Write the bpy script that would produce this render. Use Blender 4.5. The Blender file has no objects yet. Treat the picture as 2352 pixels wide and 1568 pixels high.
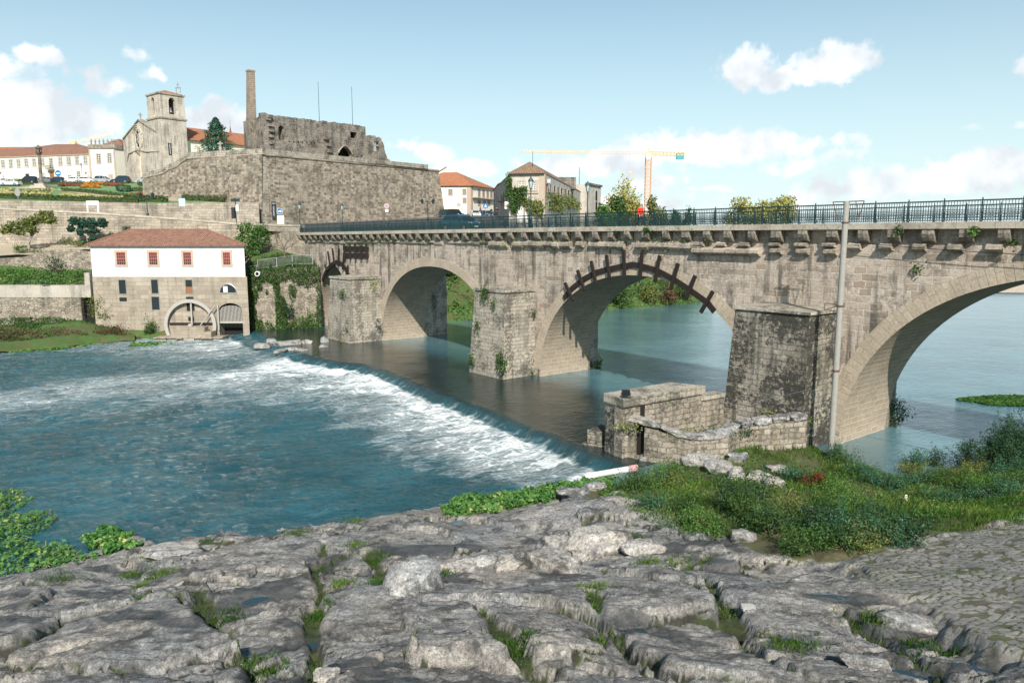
import bpy, math, random
import numpy as np
from mathutils import Vector, Matrix
R_ = math.radians
sc = bpy.context.scene
COL = sc.collection
random.seed(7)
# ---------------------------------------------------------------- camera
CAM = 12.4                     # eye height above the upper pool (m)
PW, PH = 2352.0, 1568.0        # measuring grid of the photograph
FL = 26 / 36 * PW
HY = 542.0                     # horizon row
TH = math.atan((PH / 2 - HY) / FL)
cd = bpy.data.cameras.new('camera')
cd.lens = 26; cd.sensor_width = 36; cd.clip_start = 0.2; cd.clip_end = 6000
cam = bpy.data.objects.new('camera', cd); COL.objects.link(cam)
cam.location = (0, 0, CAM); cam.rotation_euler = (math.pi / 2 - TH, 0, 0)
sc.camera = cam
def ray(x, y):
 u = PH / 2 - y
 return np.array([x - PW / 2, FL * math.cos(TH) + u * math.sin(TH), -FL * math.sin(TH) + u * math.cos(TH)])
def atY(x, y, Y):
 r = ray(x, y) * (Y / ray(x, y)[1]); return Vector((r[0], r[1], r[2] + CAM))
def atZ(x, y, z):
 r = ray(x, y); t = (z - CAM) / r[2]; return Vector((r[0] * t, r[1] * t, z))
KO = {1:(0,100),2:(560,160),3:(0,460),4:(560,500),5:(1000,360),6:(1120,560),7:(1400,400),8:(1920,420),9:(1400,760),10:(1920,840),11:(0,1200),12:(600,1200),13:(1200,1100),14:(1800,1200),15:(0,780),16:(700,780)}
def k(n, x, y):
 s = 3.672 if n <= 10 else 3.092
 return ((KO[n][0] + x / s) / 1.0884, (KO[n][1] + y / s) / 1.0884)
# ---------------------------------------------------------------- sun, sky, exposure
SUN_EL, SUN_H = R_(38), (0.10, -1.0)          # the sun stands behind the camera, a little to the right
sh = Vector((SUN_H[0], SUN_H[1], 0)).normalized() * math.cos(SUN_EL); sh.z = math.sin(SUN_EL)
sd = bpy.data.lights.new('sun', 'SUN'); sd.energy = 3.8; sd.angle = R_(0.6); sd.color = (1.0, 0.945, 0.86)
so = bpy.data.objects.new('sun', sd); COL.objects.link(so)
so.rotation_euler = sh.to_track_quat('Z', 'Y').to_euler(); so.location = (0, -30, 60)
sc.view_settings.view_transform = 'Standard'; sc.view_settings.look = 'None'
sc.view_settings.exposure = 0.80; sc.view_settings.gamma = 1.0
w = bpy.data.worlds.new('World'); sc.world = w; w.use_nodes = True
wn, wl = w.node_tree.nodes, w.node_tree.links
wn.clear()
def wnode(t, **kw):
 n = wn.new(t)
 for a, v in kw.items(): setattr(n, a, v)
 return n
def wset(n, i, v):
 if hasattr(v, 'is_linked') or isinstance(v, bpy.types.NodeSocket): wl.new(v, n.inputs[i])
 else: n.inputs[i].default_value = v
def wmath(op, a, b=None, c=None, clamp=False):
 n = wnode('ShaderNodeMath', operation=op, use_clamp=clamp); wset(n, 0, a)
 if b is not None: wset(n, 1, b)
 if c is not None: wset(n, 2, c)
 return n.outputs[0]
def wvec(op, a, b=None):
 n = wnode('ShaderNodeVectorMath', operation=op); wset(n, 0, a)
 if b is not None: wset(n, 1, b)
 return n.outputs['Value' if op in ('LENGTH', 'DOT_PRODUCT') else 'Vector']
sky = wnode('ShaderNodeTexSky', sky_type='NISHITA', sun_disc=False, sun_elevation=SUN_EL, sun_rotation=math.atan2(SUN_H[0], SUN_H[1]))
sky.air_density = 1.0; sky.dust_density = 1.2; sky.ozone_density = 1.3
SKY_K = 0.072
tc = wnode('ShaderNodeTexCoord'); sep = wnode('ShaderNodeSeparateXYZ'); wl.new(tc.outputs['Generated'], sep.inputs[0])
az = wmath('ARCTAN2', sep.outputs[0], sep.outputs[1]); el = wmath('ARCSINE', sep.outputs[2])
cmb = wnode('ShaderNodeCombineXYZ'); wl.new(az, cmb.inputs[0]); wl.new(el, cmb.inputs[1])
nzw = wnode('ShaderNodeTexNoise'); wset(nzw, 'Vector', tc.outputs['Generated']); nzw.inputs['Scale'].default_value = 14; nzw.inputs['Detail'].default_value = 4
warp = wvec('SCALE', wvec('SUBTRACT', nzw.outputs['Color'], (0.5, 0.5, 0.5))); warp.node.inputs['Scale'].default_value = 0.05
pa = wvec('ADD', cmb.outputs[0], warp); pa = wvec('MULTIPLY', pa, (1, 1, 0))
# (x, y, half width, half height, density) of every cloud, as directions in the sky
CLOUDS = [(1705,158,82,60,1.0),(1800,182,90,26,.9),(1930,143,118,58,1.0),(1660,335,330,40,.85),(1420,372,200,42,.9),(1470,410,130,34,.7),(1850,372,160,26,.5),
(2150,412,300,40,.9),(2290,378,110,42,.9),(1960,440,150,26,.8),(1650,432,75,14,.6),(2352,290,140,9,.35),
(55,250,110,66,1.0),(170,290,90,56,1.0),(85,132,50,26,.6),(195,168,62,26,.5),(300,130,42,34,.6),(345,182,52,28,.55),(240,208,60,32,.6),(20,175,70,40,.5),(500,278,82,50,1.05),(60,322,170,46,1.0),
(1000,358,66,36,1.0),(1070,384,110,28,.9),(925,340,40,20,.55),(1290,385,180,26,.7),(2352,150,36,30,.6),(1090,470,1200,36,.55)]
fld = None; shd = None
for (cx, cy, rx, ry, a) in CLOUDS:
 d = ray(cx, cy); d = d / np.linalg.norm(d)
 c = (math.atan2(d[0], d[1]), math.asin(d[2]), 0)
 q = wvec('DIVIDE', wvec('SUBTRACT', pa, c), (rx / FL * 0.97, ry / FL, 1))
 v = wmath('MULTIPLY', wmath('SUBTRACT', 1.0, wvec('LENGTH', q)), a)
 fld = v if fld is None else wmath('MAXIMUM', fld, v)
# the same all round the sky behind the camera, so that water and stone are lit by a sky with clouds everywhere
nz = wnode('ShaderNodeTexNoise'); wset(nz, 'Vector', tc.outputs['Generated']); nz.inputs['Scale'].default_value = 34; nz.inputs['Detail'].default_value = 9; nz.inputs['Roughness'].default_value = 0.58
nb = wnode('ShaderNodeTexNoise'); mpb = wnode('ShaderNodeMapping'); mpb.inputs['Scale'].default_value = (1, 1, 3); wl.new(tc.outputs['Generated'], mpb.inputs[0])
wset(nb, 'Vector', mpb.outputs[0]); nb.inputs['Scale'].default_value = 3.2; nb.inputs['Detail'].default_value = 7
back = wmath('SUBTRACT', wmath('MULTIPLY', wmath('ADD', wmath('MULTIPLY', wmath('SUBTRACT', nb.outputs['Fac'], 0.47), 2.2), 1.0), wmath('MULTIPLY', wmath('SUBTRACT', 0.25, sep.outputs[1]), 3.0, clamp=True)), 1.0)
fld = wmath('MAXIMUM', fld, back)
f2 = wmath('ADD', fld, wmath('MULTIPLY', wmath('SUBTRACT', nz.outputs['Fac'], 0.56), 1.5))
mr = wnode('ShaderNodeMapRange', interpolation_type='SMOOTHSTEP'); wset(mr, 'Value', f2); mr.inputs['From Min'].default_value = 0.0; mr.inputs['From Max'].default_value = 0.42
dens = mr.outputs[0]
# grey undersides: the cloud is thicker where the field is high and lit from above
nz2 = wnode('ShaderNodeTexNoise'); mp = wnode('ShaderNodeMapping'); mp.inputs['Location'].default_value = (0, 0, 0.035); wl.new(tc.outputs['Generated'], mp.inputs[0])
wset(nz2, 'Vector', mp.outputs[0]); nz2.inputs['Scale'].default_value = 16; nz2.inputs['Detail'].default_value = 6
gray = wnode('ShaderNodeValToRGB'); wl.new(nz2.outputs['Fac'], gray.inputs[0])
gray.color_ramp.elements[0].position = 0.38; gray.color_ramp.elements[0].color = (0.46, 0.49, 0.52, 1)
gray.color_ramp.elements[1].position = 0.62; gray.color_ramp.elements[1].color = (0.72, 0.72, 0.72, 1)
skm = wnode('ShaderNodeVectorMath', operation='SCALE'); wl.new(sky.outputs[0], skm.inputs[0]); skm.inputs['Scale'].default_value = SKY_K
# pale air towards the horizon
hz = wmath('POWER', wmath('SUBTRACT', 1.0, wmath('MULTIPLY', el, 1.55, clamp=True), clamp=True), 2.2)
tint = wnode('ShaderNodeMixRGB', blend_type='MULTIPLY'); tint.inputs[0].default_value = 1; wl.new(skm.outputs[0], tint.inputs[1]); tint.inputs[2].default_value = (0.86, 1.12, 1.04, 1)
mixh = wnode('ShaderNodeMixRGB'); wl.new(wmath('MULTIPLY', hz, 0.9), mixh.inputs[0]); wl.new(tint.outputs[0], mixh.inputs[1]); mixh.inputs[2].default_value = (0.52, 0.60, 0.62, 1)
mixc = wnode('ShaderNodeMixRGB'); wl.new(wmath('MULTIPLY', dens, 0.93), mixc.inputs[0]); wl.new(mixh.outputs[0], mixc.inputs[1]); wl.new(gray.outputs[0], mixc.inputs[2])
bg = wnode('ShaderNodeBackground'); wl.new(mixc.outputs[0], bg.inputs[0]); bg.inputs[1].default_value = 1.0
wo = wnode('ShaderNodeOutputWorld'); wl.new(bg.outputs[0], wo.inputs[0])
sc.cycles.max_bounces = 5; sc.cycles.diffuse_bounces = 3; sc.cycles.glossy_bounces = 3; sc.cycles.transmission_bounces = 3
sc.cycles.transparent_max_bounces = 4; sc.cycles.caustics_reflective = False; sc.cycles.caustics_refractive = False
# ---------------------------------------------------------------- noise and helpers
def _hash(ix, iy, s):
 h = (ix.astype(np.int64) * 374761393 + iy.astype(np.int64) * 668265263 + s * 974711) & 0xffffffff
 h = ((h ^ (h >> 13)) * 1274126177) & 0xffffffff
 return ((h ^ (h >> 16)) & 0xffff) / 65535.0
def vn(x, y, s=0):
 ix, iy = np.floor(x), np.floor(y); fx, fy = x - ix, y - iy
 fx = fx * fx * fx * (fx * (fx * 6 - 15) + 10); fy = fy * fy * fy * (fy * (fy * 6 - 15) + 10)
 a, b, c, d = _hash(ix, iy, s), _hash(ix + 1, iy, s), _hash(ix, iy + 1, s), _hash(ix + 1, iy + 1, s)
 return (a + (b - a) * fx) * (1 - fy) + (c + (d - c) * fx) * fy - 0.5
def fbm(x, y, s=0, o=5, g=0.5):
 r = 0; a = 1
 for i in range(o):
  r = r + a * vn(x, y, s + i * 17); a *= g; x = x * 2.03 + 11.3; y = y * 1.97 - 7.1
 return r
def smooth(a, b, x):
 t = np.clip((x - a) / (b - a), 0, 1); return t * t * (3 - 2 * t)
def worley(x, y, cell, s=0):
 """F1, F2 distance, id hash of the nearest of jittered seeds on a grid"""
 gx, gy = np.floor(x / cell), np.floor(y / cell)
 f1 = np.full(x.shape, 1e9); f2 = f1.copy(); cid = np.zeros(x.shape); cx = np.zeros(x.shape); cy = np.zeros(x.shape)
 for dx in (-1, 0, 1):
  for dy in (-1, 0, 1):
   ix, iy = gx + dx, gy + dy
   px = (ix + 0.08 + 0.84 * _hash(ix, iy, s)) * cell; py = (iy + 0.08 + 0.84 * _hash(ix, iy, s + 5)) * cell
   d = np.hypot(x - px, y - py); c = _hash(ix, iy, s + 9)
   nw = d < f1
   f2 = np.where(nw, f1, np.minimum(f2, d)); cid = np.where(nw, c, cid)
   cx = np.where(nw, px, cx); cy = np.where(nw, py, cy); f1 = np.where(nw, d, f1)
 return f1, f2, cid, cx, cy
def link(o): COL.objects.link(o); return o
def tag(o, label=None, cat=None, group=None, kind=None):
 if label: o['label'] = label
 if cat: o['category'] = cat
 if group: o['group'] = group
 if kind: o['kind'] = kind
 return o
def thing(name, label, cat, loc=(0, 0, 0), rz=0.0, group=None):
 o = bpy.data.objects.new(name, None); o.location = loc; o.rotation_euler = (0, 0, rz); o.empty_display_size = .3
 link(o); return tag(o, label, cat, group)
def copy_tree(o, parent=None):
 c = o.copy(); COL.objects.link(c)
 if parent is not None:
  mi = o.matrix_parent_inverse.copy(); c.parent = parent; c.matrix_parent_inverse = mi
 for ch in list(o.children): copy_tree(ch, c)
 return c
class MB:
 """collects polygons; uv in metres (box projection unless given)"""
 def __init__(s): s.v = []; s.f = []; s.uv = []
 def poly(s, pts, uv=None):
  n = len(s.v); s.v += [tuple(p) for p in pts]; s.f.append(list(range(n, n + len(pts)))); s.uv.append(uv)
 def hexa(s, p):          # 8 points: bottom 0-3 counter-clockwise, top 4-7
  for q in ((0, 3, 2, 1), (4, 5, 6, 7), (0, 1, 5, 4), (1, 2, 6, 5), (2, 3, 7, 6), (3, 0, 4, 7)): s.poly([p[i] for i in q])
 def box(s, x0, x1, y0, y1, z0, z1):
  s.hexa([(x0, y0, z0), (x1, y0, z0), (x1, y1, z0), (x0, y1, z0), (x0, y0, z1), (x1, y0, z1), (x1, y1, z1), (x0, y1, z1)])
 def bar(s, a, b, w, h=None, up=(0, 0, 1)):
  a, b = Vector(a), Vector(b); h = h or w; d = (b - a).normalized(); u = Vector(up)
  if abs(d.dot(u)) > .98: u = Vector((0, 1, 0))
  x = d.cross(u).normalized() * (w / 2); y = x.cross(d).normalized() * (h / 2)
  s.hexa([a - x - y, a + x - y, a + x + y, a - x + y, b - x - y, b + x - y, b + x + y, b - x + y])
 def tube(s, pts, rad, n=8, cap=True):
  pts = [Vector(p) for p in pts]; rings = []
  rad = rad if hasattr(rad, '__len__') else [rad] * len(pts)
  for i, p in enumerate(pts):
   d = (pts[min(i + 1, len(pts) - 1)] - pts[max(i - 1, 0)]).normalized()
   u = Vector((0, 0, 1)) if abs(d.z) < .95 else Vector((0, 1, 0))
   x = d.cross(u).normalized(); y = d.cross(x)
   rings.append([p + (x * math.cos(t) + y * math.sin(t)) * rad[i] for t in [2 * math.pi * j / n for j in range(n)]])
  for a, b in zip(rings, rings[1:]):
   for j in range(n): s.poly([a[j], a[(j + 1) % n], b[(j + 1) % n], b[j]])
  if cap: s.poly(rings[0][::-1]); s.poly(rings[-1])
 def lathe(s, prof, n=16, c=(0, 0, 0)):
  rg = [[(c[0] + r * math.cos(2 * math.pi * j / n), c[1] + r * math.sin(2 * math.pi * j / n), c[2] + z) for j in range(n)] for r, z in prof]
  for a, b in zip(rg, rg[1:]):
   for j in range(n): s.poly([a[j], a[(j + 1) % n], b[(j + 1) % n], b[j]])
  s.poly(rg[0][::-1]); s.poly(rg[-1])
 def prism(s, pts, z0, z1):          # plan polygon, counter-clockwise
  n = len(pts)
  s.poly([(p[0], p[1], z0) for p in pts][::-1]); s.poly([(p[0], p[1], z1) for p in pts])
  for i in range(n):
   a, b = pts[i], pts[(i + 1) % n]; s.poly([(a[0], a[1], z0), (b[0], b[1], z0), (b[0], b[1], z1), (a[0], a[1], z1)])
 def slab(s, pts, off):              # any planar polygon thickened by vector off
  off = Vector(off); p = [Vector(q) for q in pts]; q = [x + off for x in p]; n = len(p)
  s.poly(p[::-1]); s.poly(q)
  for i in range(n): s.poly([p[i], p[(i + 1) % n], q[(i + 1) % n], q[i]])
 def build(s, name, mat, parent=None, smooth=False, merge=False, local=False):
  me = bpy.data.meshes.new(name)
  me.from_pydata(s.v, [], s.f)
  uvl = me.uv_layers.new(name='UVMap')
  me.update()
  data = np.empty((len(me.loops), 2), dtype=np.float32)
  for p, uv in zip(me.polygons, s.uv):
   if uv is not None:
    for j, li in enumerate(p.loop_indices): data[li] = uv[j]
    continue
   nrm = p.normal
   if abs(nrm.z) > .93:
    for li in p.loop_indices:
     c = me.vertices[me.loops[li].vertex_index].co; data[li] = (c.x, c.y)
   else:
    t = Vector((-nrm.y, nrm.x, 0)).normalized(); b = nrm.cross(t)
    if b.z < 0: b = -b
    sl = 1.0 / max(.3, b.z) if abs(nrm.z) > .25 else 1.0
    for li in p.loop_indices:
     c = me.vertices[me.loops[li].vertex_index].co; data[li] = (c.x * t.x + c.y * t.y, c.z * sl)
  uvl.data.foreach_set('uv', data.ravel())
  me.materials.append(mat)
  if merge:
   import bmesh
   bm = bmesh.new(); bm.from_mesh(me); bmesh.ops.remove_doubles(bm, verts=bm.verts, dist=.0005)
   bmesh.ops.recalc_face_normals(bm, faces=bm.faces); bm.to_mesh(me); bm.free()
  if smooth: me.polygons.foreach_set('use_smooth', [True] * len(me.polygons))
  o = bpy.data.objects.new(name, me); link(o)
  if parent is not None: adopt(o, parent, local)
  return o
def adopt(o, parent, local=False):
 o.parent = parent
 if not local:          # geometry is in world coordinates (or those of the grandparent)
  m = Matrix.Translation(parent.location) @ parent.rotation_euler.to_matrix().to_4x4() if parent.parent is None else Matrix.Identity(4)
  o.matrix_parent_inverse = m.inverted()
def grid_mesh(name, X, Y, Z, mat, attrs=None, parent=None, smooth=True, uv=None):
 ny, nx = X.shape; co = np.stack([X, Y, Z], -1).reshape(-1, 3).astype(np.float32)
 i = np.arange(ny * nx).reshape(ny, nx)
 q = np.stack([i[:-1, :-1], i[:-1, 1:], i[1:, 1:], i[1:, :-1]], -1).reshape(-1, 4)
 o = raw_mesh(name, co, q, mat, parent)
 me = o.data
 uvl = me.uv_layers.new(name='UVMap'); src = co[:, :2] if uv is None else uv.reshape(-1, 2).astype(np.float32)
 uvl.data.foreach_set('uv', src[q.ravel()].ravel())
 for a, v in (attrs or {}).items():
  at = me.attributes.new(a, 'FLOAT', 'POINT'); at.data.foreach_set('value', v.reshape(-1).astype(np.float32))
 if smooth: me.polygons.foreach_set('use_smooth', np.ones(len(q), bool))
 return o
def raw_mesh(name, co, q, mat, parent=None):
 me = bpy.data.meshes.new(name); kx = q.shape[1]
 me.vertices.add(len(co)); me.vertices.foreach_set('co', np.ascontiguousarray(co, dtype=np.float32).ravel())
 me.loops.add(q.size); me.loops.foreach_set('vertex_index', q.ravel().astype(np.int32))
 me.polygons.add(len(q)); me.polygons.foreach_set('loop_start', np.arange(0, q.size, kx, dtype=np.int32)); me.polygons.foreach_set('loop_total', np.full(len(q), kx, np.int32))
 me.update(calc_edges=True); me.materials.append(mat)
 o = bpy.data.objects.new(name, me); link(o)
 if parent is not None: adopt(o, parent)
 return o
# ---------------------------------------------------------------- materials
class NT:
 def __init__(s, name):
  s.m = bpy.data.materials.new(name); s.m.use_nodes = True; s.t = s.m.node_tree; s.b = s.t.nodes['Principled BSDF']
  s.b.inputs['Roughness'].default_value = .85; s.b.inputs['Specular IOR Level'].default_value = .25
 def set(s, n, i, v):
  if isinstance(v, bpy.types.NodeSocket): s.t.links.new(v, n.inputs[i])
  else:
   if isinstance(v, tuple) and len(v) == 3 and n.inputs[i].type == 'RGBA': v = v + (1,)
   n.inputs[i].default_value = v
 def n(s, t, ins=None, **kw):
  x = s.t.nodes.new(t)
  for a, v in kw.items(): setattr(x, a, v)
  for i, v in (ins or {}).items(): s.set(x, i, v)
  return x
 def math(s, op, a, b=0.0, clamp=False): return s.n('ShaderNodeMath', {0: a, 1: b}, operation=op, use_clamp=clamp).outputs[0]
 def mix(s, f, a, b, mode='MIX'): return s.n('ShaderNodeMixRGB', {0: f, 1: a, 2: b}, blend_type=mode).outputs[0]
 def noise(s, vec, scale, detail=4, rough=.55, out='Fac', dist=0.0): return s.n('ShaderNodeTexNoise', {'Vector': vec, 'Scale': scale, 'Detail': detail, 'Roughness': rough, 'Distortion': dist}).outputs[out]
 def ramp(s, f, stops, interp='LINEAR'):
  r = s.n('ShaderNodeValToRGB', {0: f}); cr = r.color_ramp; cr.interpolation = interp
  while len(cr.elements) < len(stops): cr.elements.new(.5)
  for e, (p, c) in zip(cr.elements, stops): e.position = p; e.color = (c if len(c) == 4 else tuple(c) + (1,)) if hasattr(c, '__len__') else (c, c, c, 1)
  return r.outputs[0]
 def map(s, vec, scale=(1, 1, 1), loc=(0, 0, 0), rot=(0, 0, 0)): return s.n('ShaderNodeMapping', {0: vec, 'Scale': scale, 'Location': loc, 'Rotation': rot}).outputs[0]
 def uv(s): return s.n('ShaderNodeUVMap', uv_map='UVMap').outputs[0]
 def pos(s): return s.n('ShaderNodeNewGeometry').outputs['Position']
 def objc(s): return s.n('ShaderNodeTexCoord').outputs['Object']
 def attr(s, a): return s.n('ShaderNodeAttribute', attribute_name=a).outputs['Fac']
 def bump(s, h, strength=.5, dist=.05): s.set(s.b, 'Normal', s.n('ShaderNodeBump', {'Height': h, 'Strength': strength, 'Distance': dist}).outputs[0])
 def done(s, col=None, rough=None):
  if col is not None: s.set(s.b, 'Base Color', col)
  if rough is not None: s.set(s.b, 'Roughness', rough)
  return s.m
def plain(name, c, rough=.6, metal=0.0, var=.12, scale=3.0, spec=.3):
 t = NT(name); f = t.noise(t.objc(), scale, 5)
 t.b.inputs['Metallic'].default_value = metal; t.b.inputs['Specular IOR Level'].default_value = spec
 return t.done(t.mix(f, tuple(x * (1 - var) for x in c), tuple(min(1, x * (1 + var)) for x in c)), rough)
def masonry(name, cols, mortar, bw=.8, bh=.42, ms=.025, rubble=False, dark=.35, white=.1, streak=.35, green=0.0, bump=.7, wob=.10, blotch=.35, mfade=.5, fine=1.0, per=.72):
 t = NT(name); uv = t.uv()
 wb = t.n('ShaderNodeVectorMath', {0: t.noise(uv, 1.1 / max(.25, bh), 3, out='Color'), 1: (.5, .5, .5)}, operation='SUBTRACT').outputs[0]
 wb = t.n('ShaderNodeVectorMath', {0: wb, 'Scale': wob}, operation='SCALE').outputs[0]
 p = t.n('ShaderNodeVectorMath', {0: uv, 1: wb}, operation='ADD').outputs[0]
 if rubble:
  pm = t.map(p, (1 / bw, 1 / bh, 1))
  vo = t.n('ShaderNodeTexVoronoi', {'Vector': pm, 'Scale': 1.0, 'Randomness': .75}, voronoi_dimensions='2D')
  rnd = t.n('ShaderNodeSeparateColor', {0: vo.outputs['Color']}).outputs[0]
  ve = t.n('ShaderNodeTexVoronoi', {'Vector': pm, 'Scale': 1.0, 'Randomness': .75}, voronoi_dimensions='2D', feature='DISTANCE_TO_EDGE')
  mf = t.ramp(ve.outputs['Distance'], [(0.0, 1.0), (ms * 3.2, 0.0)])
 else:
  br = t.n('ShaderNodeTexBrick', {'Vector': p, 'Color1': (0, 0, 0), 'Color2': (1, 1, 1), 'Mortar': (.5, .5, .5), 'Scale': 1.0, 'Mortar Size': ms, 'Mortar Smooth': .35, 'Bias': 0.0, 'Brick Width': bw, 'Row Height': bh}, offset=.5, squash=1.35, squash_frequency=3, offset_frequency=2)
  rnd = t.n('ShaderNodeSeparateColor', {0: br.outputs['Color']}).outputs[0]; mf = br.outputs['Fac']
 n0 = t.noise(uv, .9, 6, .65); n1 = t.noise(uv, .16, 4, .6); n2 = t.noise(uv, 7.0 * fine, 7, .7)
 rnd = t.math('ADD', t.math('MULTIPLY', rnd, per), t.math('MULTIPLY', n0, 1 - per))
 st = [(i / (len(cols) - 1), c) for i, c in enumerate(cols)]
 c = t.ramp(rnd, st)
 mfv = t.math('MULTIPLY', mf, t.ramp(n0, [(.35, 1.0), (.65, 1 - mfade)]))
 c = t.mix(mfv, c, mortar)
 c = t.mix(1.0, c, t.ramp(n2, [(.25, .70), (.75, 1.25)]), 'MULTIPLY')
 c = t.mix(t.math('MULTIPLY', t.ramp(n1, [(.40, 0.0), (.62, 1.0)]), blotch), c, t.mix(.35, (.20, .165, .125), c))
 if streak:
  s1 = t.noise(t.map(uv, (1.5, .10, 1)), 1.0, 5, .6); s2 = t.noise(uv, .33, 3)
  f = t.math('MULTIPLY', t.ramp(s1, [(.49, 0.0), (.60, 1.0)]), t.ramp(s2, [(.38, 0.0), (.54, streak)]))
  c = t.mix(f, c, (.085, .08, .07))
 if dark:
  l = t.noise(uv, 4.2 * fine, 9, .78); a = t.noise(uv, .45, 4, .6)
  f = t.math('MULTIPLY', t.ramp(t.math('ADD', l, t.math('MULTIPLY', t.math('SUBTRACT', a, .5), .9)), [(.50 - .06 * (dark > .9), 0.0), (.60 - .06 * (dark > .9), 1.0)]), dark)
  c = t.mix(f, c, (.05, .046, .04))
 if white:
  l = t.noise(t.map(uv, (1, 1, 1), (13, 7, 0)), 3.6 * fine, 9, .78)
  c = t.mix(t.math('MULTIPLY', t.ramp(l, [(.57 - .05 * (white > .8), 0.0), (.64 - .05 * (white > .8), 1.0)]), white), c, (.62, .60, .55))
 if green:
  l = t.noise(t.map(uv, (1, 1, 1), (3, 31, 0)), 1.7, 8, .7)
  c = t.mix(t.math('MULTIPLY', t.ramp(l, [(.54, 0.0), (.62, 1.0)]), green), c, (.07, .10, .03))
 h = t.math('ADD', t.math('MULTIPLY', t.math('SUBTRACT', 1.0, mf), .6), t.math('ADD', t.math('MULTIPLY', n2, .5), t.math('MULTIPLY', n0, .5)))
 t.bump(h, bump, .06)
 return t.done(c, .92)
def leafmat(name, lo, hi, third=None, trans=.35, rough=.5):
 t = NT(name); a = t.attr('tint')
 st = [(0.0, lo), (.75, hi)] + ([(1.0, third)] if third else [])
 c = t.ramp(a, st)
 t.set(t.b, 'Base Color', c); t.b.inputs['Roughness'].default_value = rough; t.b.inputs['Specular IOR Level'].default_value = .2
 tr = t.n('ShaderNodeBsdfTranslucent', {'Color': t.mix(1.0, c, (1.1, 1.25, .6), 'MULTIPLY')})
 mx = t.n('ShaderNodeMixShader', {0: trans, 1: t.b.outputs[0], 2: tr.outputs[0]})
 t.t.links.new(mx.outputs[0], t.t.nodes['Material Output'].inputs[0])
 return t.m
# ---------------------------------------------------------------- foliage
def leaves(name, P, Nrm, size, mat, rng, parent=None, aspect=.55, tint=None, spread=.8, mesh_only=False):
 """one mesh of many small folded leaves at points P with outward normals Nrm"""
 n = len(P); Nrm = Nrm + rng.normal(0, spread, (n, 3)); Nrm /= np.linalg.norm(Nrm, axis=1, keepdims=True) + 1e-9
 h = rng.normal(0, 1, (n, 3)); t = np.cross(Nrm, h); t /= np.linalg.norm(t, axis=1, keepdims=True) + 1e-9; b = np.cross(Nrm, t)
 L = (size * rng.uniform(.6, 1.35, n))[:, None]; W = L * aspect
 co = np.stack([P - t * L * .5, P + b * W * .5 + Nrm * W * .18, P + t * L * .5, P - b * W * .5 + Nrm * W * .18], 1).reshape(-1, 3)
 q = np.arange(n * 4).reshape(n, 4)
 o = raw_mesh(name, co, q, mat, parent)
 ti = rng.uniform(0, 1, n) if tint is None else np.clip(tint, 0, 1)
 at = o.data.attributes.new('tint', 'FLOAT', 'POINT'); at.data.foreach_set('value', np.repeat(ti, 4).astype(np.float32))
 return o
def blob_points(blobs, n, rng, shell=.55):
 """points through the outer part of several ellipsoids (x,y,z,rx,ry,rz), clumped"""
 vol = np.array([b[3] * b[4] * b[5] for b in blobs]) ** .75; idx = rng.choice(len(blobs), n, p=vol / vol.sum())
 B = np.array(blobs, float)[idx]; d = rng.normal(0, 1, (n, 3)); d /= np.linalg.norm(d, axis=1, keepdims=True)
 r = (shell + (1 - shell) * rng.uniform(0, 1, n) ** .7) * (1 + .18 * np.sin(d[:, 0] * 7 + idx) * np.sin(d[:, 1] * 6 + idx * 2) + .16 * np.sin(d[:, 2] * 9 + idx * 3))
 P = B[:, :3] + d * r[:, None] * B[:, 3:]
 Nn = d / B[:, 3:]; Nn /= np.linalg.norm(Nn, axis=1, keepdims=True)
 return P, Nn, d[:, 2], idx
def clump_blobs(c, R, n, rng, rel=.45, flat=1.0):
 out = []
 for i in range(n):
  d = rng.normal(0, 1, 3); d /= np.linalg.norm(d); d *= rng.uniform(.25, .8)
  r = rel * rng.uniform(.6, 1.2)
  out.append((c[0] + d[0] * R[0], c[1] + d[1] * R[1], c[2] + d[2] * R[2], R[0] * r, R[1] * r, R[2] * r * flat))
 return out
def shrub(name, label, cat, loc, R, mat, n=900, size=.12, group=None, seed=1, stems=True, clumps=9, aspect=.55):
 """bush: leaf clumps over a few bare stems; loc is the base"""
 rng = np.random.default_rng(seed); o = thing(name, label, cat, loc, 0, group)
 bl = clump_blobs((0, 0, R[2] * .62), R, clumps, rng)
 P, Nn, up, idx = blob_points(bl, n, rng, .35); P[:, 2] = np.abs(P[:, 2])
 k_ = n // 3; ns = 26; st = rng.normal(0, 1, (ns, 3)); st[:, 2] = np.abs(st[:, 2]) * 1.1 + .35; st /= np.linalg.norm(st, axis=1, keepdims=True); ln = rng.uniform(.75, 1.5, ns); si = rng.integers(0, ns, k_); tt = rng.uniform(.35, 1, k_); P[:k_] = st[si] * (ln[si] * tt)[:, None] * np.array([R[0], R[1], R[2] * 1.55]) + rng.normal(0, .05, (k_, 3)) * np.array(R); Nn[:k_] = st[si]
 ti = rng.uniform(0, .75, n) + (idx % 4) * .08
 f = leaves('foliage', P, Nn, size, mat, rng, None, aspect, ti); f.parent = o
 if stems:
  mb = MB()
  for b in bl[:6]:
   mb.tube([(0, 0, 0), (b[0] * .5, b[1] * .5, b[2] * .55), (b[0], b[1], b[2])], [.035 * R[2] ** .5, .02, .008], 5)
  s = mb.build('stem', M['bark'], None); s.parent = o
 return o
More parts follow.
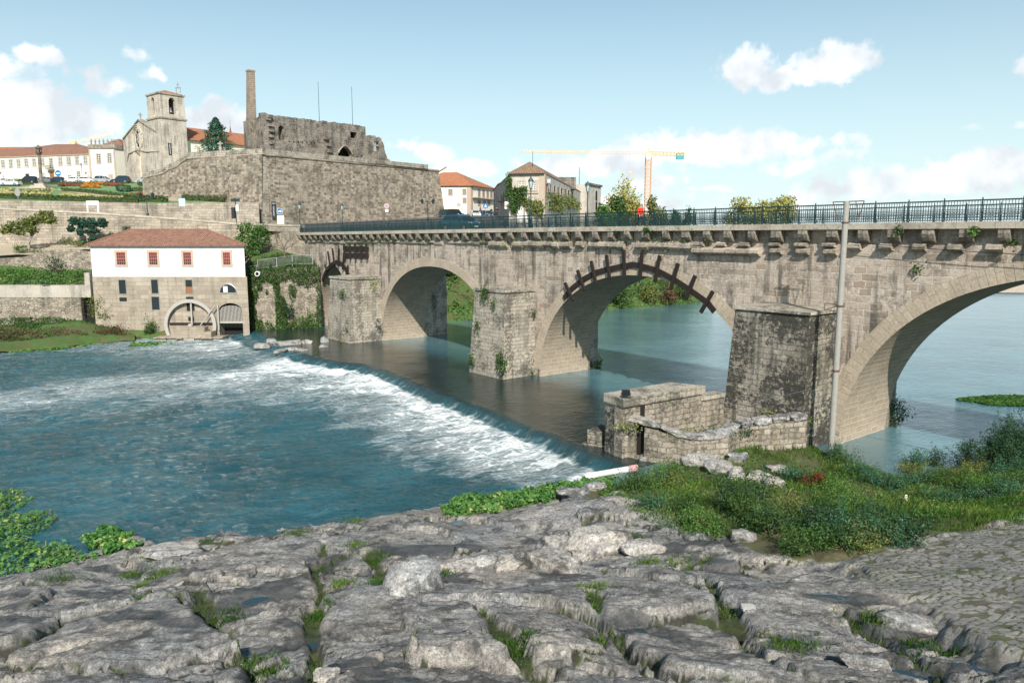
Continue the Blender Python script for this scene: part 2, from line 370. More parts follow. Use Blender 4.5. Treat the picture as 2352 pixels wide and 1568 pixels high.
def tree(name, label, loc, h, crown, mat, n=2500, size=.3, trunk_r=.2, group=None, seed=1, bark='bark', shell=.35, trunk_pts=None, aspect=.6, tint_hi=.75):
 rng = np.random.default_rng(seed); o = thing(name, label, 'tree', loc, 0, group)
 P, Nn, up, idx = blob_points(crown, n, rng, shell)
 f = leaves('crown', P, Nn, size, mat, rng, None, aspect, rng.uniform(0, tint_hi, n) + (idx % 5) * .06); f.parent = o
 mb = MB(); tp = trunk_pts or [(0, 0, 0), (.05 * h, 0, h * .25), (0, .03 * h, h * .5), (0, 0, h * .8)]
 mb.tube(tp, [trunk_r * (1 - .75 * i / (len(tp) - 1)) for i in range(len(tp))], 7)
 for b in crown[:14]:
  i = max(1, min(len(tp) - 2, int(len(tp) * .5))); a = Vector(tp[i]); e = Vector(b[:3])
  mb.tube([a, a.lerp(e, .5) + Vector((0, 0, .06 * h)), e], [trunk_r * .45, trunk_r * .25, trunk_r * .1], 5)
 s = mb.build('trunk', M[bark], None, smooth=True); s.parent = o
 return o
# ---------------------------------------------------------------- facade planes
class Plane:
 """vertical plane through plan point p0 along direction d (unit), outward normal to the right of d seen from above"""
 def __init__(s, p0, d):
  s.p0 = np.array(p0, float); s.d = np.array(d, float) / np.hypot(*d); s.nr = np.array([s.d[1], -s.d[0]])
 def uv(s, x, y):
  r = ray(x, y); t = (s.p0 @ s.nr) / (r[:2] @ s.nr); p = r * t
  return float((p[:2] - s.p0) @ s.d), float(p[2] + CAM)
 def pt(s, a, z, out=0.0):
  p = s.p0 + s.d * a + s.nr * out; return (p[0], p[1], z)
 def box(s, mb, a0, a1, z0, z1, o0, o1):
  mb.hexa([s.pt(a0, z0, o1), s.pt(a1, z0, o1), s.pt(a1, z0, o0), s.pt(a0, z0, o0), s.pt(a0, z1, o1), s.pt(a1, z1, o1), s.pt(a1, z1, o0), s.pt(a0, z1, o0)])
 def slab(s, mb, pts, o0, o1):       # polygon of (a, z)
  q0 = [s.pt(a, z, o1) for a, z in pts]; off = Vector(s.pt(0, 0, o0)) - Vector(s.pt(0, 0, o1)); mb.slab(q0, off)
def arch_pts(a0, a1, z0, z1, n=10, point=1.0):
 """outline (a, z) of an arched opening from the right foot over the crown to the left foot"""
 c, r = (a0 + a1) / 2, (a1 - a0) / 2
 return [(c + r * math.cos(math.pi * i / n), z0 + (z1 - z0) * (math.sin(math.pi * i / n) ** point)) for i in range(n + 1)]
# ================================================================ materials
M = {}
STONE = [(.25,.18,.128), (.39,.312,.25), (.52,.44,.375), (.42,.336,.27), (.62,.55,.49)]
M['bridge'] = masonry('bridge_stone', STONE, (.60,.53,.44), .72, .41, .034, dark=.45, white=.2, streak=.85, bump=.8, blotch=.32, mfade=.5, wob=.2)
M['ring'] = masonry('voussoir_stone', [(.40,.32,.24), (.50,.42,.33), (.44,.36,.275), (.54,.46,.365)], (.34,.275,.205), 1.6, .40, .02, dark=.2, white=.12, streak=0, bump=.6, mfade=.2)
M['barrel'] = masonry('barrel_stone', [(.28,.215,.15), (.42,.34,.26), (.34,.27,.195), (.48,.40,.31)], (.54,.47,.385), .8, .36, .03, dark=.15, white=.05, streak=.1, bump=.6, mfade=.4)
M['cutwater'] = masonry('cutwater_stone', [(.30,.27,.22), (.40,.36,.30), (.46,.41,.345), (.36,.315,.255)], (.25,.225,.185), .62, .33, .025, dark=.72, white=.45, streak=.5, green=.35, bump=.9)
M['lichen_stone'] = masonry('lichen_stone', [(.26,.235,.20), (.36,.33,.28), (.42,.38,.32), (.31,.275,.225)], (.17,.15,.125), .62, .34, .03, dark=1.0, white=.62, streak=.8, green=.4, bump=1.0, blotch=.9)
M['cornice'] = masonry('cornice_stone', [(.30,.25,.20), (.40,.34,.275), (.46,.395,.32)], (.20,.17,.14), 1.78, .7, .012, dark=.55, white=.3, streak=.5, green=.18, bump=.7, wob=.03)
M['coping'] = masonry('coping_stone', [(.42,.37,.305), (.50,.445,.37), (.46,.40,.33)], (.22,.19,.155), 1.78, .9, .012, dark=.35, white=.2, streak=.2, bump=.5, wob=.02)
M['fort'] = masonry('fortress_stone', [(.10,.08,.062), (.22,.18,.14), (.31,.262,.205), (.40,.345,.275), (.33,.28,.22)], (.33,.28,.22), .62, .42, .04, rubble=False, dark=.5, white=.3, streak=.5, bump=.9, wob=.22, blotch=.3, fine=.8, per=.9)
M['ruin'] = masonry('ruin_stone', [(.17,.145,.125), (.26,.225,.19), (.34,.30,.255)], (.22,.19,.16), .8, .45, .03, dark=.85, white=.35, streak=.75, bump=.9, blotch=.5)
M['chimney'] = masonry('chimney_stone', [(.24,.185,.15), (.33,.26,.21), (.38,.31,.25)], (.20,.165,.135), .5, .34, .03, dark=.3, white=.1, streak=.2)
M['church'] = masonry('church_stone', [(.43,.375,.315), (.53,.47,.405), (.59,.525,.455)], (.40,.345,.285), .95, .55, .022, dark=.22, white=.1, streak=.5, bump=.5)
M['wallstone'] = masonry('retaining_wall_stone', [(.28,.235,.185), (.38,.325,.26), (.46,.40,.33), (.34,.285,.225)], (.26,.22,.175), .8, .42, .03, dark=.4, white=.2, streak=.4, green=.12, bump=.8, wob=.16)
M['rubble'] = masonry('rubble_stone', [(.16,.13,.10), (.29,.245,.195), (.40,.35,.285), (.31,.26,.205)], (.18,.145,.11), .52, .30, .022, rubble=True, dark=.6, white=.45, streak=.4, green=.35, bump=1.0, wob=.3)
M['ruinwall'] = masonry('ruin_wall_stone', [(.20,.165,.13), (.31,.265,.215), (.41,.36,.30), (.34,.29,.235)], (.15,.125,.10), .58, .32, .03, dark=.75, white=.45, streak=.6, green=.5, bump=1.0, wob=.32, blotch=.6)
M['millstone'] = masonry('mill_stone', [(.26,.215,.165), (.34,.285,.225), (.40,.345,.28), (.30,.25,.195)], (.25,.21,.165), 1.05, .55, .022, dark=.15, white=.06, streak=.3, bump=.6, wob=.2)
M['concrete'] = masonry('concrete', [(.42,.38,.33), (.50,.46,.40)], (.36,.32,.27), 3.0, 2.0, .012, dark=.3, white=.1, streak=.35, bump=.4)
M['granite_trim'] = plain('granite_trim', (.42,.33,.26), .9, var=.25, scale=6)
def tilemat(name, lo, hi, moss=.0):
 t = NT(name); uv = t.uv()
 wv = t.n('ShaderNodeTexWave', {'Vector': uv, 'Scale': 1.25, 'Distortion': .6, 'Detail': 2.0, 'Detail Scale': 2.0}, wave_type='BANDS', bands_direction='X').outputs['Fac']
 n = t.noise(uv, 2.2, 7, .7); n2 = t.noise(uv, .35, 4)
 br = t.n('ShaderNodeTexBrick', {'Vector': uv, 'Color1': (0,0,0), 'Color2': (1,1,1), 'Mortar': (.3,.3,.3), 'Scale': 1.0, 'Mortar Size': .02, 'Brick Width': .4, 'Row Height': .42}, offset=0.0)
 rn = t.n('ShaderNodeSeparateColor', {0: br.outputs['Color']}).outputs[0]
 c = t.ramp(t.math('ADD', t.math('MULTIPLY', n, .6), t.math('MULTIPLY', rn, .4)), [(.2, lo), (.75, hi)])
 c = t.mix(1.0, c, t.ramp(wv, [(.1, .55), (.55, 1.1)]), 'MULTIPLY')
 c = t.mix(t.math('MULTIPLY', t.ramp(t.noise(uv, 1.4, 8, .75), [(.55, 0.0), (.66, 1.0)]), moss), c, (.07,.055,.04))
 t.bump(wv, .8, .08); return t.done(c, .8)
M['tile'] = tilemat('clay_tile', (.20,.10,.07), (.34,.185,.13), .6)
M['tile_orange'] = tilemat('orange_tile', (.34,.135,.07), (.48,.205,.11), .35)
M['tile_brown'] = tilemat('brown_tile', (.20,.13,.085), (.30,.20,.14), .6)
def plaster(name, c, dirt=.15):
 t = NT(name); p = t.uv(); a = t.noise(p, .5, 6, .65); s = t.noise(t.map(p, (1.4, .12, 1)), 1.0, 5)
 col = t.mix(t.math('MULTIPLY', t.ramp(a, [(.45, 0.0), (.68, 1.0)]), dirt), c, tuple(x * .6 for x in c))
 col = t.mix(t.math('MULTIPLY', t.ramp(s, [(.53, 0.0), (.68, 1.0)]), dirt * .8), col, tuple(x * .45 for x in c))
 t.bump(t.noise(p, 14, 4), .15, .02); return t.done(col, .9)
M['white'] = plaster('white_plaster', (.80,.79,.765), .22)
M['cream'] = plaster('cream_plaster', (.74,.70,.60), .15)
M['oldplaster'] = plaster('old_plaster', (.50,.455,.40), .75)
M['graywall'] = plaster('gray_plaster', (.46,.44,.42), .3)
M['glass'] = plain('dark_glass', (.02,.028,.03), .12, spec=.6)
M['shutter'] = plain('gray_shutter', (.22,.22,.215), .7)
M['red_frame'] = plain('red_window_frame', (.30,.085,.07), .6)
M['pale_frame'] = plain('white_window_frame', (.62,.60,.56), .6)
M['hole'] = plain('opening_shade', (.018,.016,.014), .95)  # near-black colour painting the shade inside doors, windows and holes
M['wood'] = plain('dark_timber', (.022,.016,.0145), .8, var=.35, scale=5)
M['pale_wood'] = plain('weathered_wood', (.36,.34,.31), .85, var=.25, scale=6)
M['door_wood'] = plain('brown_door', (.24,.11,.05), .7)
M['iron'] = plain('green_iron', (.012,.036,.038), .45, spec=.4)
M['iron_dark'] = plain('dark_iron', (.03,.03,.032), .5)
M['rust'] = plain('rusty_iron', (.13,.07,.05), .8)
M['steel'] = plain('grey_steel', (.40,.40,.40), .45, .6)
M['lampglass'] = plain('lamp_glass', (.42,.52,.52), .2, spec=.6)
M['bark'] = plain('bark', (.13,.095,.065), .95, var=.4, scale=8)
M['bark_pale'] = plain('pale_bark', (.30,.26,.21), .95, var=.3, scale=8)
M['asphalt'] = plain('asphalt', (.085,.085,.085), .9, var=.2, scale=2)
M['paving'] = plain('paving', (.34,.31,.27), .9, var=.2, scale=2)
M['pole'] = plain('concrete_pole', (.30,.29,.265), .9, var=.2, scale=5)
M['white_paint'] = plain('white_paint', (.78,.78,.76), .5)
M['blue_paint'] = plain('blue_sign_paint', (.02,.16,.38), .4)
M['red_paint'] = plain('red_sign_paint', (.62,.05,.06), .4)
M['pink_paint'] = plain('faded_red_paint', (.66,.34,.36), .5)
M['black_paint'] = plain('black_paint', (.02,.022,.025), .45)
M['banner'] = plain('dark_banner', (.045,.055,.062), .6)
M['crane'] = plain('crane_yellow', (.74,.50,.24), .6)
M['crane_blue'] = plain('crane_teal', (.06,.32,.36), .5)
M['hedge'] = leafmat('hedge_leaf', (.030,.055,.018), (.075,.115,.035))
M['leaf'] = leafmat('green_leaf', (.022,.055,.016), (.085,.15,.04), (.14,.21,.06))
M['leaf_dark'] = leafmat('dark_leaf', (.015,.045,.024), (.05,.105,.05), (.10,.17,.07))
M['leaf_bright'] = leafmat('bright_leaf', (.035,.10,.022), (.12,.23,.05), (.24,.32,.09))
M['leaf_teal'] = leafmat('cool_leaf', (.022,.075,.045), (.075,.175,.09), (.18,.26,.15))
M['leaf_autumn'] = leafmat('autumn_leaf', (.17,.18,.05), (.46,.42,.13), (.60,.52,.20))
M['leaf_olive'] = leafmat('olive_leaf', (.07,.095,.03), (.21,.24,.075), (.36,.31,.10))
M['leaf_brown'] = leafmat('dry_leaf', (.075,.048,.030), (.17,.115,.065), (.26,.19,.10))
M['leaf_red'] = leafmat('red_leaf', (.10,.018,.012), (.20,.045,.025), (.26,.08,.03))
M['needle'] = leafmat('conifer_needle', (.016,.055,.036), (.04,.11,.068), (.07,.15,.09), trans=.15)
M['grass'] = leafmat('grass_blade', (.05,.115,.022), (.16,.25,.055), (.40,.38,.14), trans=.45)
M['hyacinth'] = leafmat('hyacinth_leaf', (.035,.12,.03), (.12,.26,.06), (.52,.52,.20), trans=.3)
M['yellow_leaf'] = leafmat('yellow_bed_leaf', (.38,.32,.12), (.58,.51,.24))
M['orange_flower'] = leafmat('orange_flower', (.50,.15,.02), (.68,.27,.03))
M['red_flower'] = leafmat('red_flower', (.22,.045,.03), (.34,.10,.06))
def water(name, calm, base):
 t = NT(name); p = t.pos(); foam = t.attr('foam'); cm = t.attr('calm') if calm is None else calm
 pm = t.map(p, (1, 1, 1), rot=(0, 0, R_(-28)))
 a = t.noise(t.map(pm, (.9, 1.8, 1)), .95, 5, .6, dist=.8); b = t.noise(t.map(pm, (1, 1.7, 1)), 3.4, 5, .62, dist=.5); big = t.noise(pm, .13, 3)
 h = t.math('ADD', t.math('MULTIPLY', a, 1.0), t.math('MULTIPLY', b, .45))
 amp = t.math('MULTIPLY', t.math('SUBTRACT', 1.0, t.math('MULTIPLY', cm, .9)), t.ramp(t.noise(pm, .22, 3), [(.34, .6), (.62, 1.1)]))
 h = t.math('MULTIPLY', h, amp)
 t.bump(h, 1.0, .55)
 s1 = t.noise(t.map(pm, (.30, 1.25, 1)), 1.0, 7, .64, dist=1.1); s2 = t.noise(pm, 4.5, 5, .7, dist=1.2)
 vo = t.n('ShaderNodeTexVoronoi', {'Vector': t.n('ShaderNodeVectorMath', {0: t.map(pm, (1, 1.6, 1)), 1: t.n('ShaderNodeVectorMath', {0: t.noise(pm, .9, 4, out='Color'), 'Scale': 2.6}, operation='SCALE').outputs[0]}, operation='ADD').outputs[0], 'Scale': .75}, feature='DISTANCE_TO_EDGE', voronoi_dimensions='2D')
 net = t.ramp(vo.outputs['Distance'], [(0.0, 1.0), (.16, 0.0)])
 fs = t.math('ADD', t.math('MULTIPLY', t.math('SUBTRACT', s1, .5), 1.9), t.math('ADD', t.math('MULTIPLY', t.math('SUBTRACT', s2, .5), .5), t.math('MULTIPLY', net, .26)))
 f = t.math('ADD', t.math('MULTIPLY', foam, 1.12), fs)
 f = t.ramp(f, [(.18, 0.0), (.55, .22), (1.0, .52), (1.6, .90)])
 f = t.math('MULTIPLY', f, t.ramp(foam, [(.03, 0.0), (.22, 1.0)]))
 c = t.mix(t.ramp(big, [(.35, 0.0), (.7, 1.0)]), base, tuple(x * .62 for x in base))
 c = t.mix(t.math('MULTIPLY', t.attr('dark'), .88), c, (.014, .017, .013)); c = t.mix(t.math('MULTIPLY', t.math('SUBTRACT', t.attr('calm'), t.attr('dark'), True), .9), c, (.07, .15, .17))  # upper pool coloured dark below the bridge, painting the reflection of the arches
 c = t.mix(f, c, (.80, .83, .83))
 t.set(t.b, 'Roughness', t.math('ADD', .05, t.math('MULTIPLY', f, .6)))
 t.b.inputs['IOR'].default_value = 1.38; t.b.inputs['Specular IOR Level'].default_value = .5
 return t.done(c)
M['river'] = water('river_water', None, (.026, .106, .134))
M['pool'] = water('upper_river_water', .97, (.09, .18, .205))
def puddlemat():
 t = NT('rain_water'); t.b.inputs['Specular IOR Level'].default_value = .6; t.b.inputs['IOR'].default_value = 1.4
 t.bump(t.noise(t.pos(), 5, 3), .05, .02); return t.done((.02, .042, .052), .03)
M['puddle'] = puddlemat()
def fallmat():
 t = NT('falling_water'); uv = t.uv()
 return t.m
def rockmat(name='bedrock', vert=True, gain=1.12):
 t = NT(name); p = t.pos()
 n0 = t.noise(p, .45, 6, .6); n1 = t.noise(t.map(p, (1, 2.2, 2), rot=(0, 0, R_(-24))), 2.0, 8, .68); n2 = t.noise(p, 11, 8, .75); n3 = t.noise(p, 42, 4, .7)
 c = t.ramp(t.math('ADD', t.math('MULTIPLY', n1, .6), t.math('MULTIPLY', n0, .4)), [(.30, (.085,.08,.076)), (.44, (.16,.15,.14)), (.55, (.23,.215,.20)), (.68, (.32,.30,.275))])
 c = t.mix(1.0, c, t.ramp(t.noise(p, .3, 4, .6), [(.38, (gain * .86, gain * .91, gain * .97)), (.62, (gain * 1.10, gain * 1.07, gain * 1.02))]), 'MULTIPLY'); c = t.mix(1.0, c, t.ramp(n2, [(.34, .38), (.5, 1.0), (.66, 1.6)]), 'MULTIPLY')
 c = t.mix(1.0, c, t.ramp(n3, [(.36, .6), (.64, 1.4)]), 'MULTIPLY')
 l = t.noise(t.map(p, (1, 1, 1), (5, 2, 1)), 1.15, 9, .72)
 c = t.mix(t.ramp(l, [(.50, 0.0), (.60, .8)]), c, (.045,.045,.044))
 l2 = t.noise(t.map(p, (1, 1, 1), (1, 9, 4)), 3.2, 9, .78)
 c = t.mix(t.ramp(l2, [(.57, 0.0), (.64, .6)]), c, (.42,.40,.365))
 if vert:
  moss = t.attr('moss'); wet = t.attr('wet'); soil = t.attr('soil'); cob = t.attr('cobble'); stn = t.attr('stone')
  c = t.mix(t.ramp(t.math('ADD', t.attr('crack'), t.math('MULTIPLY', t.math('SUBTRACT', n2, .5), .8)), [(.35, 0.0), (.6, .9)]), c, (.022,.02,.017)); mo = t.math('ADD', moss, t.math('MULTIPLY', t.math('SUBTRACT', n2, .5), .9))
  c = t.mix(t.ramp(wet, [(.3, 0.0), (.8, .72)]), c, (.032,.035,.038))
  c = t.mix(t.math('MULTIPLY', t.ramp(mo, [(.45, 0.0), (.7, .85)]), t.ramp(t.n('ShaderNodeSeparateXYZ', {0: t.n('ShaderNodeNewGeometry').outputs['Normal']}).outputs[2], [(.55, .12), (.85, 1.0)])), c, t.mix(n1, (.025,.028,.014), (.06,.085,.022)))
  g = t.ramp(t.noise(p, 1.1, 6, .7), [(.35, (.075,.055,.035)), (.5, (.10,.095,.045)), (.62, (.07,.105,.03))])
  c = t.mix(t.ramp(t.math('ADD', soil, t.math('MULTIPLY', t.math('SUBTRACT', n1, .5), .6)), [(.42, 0.0), (.58, 1.0)]), c, g)
  cg = t.mix(t.ramp(t.noise(p, .7, 5, .65), [(.40, 0.0), (.60, 1.0)]), (.115,.098,.075), (.085,.10,.045))
  cb = t.mix(t.ramp(t.math('ADD', stn, t.math('MULTIPLY', t.math('SUBTRACT', n2, .5), .5)), [(.38, 0.0), (.58, 1.0)]), cg, t.mix(.55, c, (.25,.235,.215)))
  c = t.mix(cob, c, cb)
  t.set(t.b, 'Roughness', t.math('SUBTRACT', .9, t.math('MULTIPLY', wet, .55)))
 h = t.math('ADD', t.math('MULTIPLY', n1, .5), t.math('ADD', t.math('MULTIPLY', n2, .42), t.math('MULTIPLY', n3, .14)))
 t.bump(h, .8, .07); t.b.inputs['Roughness'].default_value = .9
 return t.done(c)
M['rock'] = rockmat()
M['boulder'] = rockmat('boulder_granite', False, 1.45)
def soilmat(name, cols, scale=1.2):
 t = NT(name); p = t.pos(); n = t.noise(p, scale, 7, .7); n2 = t.noise(p, scale * 9, 6, .75)
 c = t.ramp(n, [(.30 + .4 * i / (len(cols) - 1), x) for i, x in enumerate(cols)])
 c = t.mix(1.0, c, t.ramp(n2, [(.3, .6), (.7, 1.35)]), 'MULTIPLY'); t.bump(n2, .8, .1); return t.done(c, .95)
M['bank'] = soilmat('grassy_bank', [(.12,.085,.055), (.085,.10,.035), (.055,.12,.03), (.13,.12,.05)], .55)
M['lawn'] = soilmat('lawn', [(.12,.21,.085), (.16,.26,.11)], .3)
M['earth'] = soilmat('earth_path', [(.34,.28,.21), (.42,.35,.27)], .6)
M['sand'] = soilmat('sand', [(.46,.38,.29), (.55,.46,.36)], .2)
M['mud'] = soilmat('river_bed', [(.07,.07,.05), (.10,.09,.06)], .2)
M['algae'] = soilmat('algae', [(.04,.16,.06), (.06,.21,.08)], .6)
# ================================================================ bridge frame (u along, v across, z up)
BA = R_(38.3); BO = np.array([9.56, 56.0]); BU = np.array([math.sin(BA), -math.cos(BA)]); BV = np.array([math.cos(BA), math.sin(BA)])
def uvz(u, v, z=0.0): p = BO + BU * u + BV * v; return (p[0], p[1], z)
def bp(x, y, v=0.0):          # photograph point on the plane v -> (u, z)
 r = ray(x, y); t = (BO @ BV + v) / (r[:2] @ BV); p = r * t
 return float((p[:2] - BO) @ BU), float(p[2] + CAM)
def to_uv(X, Y): return (X - BO[0]) * BU[0] + (Y - BO[1]) * BU[1], (X - BO[0]) * BV[0] + (Y - BO[1]) * BV[1]
ZL = -0.65                    # lower river level; the upper pool is 0
CR_U = [-62, -48, -36.8, -29.8, -26.9, -20.3, -14.7, -6.9, -.9, 3.6, 6.9, 9, 40]
CR_V = [-8, -9.2, -11.0, -10.6, -9.0, -9.3, -10.1, -10.7, -11.4, -11.8, -12.4, -12.6, -12.6]
def build_water():
 us = np.arange(-104, 12.01, .28); vs = np.arange(-64, 3.21, .24)
 Ug, Vg = np.meshgrid(us, vs); X = BO[0] + BU[0] * Ug + BV[0] * Vg; Y = BO[1] + BU[1] * Ug + BV[1] * Vg
 cv = np.interp(Ug, CR_U, CR_V) + .35 * vn(Ug * .45, Ug * 0, 3) + .22 * vn(Ug * 1.6, Ug * 0, 5)
 cv = np.where(Ug < -62, 4, cv)
 dd = cv - Vg
 width = 1.55 + 3.2 * smooth(-30, -48, Ug)
 fall = smooth(0, 1, dd / width)
 lower = smooth(-.2, .8, dd)
 S = [(720,830,1),(800,858,1),(900,884,1),(1000,930,1),(1100,980,1),(1200,1020,1),(1300,1050,1),(1150,1030,.95),(1000,970,.9),(850,885,1),(640,842,.95),(560,862,.85),(1330,1050,1),
  (480,882,.7),(380,872,.62),(1200,1070,.8),(1050,1020,.9),(900,955,.75),(780,915,.6),(700,880,.72),(250,890,.5),(120,900,.45),(1120,1060,.8),(470,800,.72),(560,788,.85),(510,808,.6),(600,786,.8),
  (430,815,.45),(330,832,.2),(200,893,.72),(60,915,.62),(0,922,.6),(950,1010,.55),(840,960,.42),(700,930,.2),(1000,1060,.3),(1250,1095,.5),(1380,1075,.4),(1320,1085,.45),(1300,1110,.2),(1400,1095,.25),
  (400,950,0),(200,1000,.02),(600,1000,0),(800,1050,0),(1000,1120,0),(500,1150,0),(100,850,0),(0,872,.05),(250,845,.05),(400,842,.12),(0,1000,.05),(900,1100,0),(1150,1130,.05),(700,965,.05),(150,945,.22),(300,925,.25),
  (520,920,.25),(620,900,.5),(520,838,.2),(650,812,.35),(600,1100,0),(300,1200,0),(0,1150,0),(1350,1130,0),(60,960,.2),(420,905,.45),(800,1000,.03),(560,960,.03),(340,895,.5),(30,885,.15)]
 num = np.zeros_like(X); den = np.zeros_like(X) + 1e-9
 for (px, py, s) in S:
  c = atZ(px, py, ZL); w = 1.0 / (((X - c.x) ** 2 + ((Y - c.y) * .75) ** 2) + .8) ** 2.2
  num += w * s; den += w
 foam = np.clip(num / den, 0, 1) * lower
 foam = foam * (Ug < 14) * .9
 strands = .5 + fbm(Ug * 2.2, Vg * .35, 61, 4)
 foam = np.maximum(foam * smooth(.85, 1.0, fall), smooth(.90, 1.02, fall + .22 * (strands - .5)) * (dd < 3.4) * (Ug > -36))
 foam = np.where((fall > .05) & (fall < .97), np.maximum(foam, .27 * strands * smooth(.1, .7, fall)), foam)
 Z = ZL * fall
 ch = lower * (.11 + .12 * foam); ra, rb = X * .88 + Y * .47, -X * .47 + Y * .88
 Z = Z + ch * (fbm(ra * .45, rb * .9, 11, 5) * 1.5 + .8 * (.3 - np.abs(fbm(ra * .55, rb * 1.15, 14, 4))) + .4 * fbm(X * 1.7, Y * 2.0, 16, 2)) + lower * .05 * fbm(X * .25, Y * .4, 12, 3)
 Z = Z + .22 * np.exp(-((dd - 2.1) / .55) ** 2) * (Ug > -40) * (.6 + fbm(Ug * 1.2, Vg * .9, 31, 4))
 Z = Z + .02 * fbm(X * .4, Y * .4, 19, 4) * (1 - lower)
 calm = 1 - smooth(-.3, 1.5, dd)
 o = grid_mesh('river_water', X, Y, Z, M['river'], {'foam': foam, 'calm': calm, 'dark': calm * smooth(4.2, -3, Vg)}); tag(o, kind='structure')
 mb = MB(); mb.poly([uvz(-70, 3.2, 0), uvz(12, 3.2, 0), uvz(160, 3.2, 0), uvz(420, 200, 0), uvz(420, 700, 0), uvz(-70, 700, 0)])
 mb.poly([uvz(12, -30, -.004), uvz(90, -30, -.004), uvz(90, 3.2, -.004), uvz(12, 3.2, -.004)])
 tag(mb.build('upper_river_water', M['pool']), kind='structure')
build_water()
mb = MB(); mb.poly([(-3000, -400, -4), (3000, -400, -4), (3000, 5000, -4), (-3000, 5000, -4)])
tag(mb.build('ground', M['mud']), kind='structure')
# ================================================================ near bank: bedrock, hollow, cobbled ramp
CTRL = np.array([(-21,27,-.75),(-17,31.2,-.75),(-10,32.4,-.75),(-3.8,33.7,-.75),(2,36,-.7),(6.2,39.5,-.7),(-25,35,-2.2),(-10,40,-2.6),(0,43,-2.6),(-33,22,-1.4),(-40,30,-3),
(5,43,-1.2),(9,44,-.2),(13,44,.25),(16,43,.3),(17.5,42,.25),(18.3,40,.0),(19.5,37.8,.0),(24,39.2,-.05),(30,40.5,-.05),(42,43,-.1),(22,43.5,-1.6),(32,46,-1.6),(17.8,46,-1.4),(13,48,0),(8,49,-.5),(45,50,-2),
(19.5,33.5,.55),(14,37,.35),(10,37,.3),(25,34,.8),(12,33,.45),(9.5,35,.5),
(0,11,5.1),(-9,11,4.5),(9,11,5.3),(0,18,3.15),(0,25,1.25),(-9,20,2.3),(-9,26,.75),(-17,20,1.15),(-17,26,-.1),(-24,20,.1),(9,18,3.6),(9,25,2.1),(15,17,4.4),(18.5,22,3.3),(21,27,2.3),(6,31,1.15),(1,30,.5),(-4,30.5,.3),(-22,12,2.9),(22,12,5.6),(28,24,3.2),(29,31,1.3),(3,34,.4),(14,29.5,.9),(17,29.5,1.0),(0,4,6.8),(-20,4,5),(20,4,7.3),(35,15,5.5),(36,30,1.5),(-30,8,2)], float)
def _tps(c):
 n = len(c); d = np.hypot(c[:, None, 0] - c[None, :, 0], c[:, None, 1] - c[None, :, 1])
 K = np.where(d > 0, d * d * np.log(d + 1e-9), 0) + np.eye(n) * 3.0
 P = np.c_[np.ones(n), c[:, :2]]; A = np.block([[K, P], [P.T, np.zeros((3, 3))]])
 return np.linalg.solve(A, np.r_[c[:, 2], 0, 0, 0])
_W = _tps(CTRL)
def base_z(X, Y):
 X, Y = np.asarray(X, float), np.asarray(Y, float); r = _W[-3] + _W[-2] * X + _W[-1] * Y
 for w_, (cx, cy, _) in zip(_W[:-3], CTRL):
  d2 = (X - cx) ** 2 + (Y - cy) ** 2; r = r + w_ * .5 * d2 * np.log(d2 + 1e-9)
 return r
def march(fn, x, y, y0=6.0, y1=60.0):
 r = ray(x, y); ts = np.linspace(y0, y1, 1100) / r[1]
 hit = (CAM + r[2] * ts) < fn(r[0] * ts, r[1] * ts)
 i = int(np.argmax(hit)) if hit.any() else len(ts) - 1
 t = ts[i]; return Vector((r[0] * t, r[1] * t, CAM + r[2] * t))
def onB(x, y): return march(base_z, x, y)
def seg_dist(X, Y, pts):
 d = np.full(X.shape, 1e9)
 for a, b in zip(pts, pts[1:]):
  ax, ay, bx, by = a[0], a[1], b[0], b[1]; L = (bx - ax) ** 2 + (by - ay) ** 2 + 1e-9
  t = np.clip(((X - ax) * (bx - ax) + (Y - ay) * (by - ay)) / L, 0, 1); d = np.minimum(d, np.hypot(X - ax - t * (bx - ax), Y - ay - t * (by - ay)))
 return d
def in_poly(X, Y, pts):
 c = np.zeros(X.shape, bool); n = len(pts)
 for i in range(n):
  (x0, y0), (x1, y1) = pts[i][:2], pts[(i + 1) % n][:2]
  hit = ((y0 > Y) != (y1 > Y)) & (X < (x1 - x0) * (Y - y0) / (y1 - y0 + 1e-12) + x0); c ^= hit
 return c
def sdf(X, Y, pts): d = seg_dist(X, Y, list(pts) + [pts[0]]); return np.where(in_poly(X, Y, pts), d, -d)
CRACKS = [([(745,1245),(722,1310),(738,1370),(712,1430),(728,1500),(695,1568)], .26, .5, 1.0), ([(1612,1330),(1672,1400),(1722,1470),(1790,1520),(1900,1568)], .24, .45, .7), ([(1105,1405),(1160,1480),(1205,1530),(1260,1568)], .28, .45, 1.0),
([(845,1265),(872,1310),(890,1350)], .34, .3, 1.0), ([(1500,1300),(1560,1305),(1650,1272)], .3, .3, 1.0), ([(1930,1395),(2030,1440),(2110,1490),(2200,1520)], .25, .35, .9), ([(1780,1490),(1900,1495),(2050,1510),(2230,1568)], .22, .4, .6),
([(330,1400),(385,1340)], .28, .3, 1.0), ([(425,1345),(470,1400),(520,1440)], .35, .35, 1.0), ([(0,1545),(120,1505),(190,1490)], .25, .4, .6), ([(530,1500),(610,1530),(700,1500)], .3, .35, .8), ([(1240,1290),(1300,1300),(1420,1290)], .3, .3, .8),
([(950,1290),(1000,1330),(985,1370)], .22, .3, .8), ([(1360,1375),(1385,1440),(1370,1480)], .25, .3, .7), ([(270,1330),(370,1315)], .3, .2, 1.0), ([(1420,1440),(1450,1500),(1520,1568)], .2, .3, .5), ([(2000,1330),(1960,1300)], .2, .2, .6)]
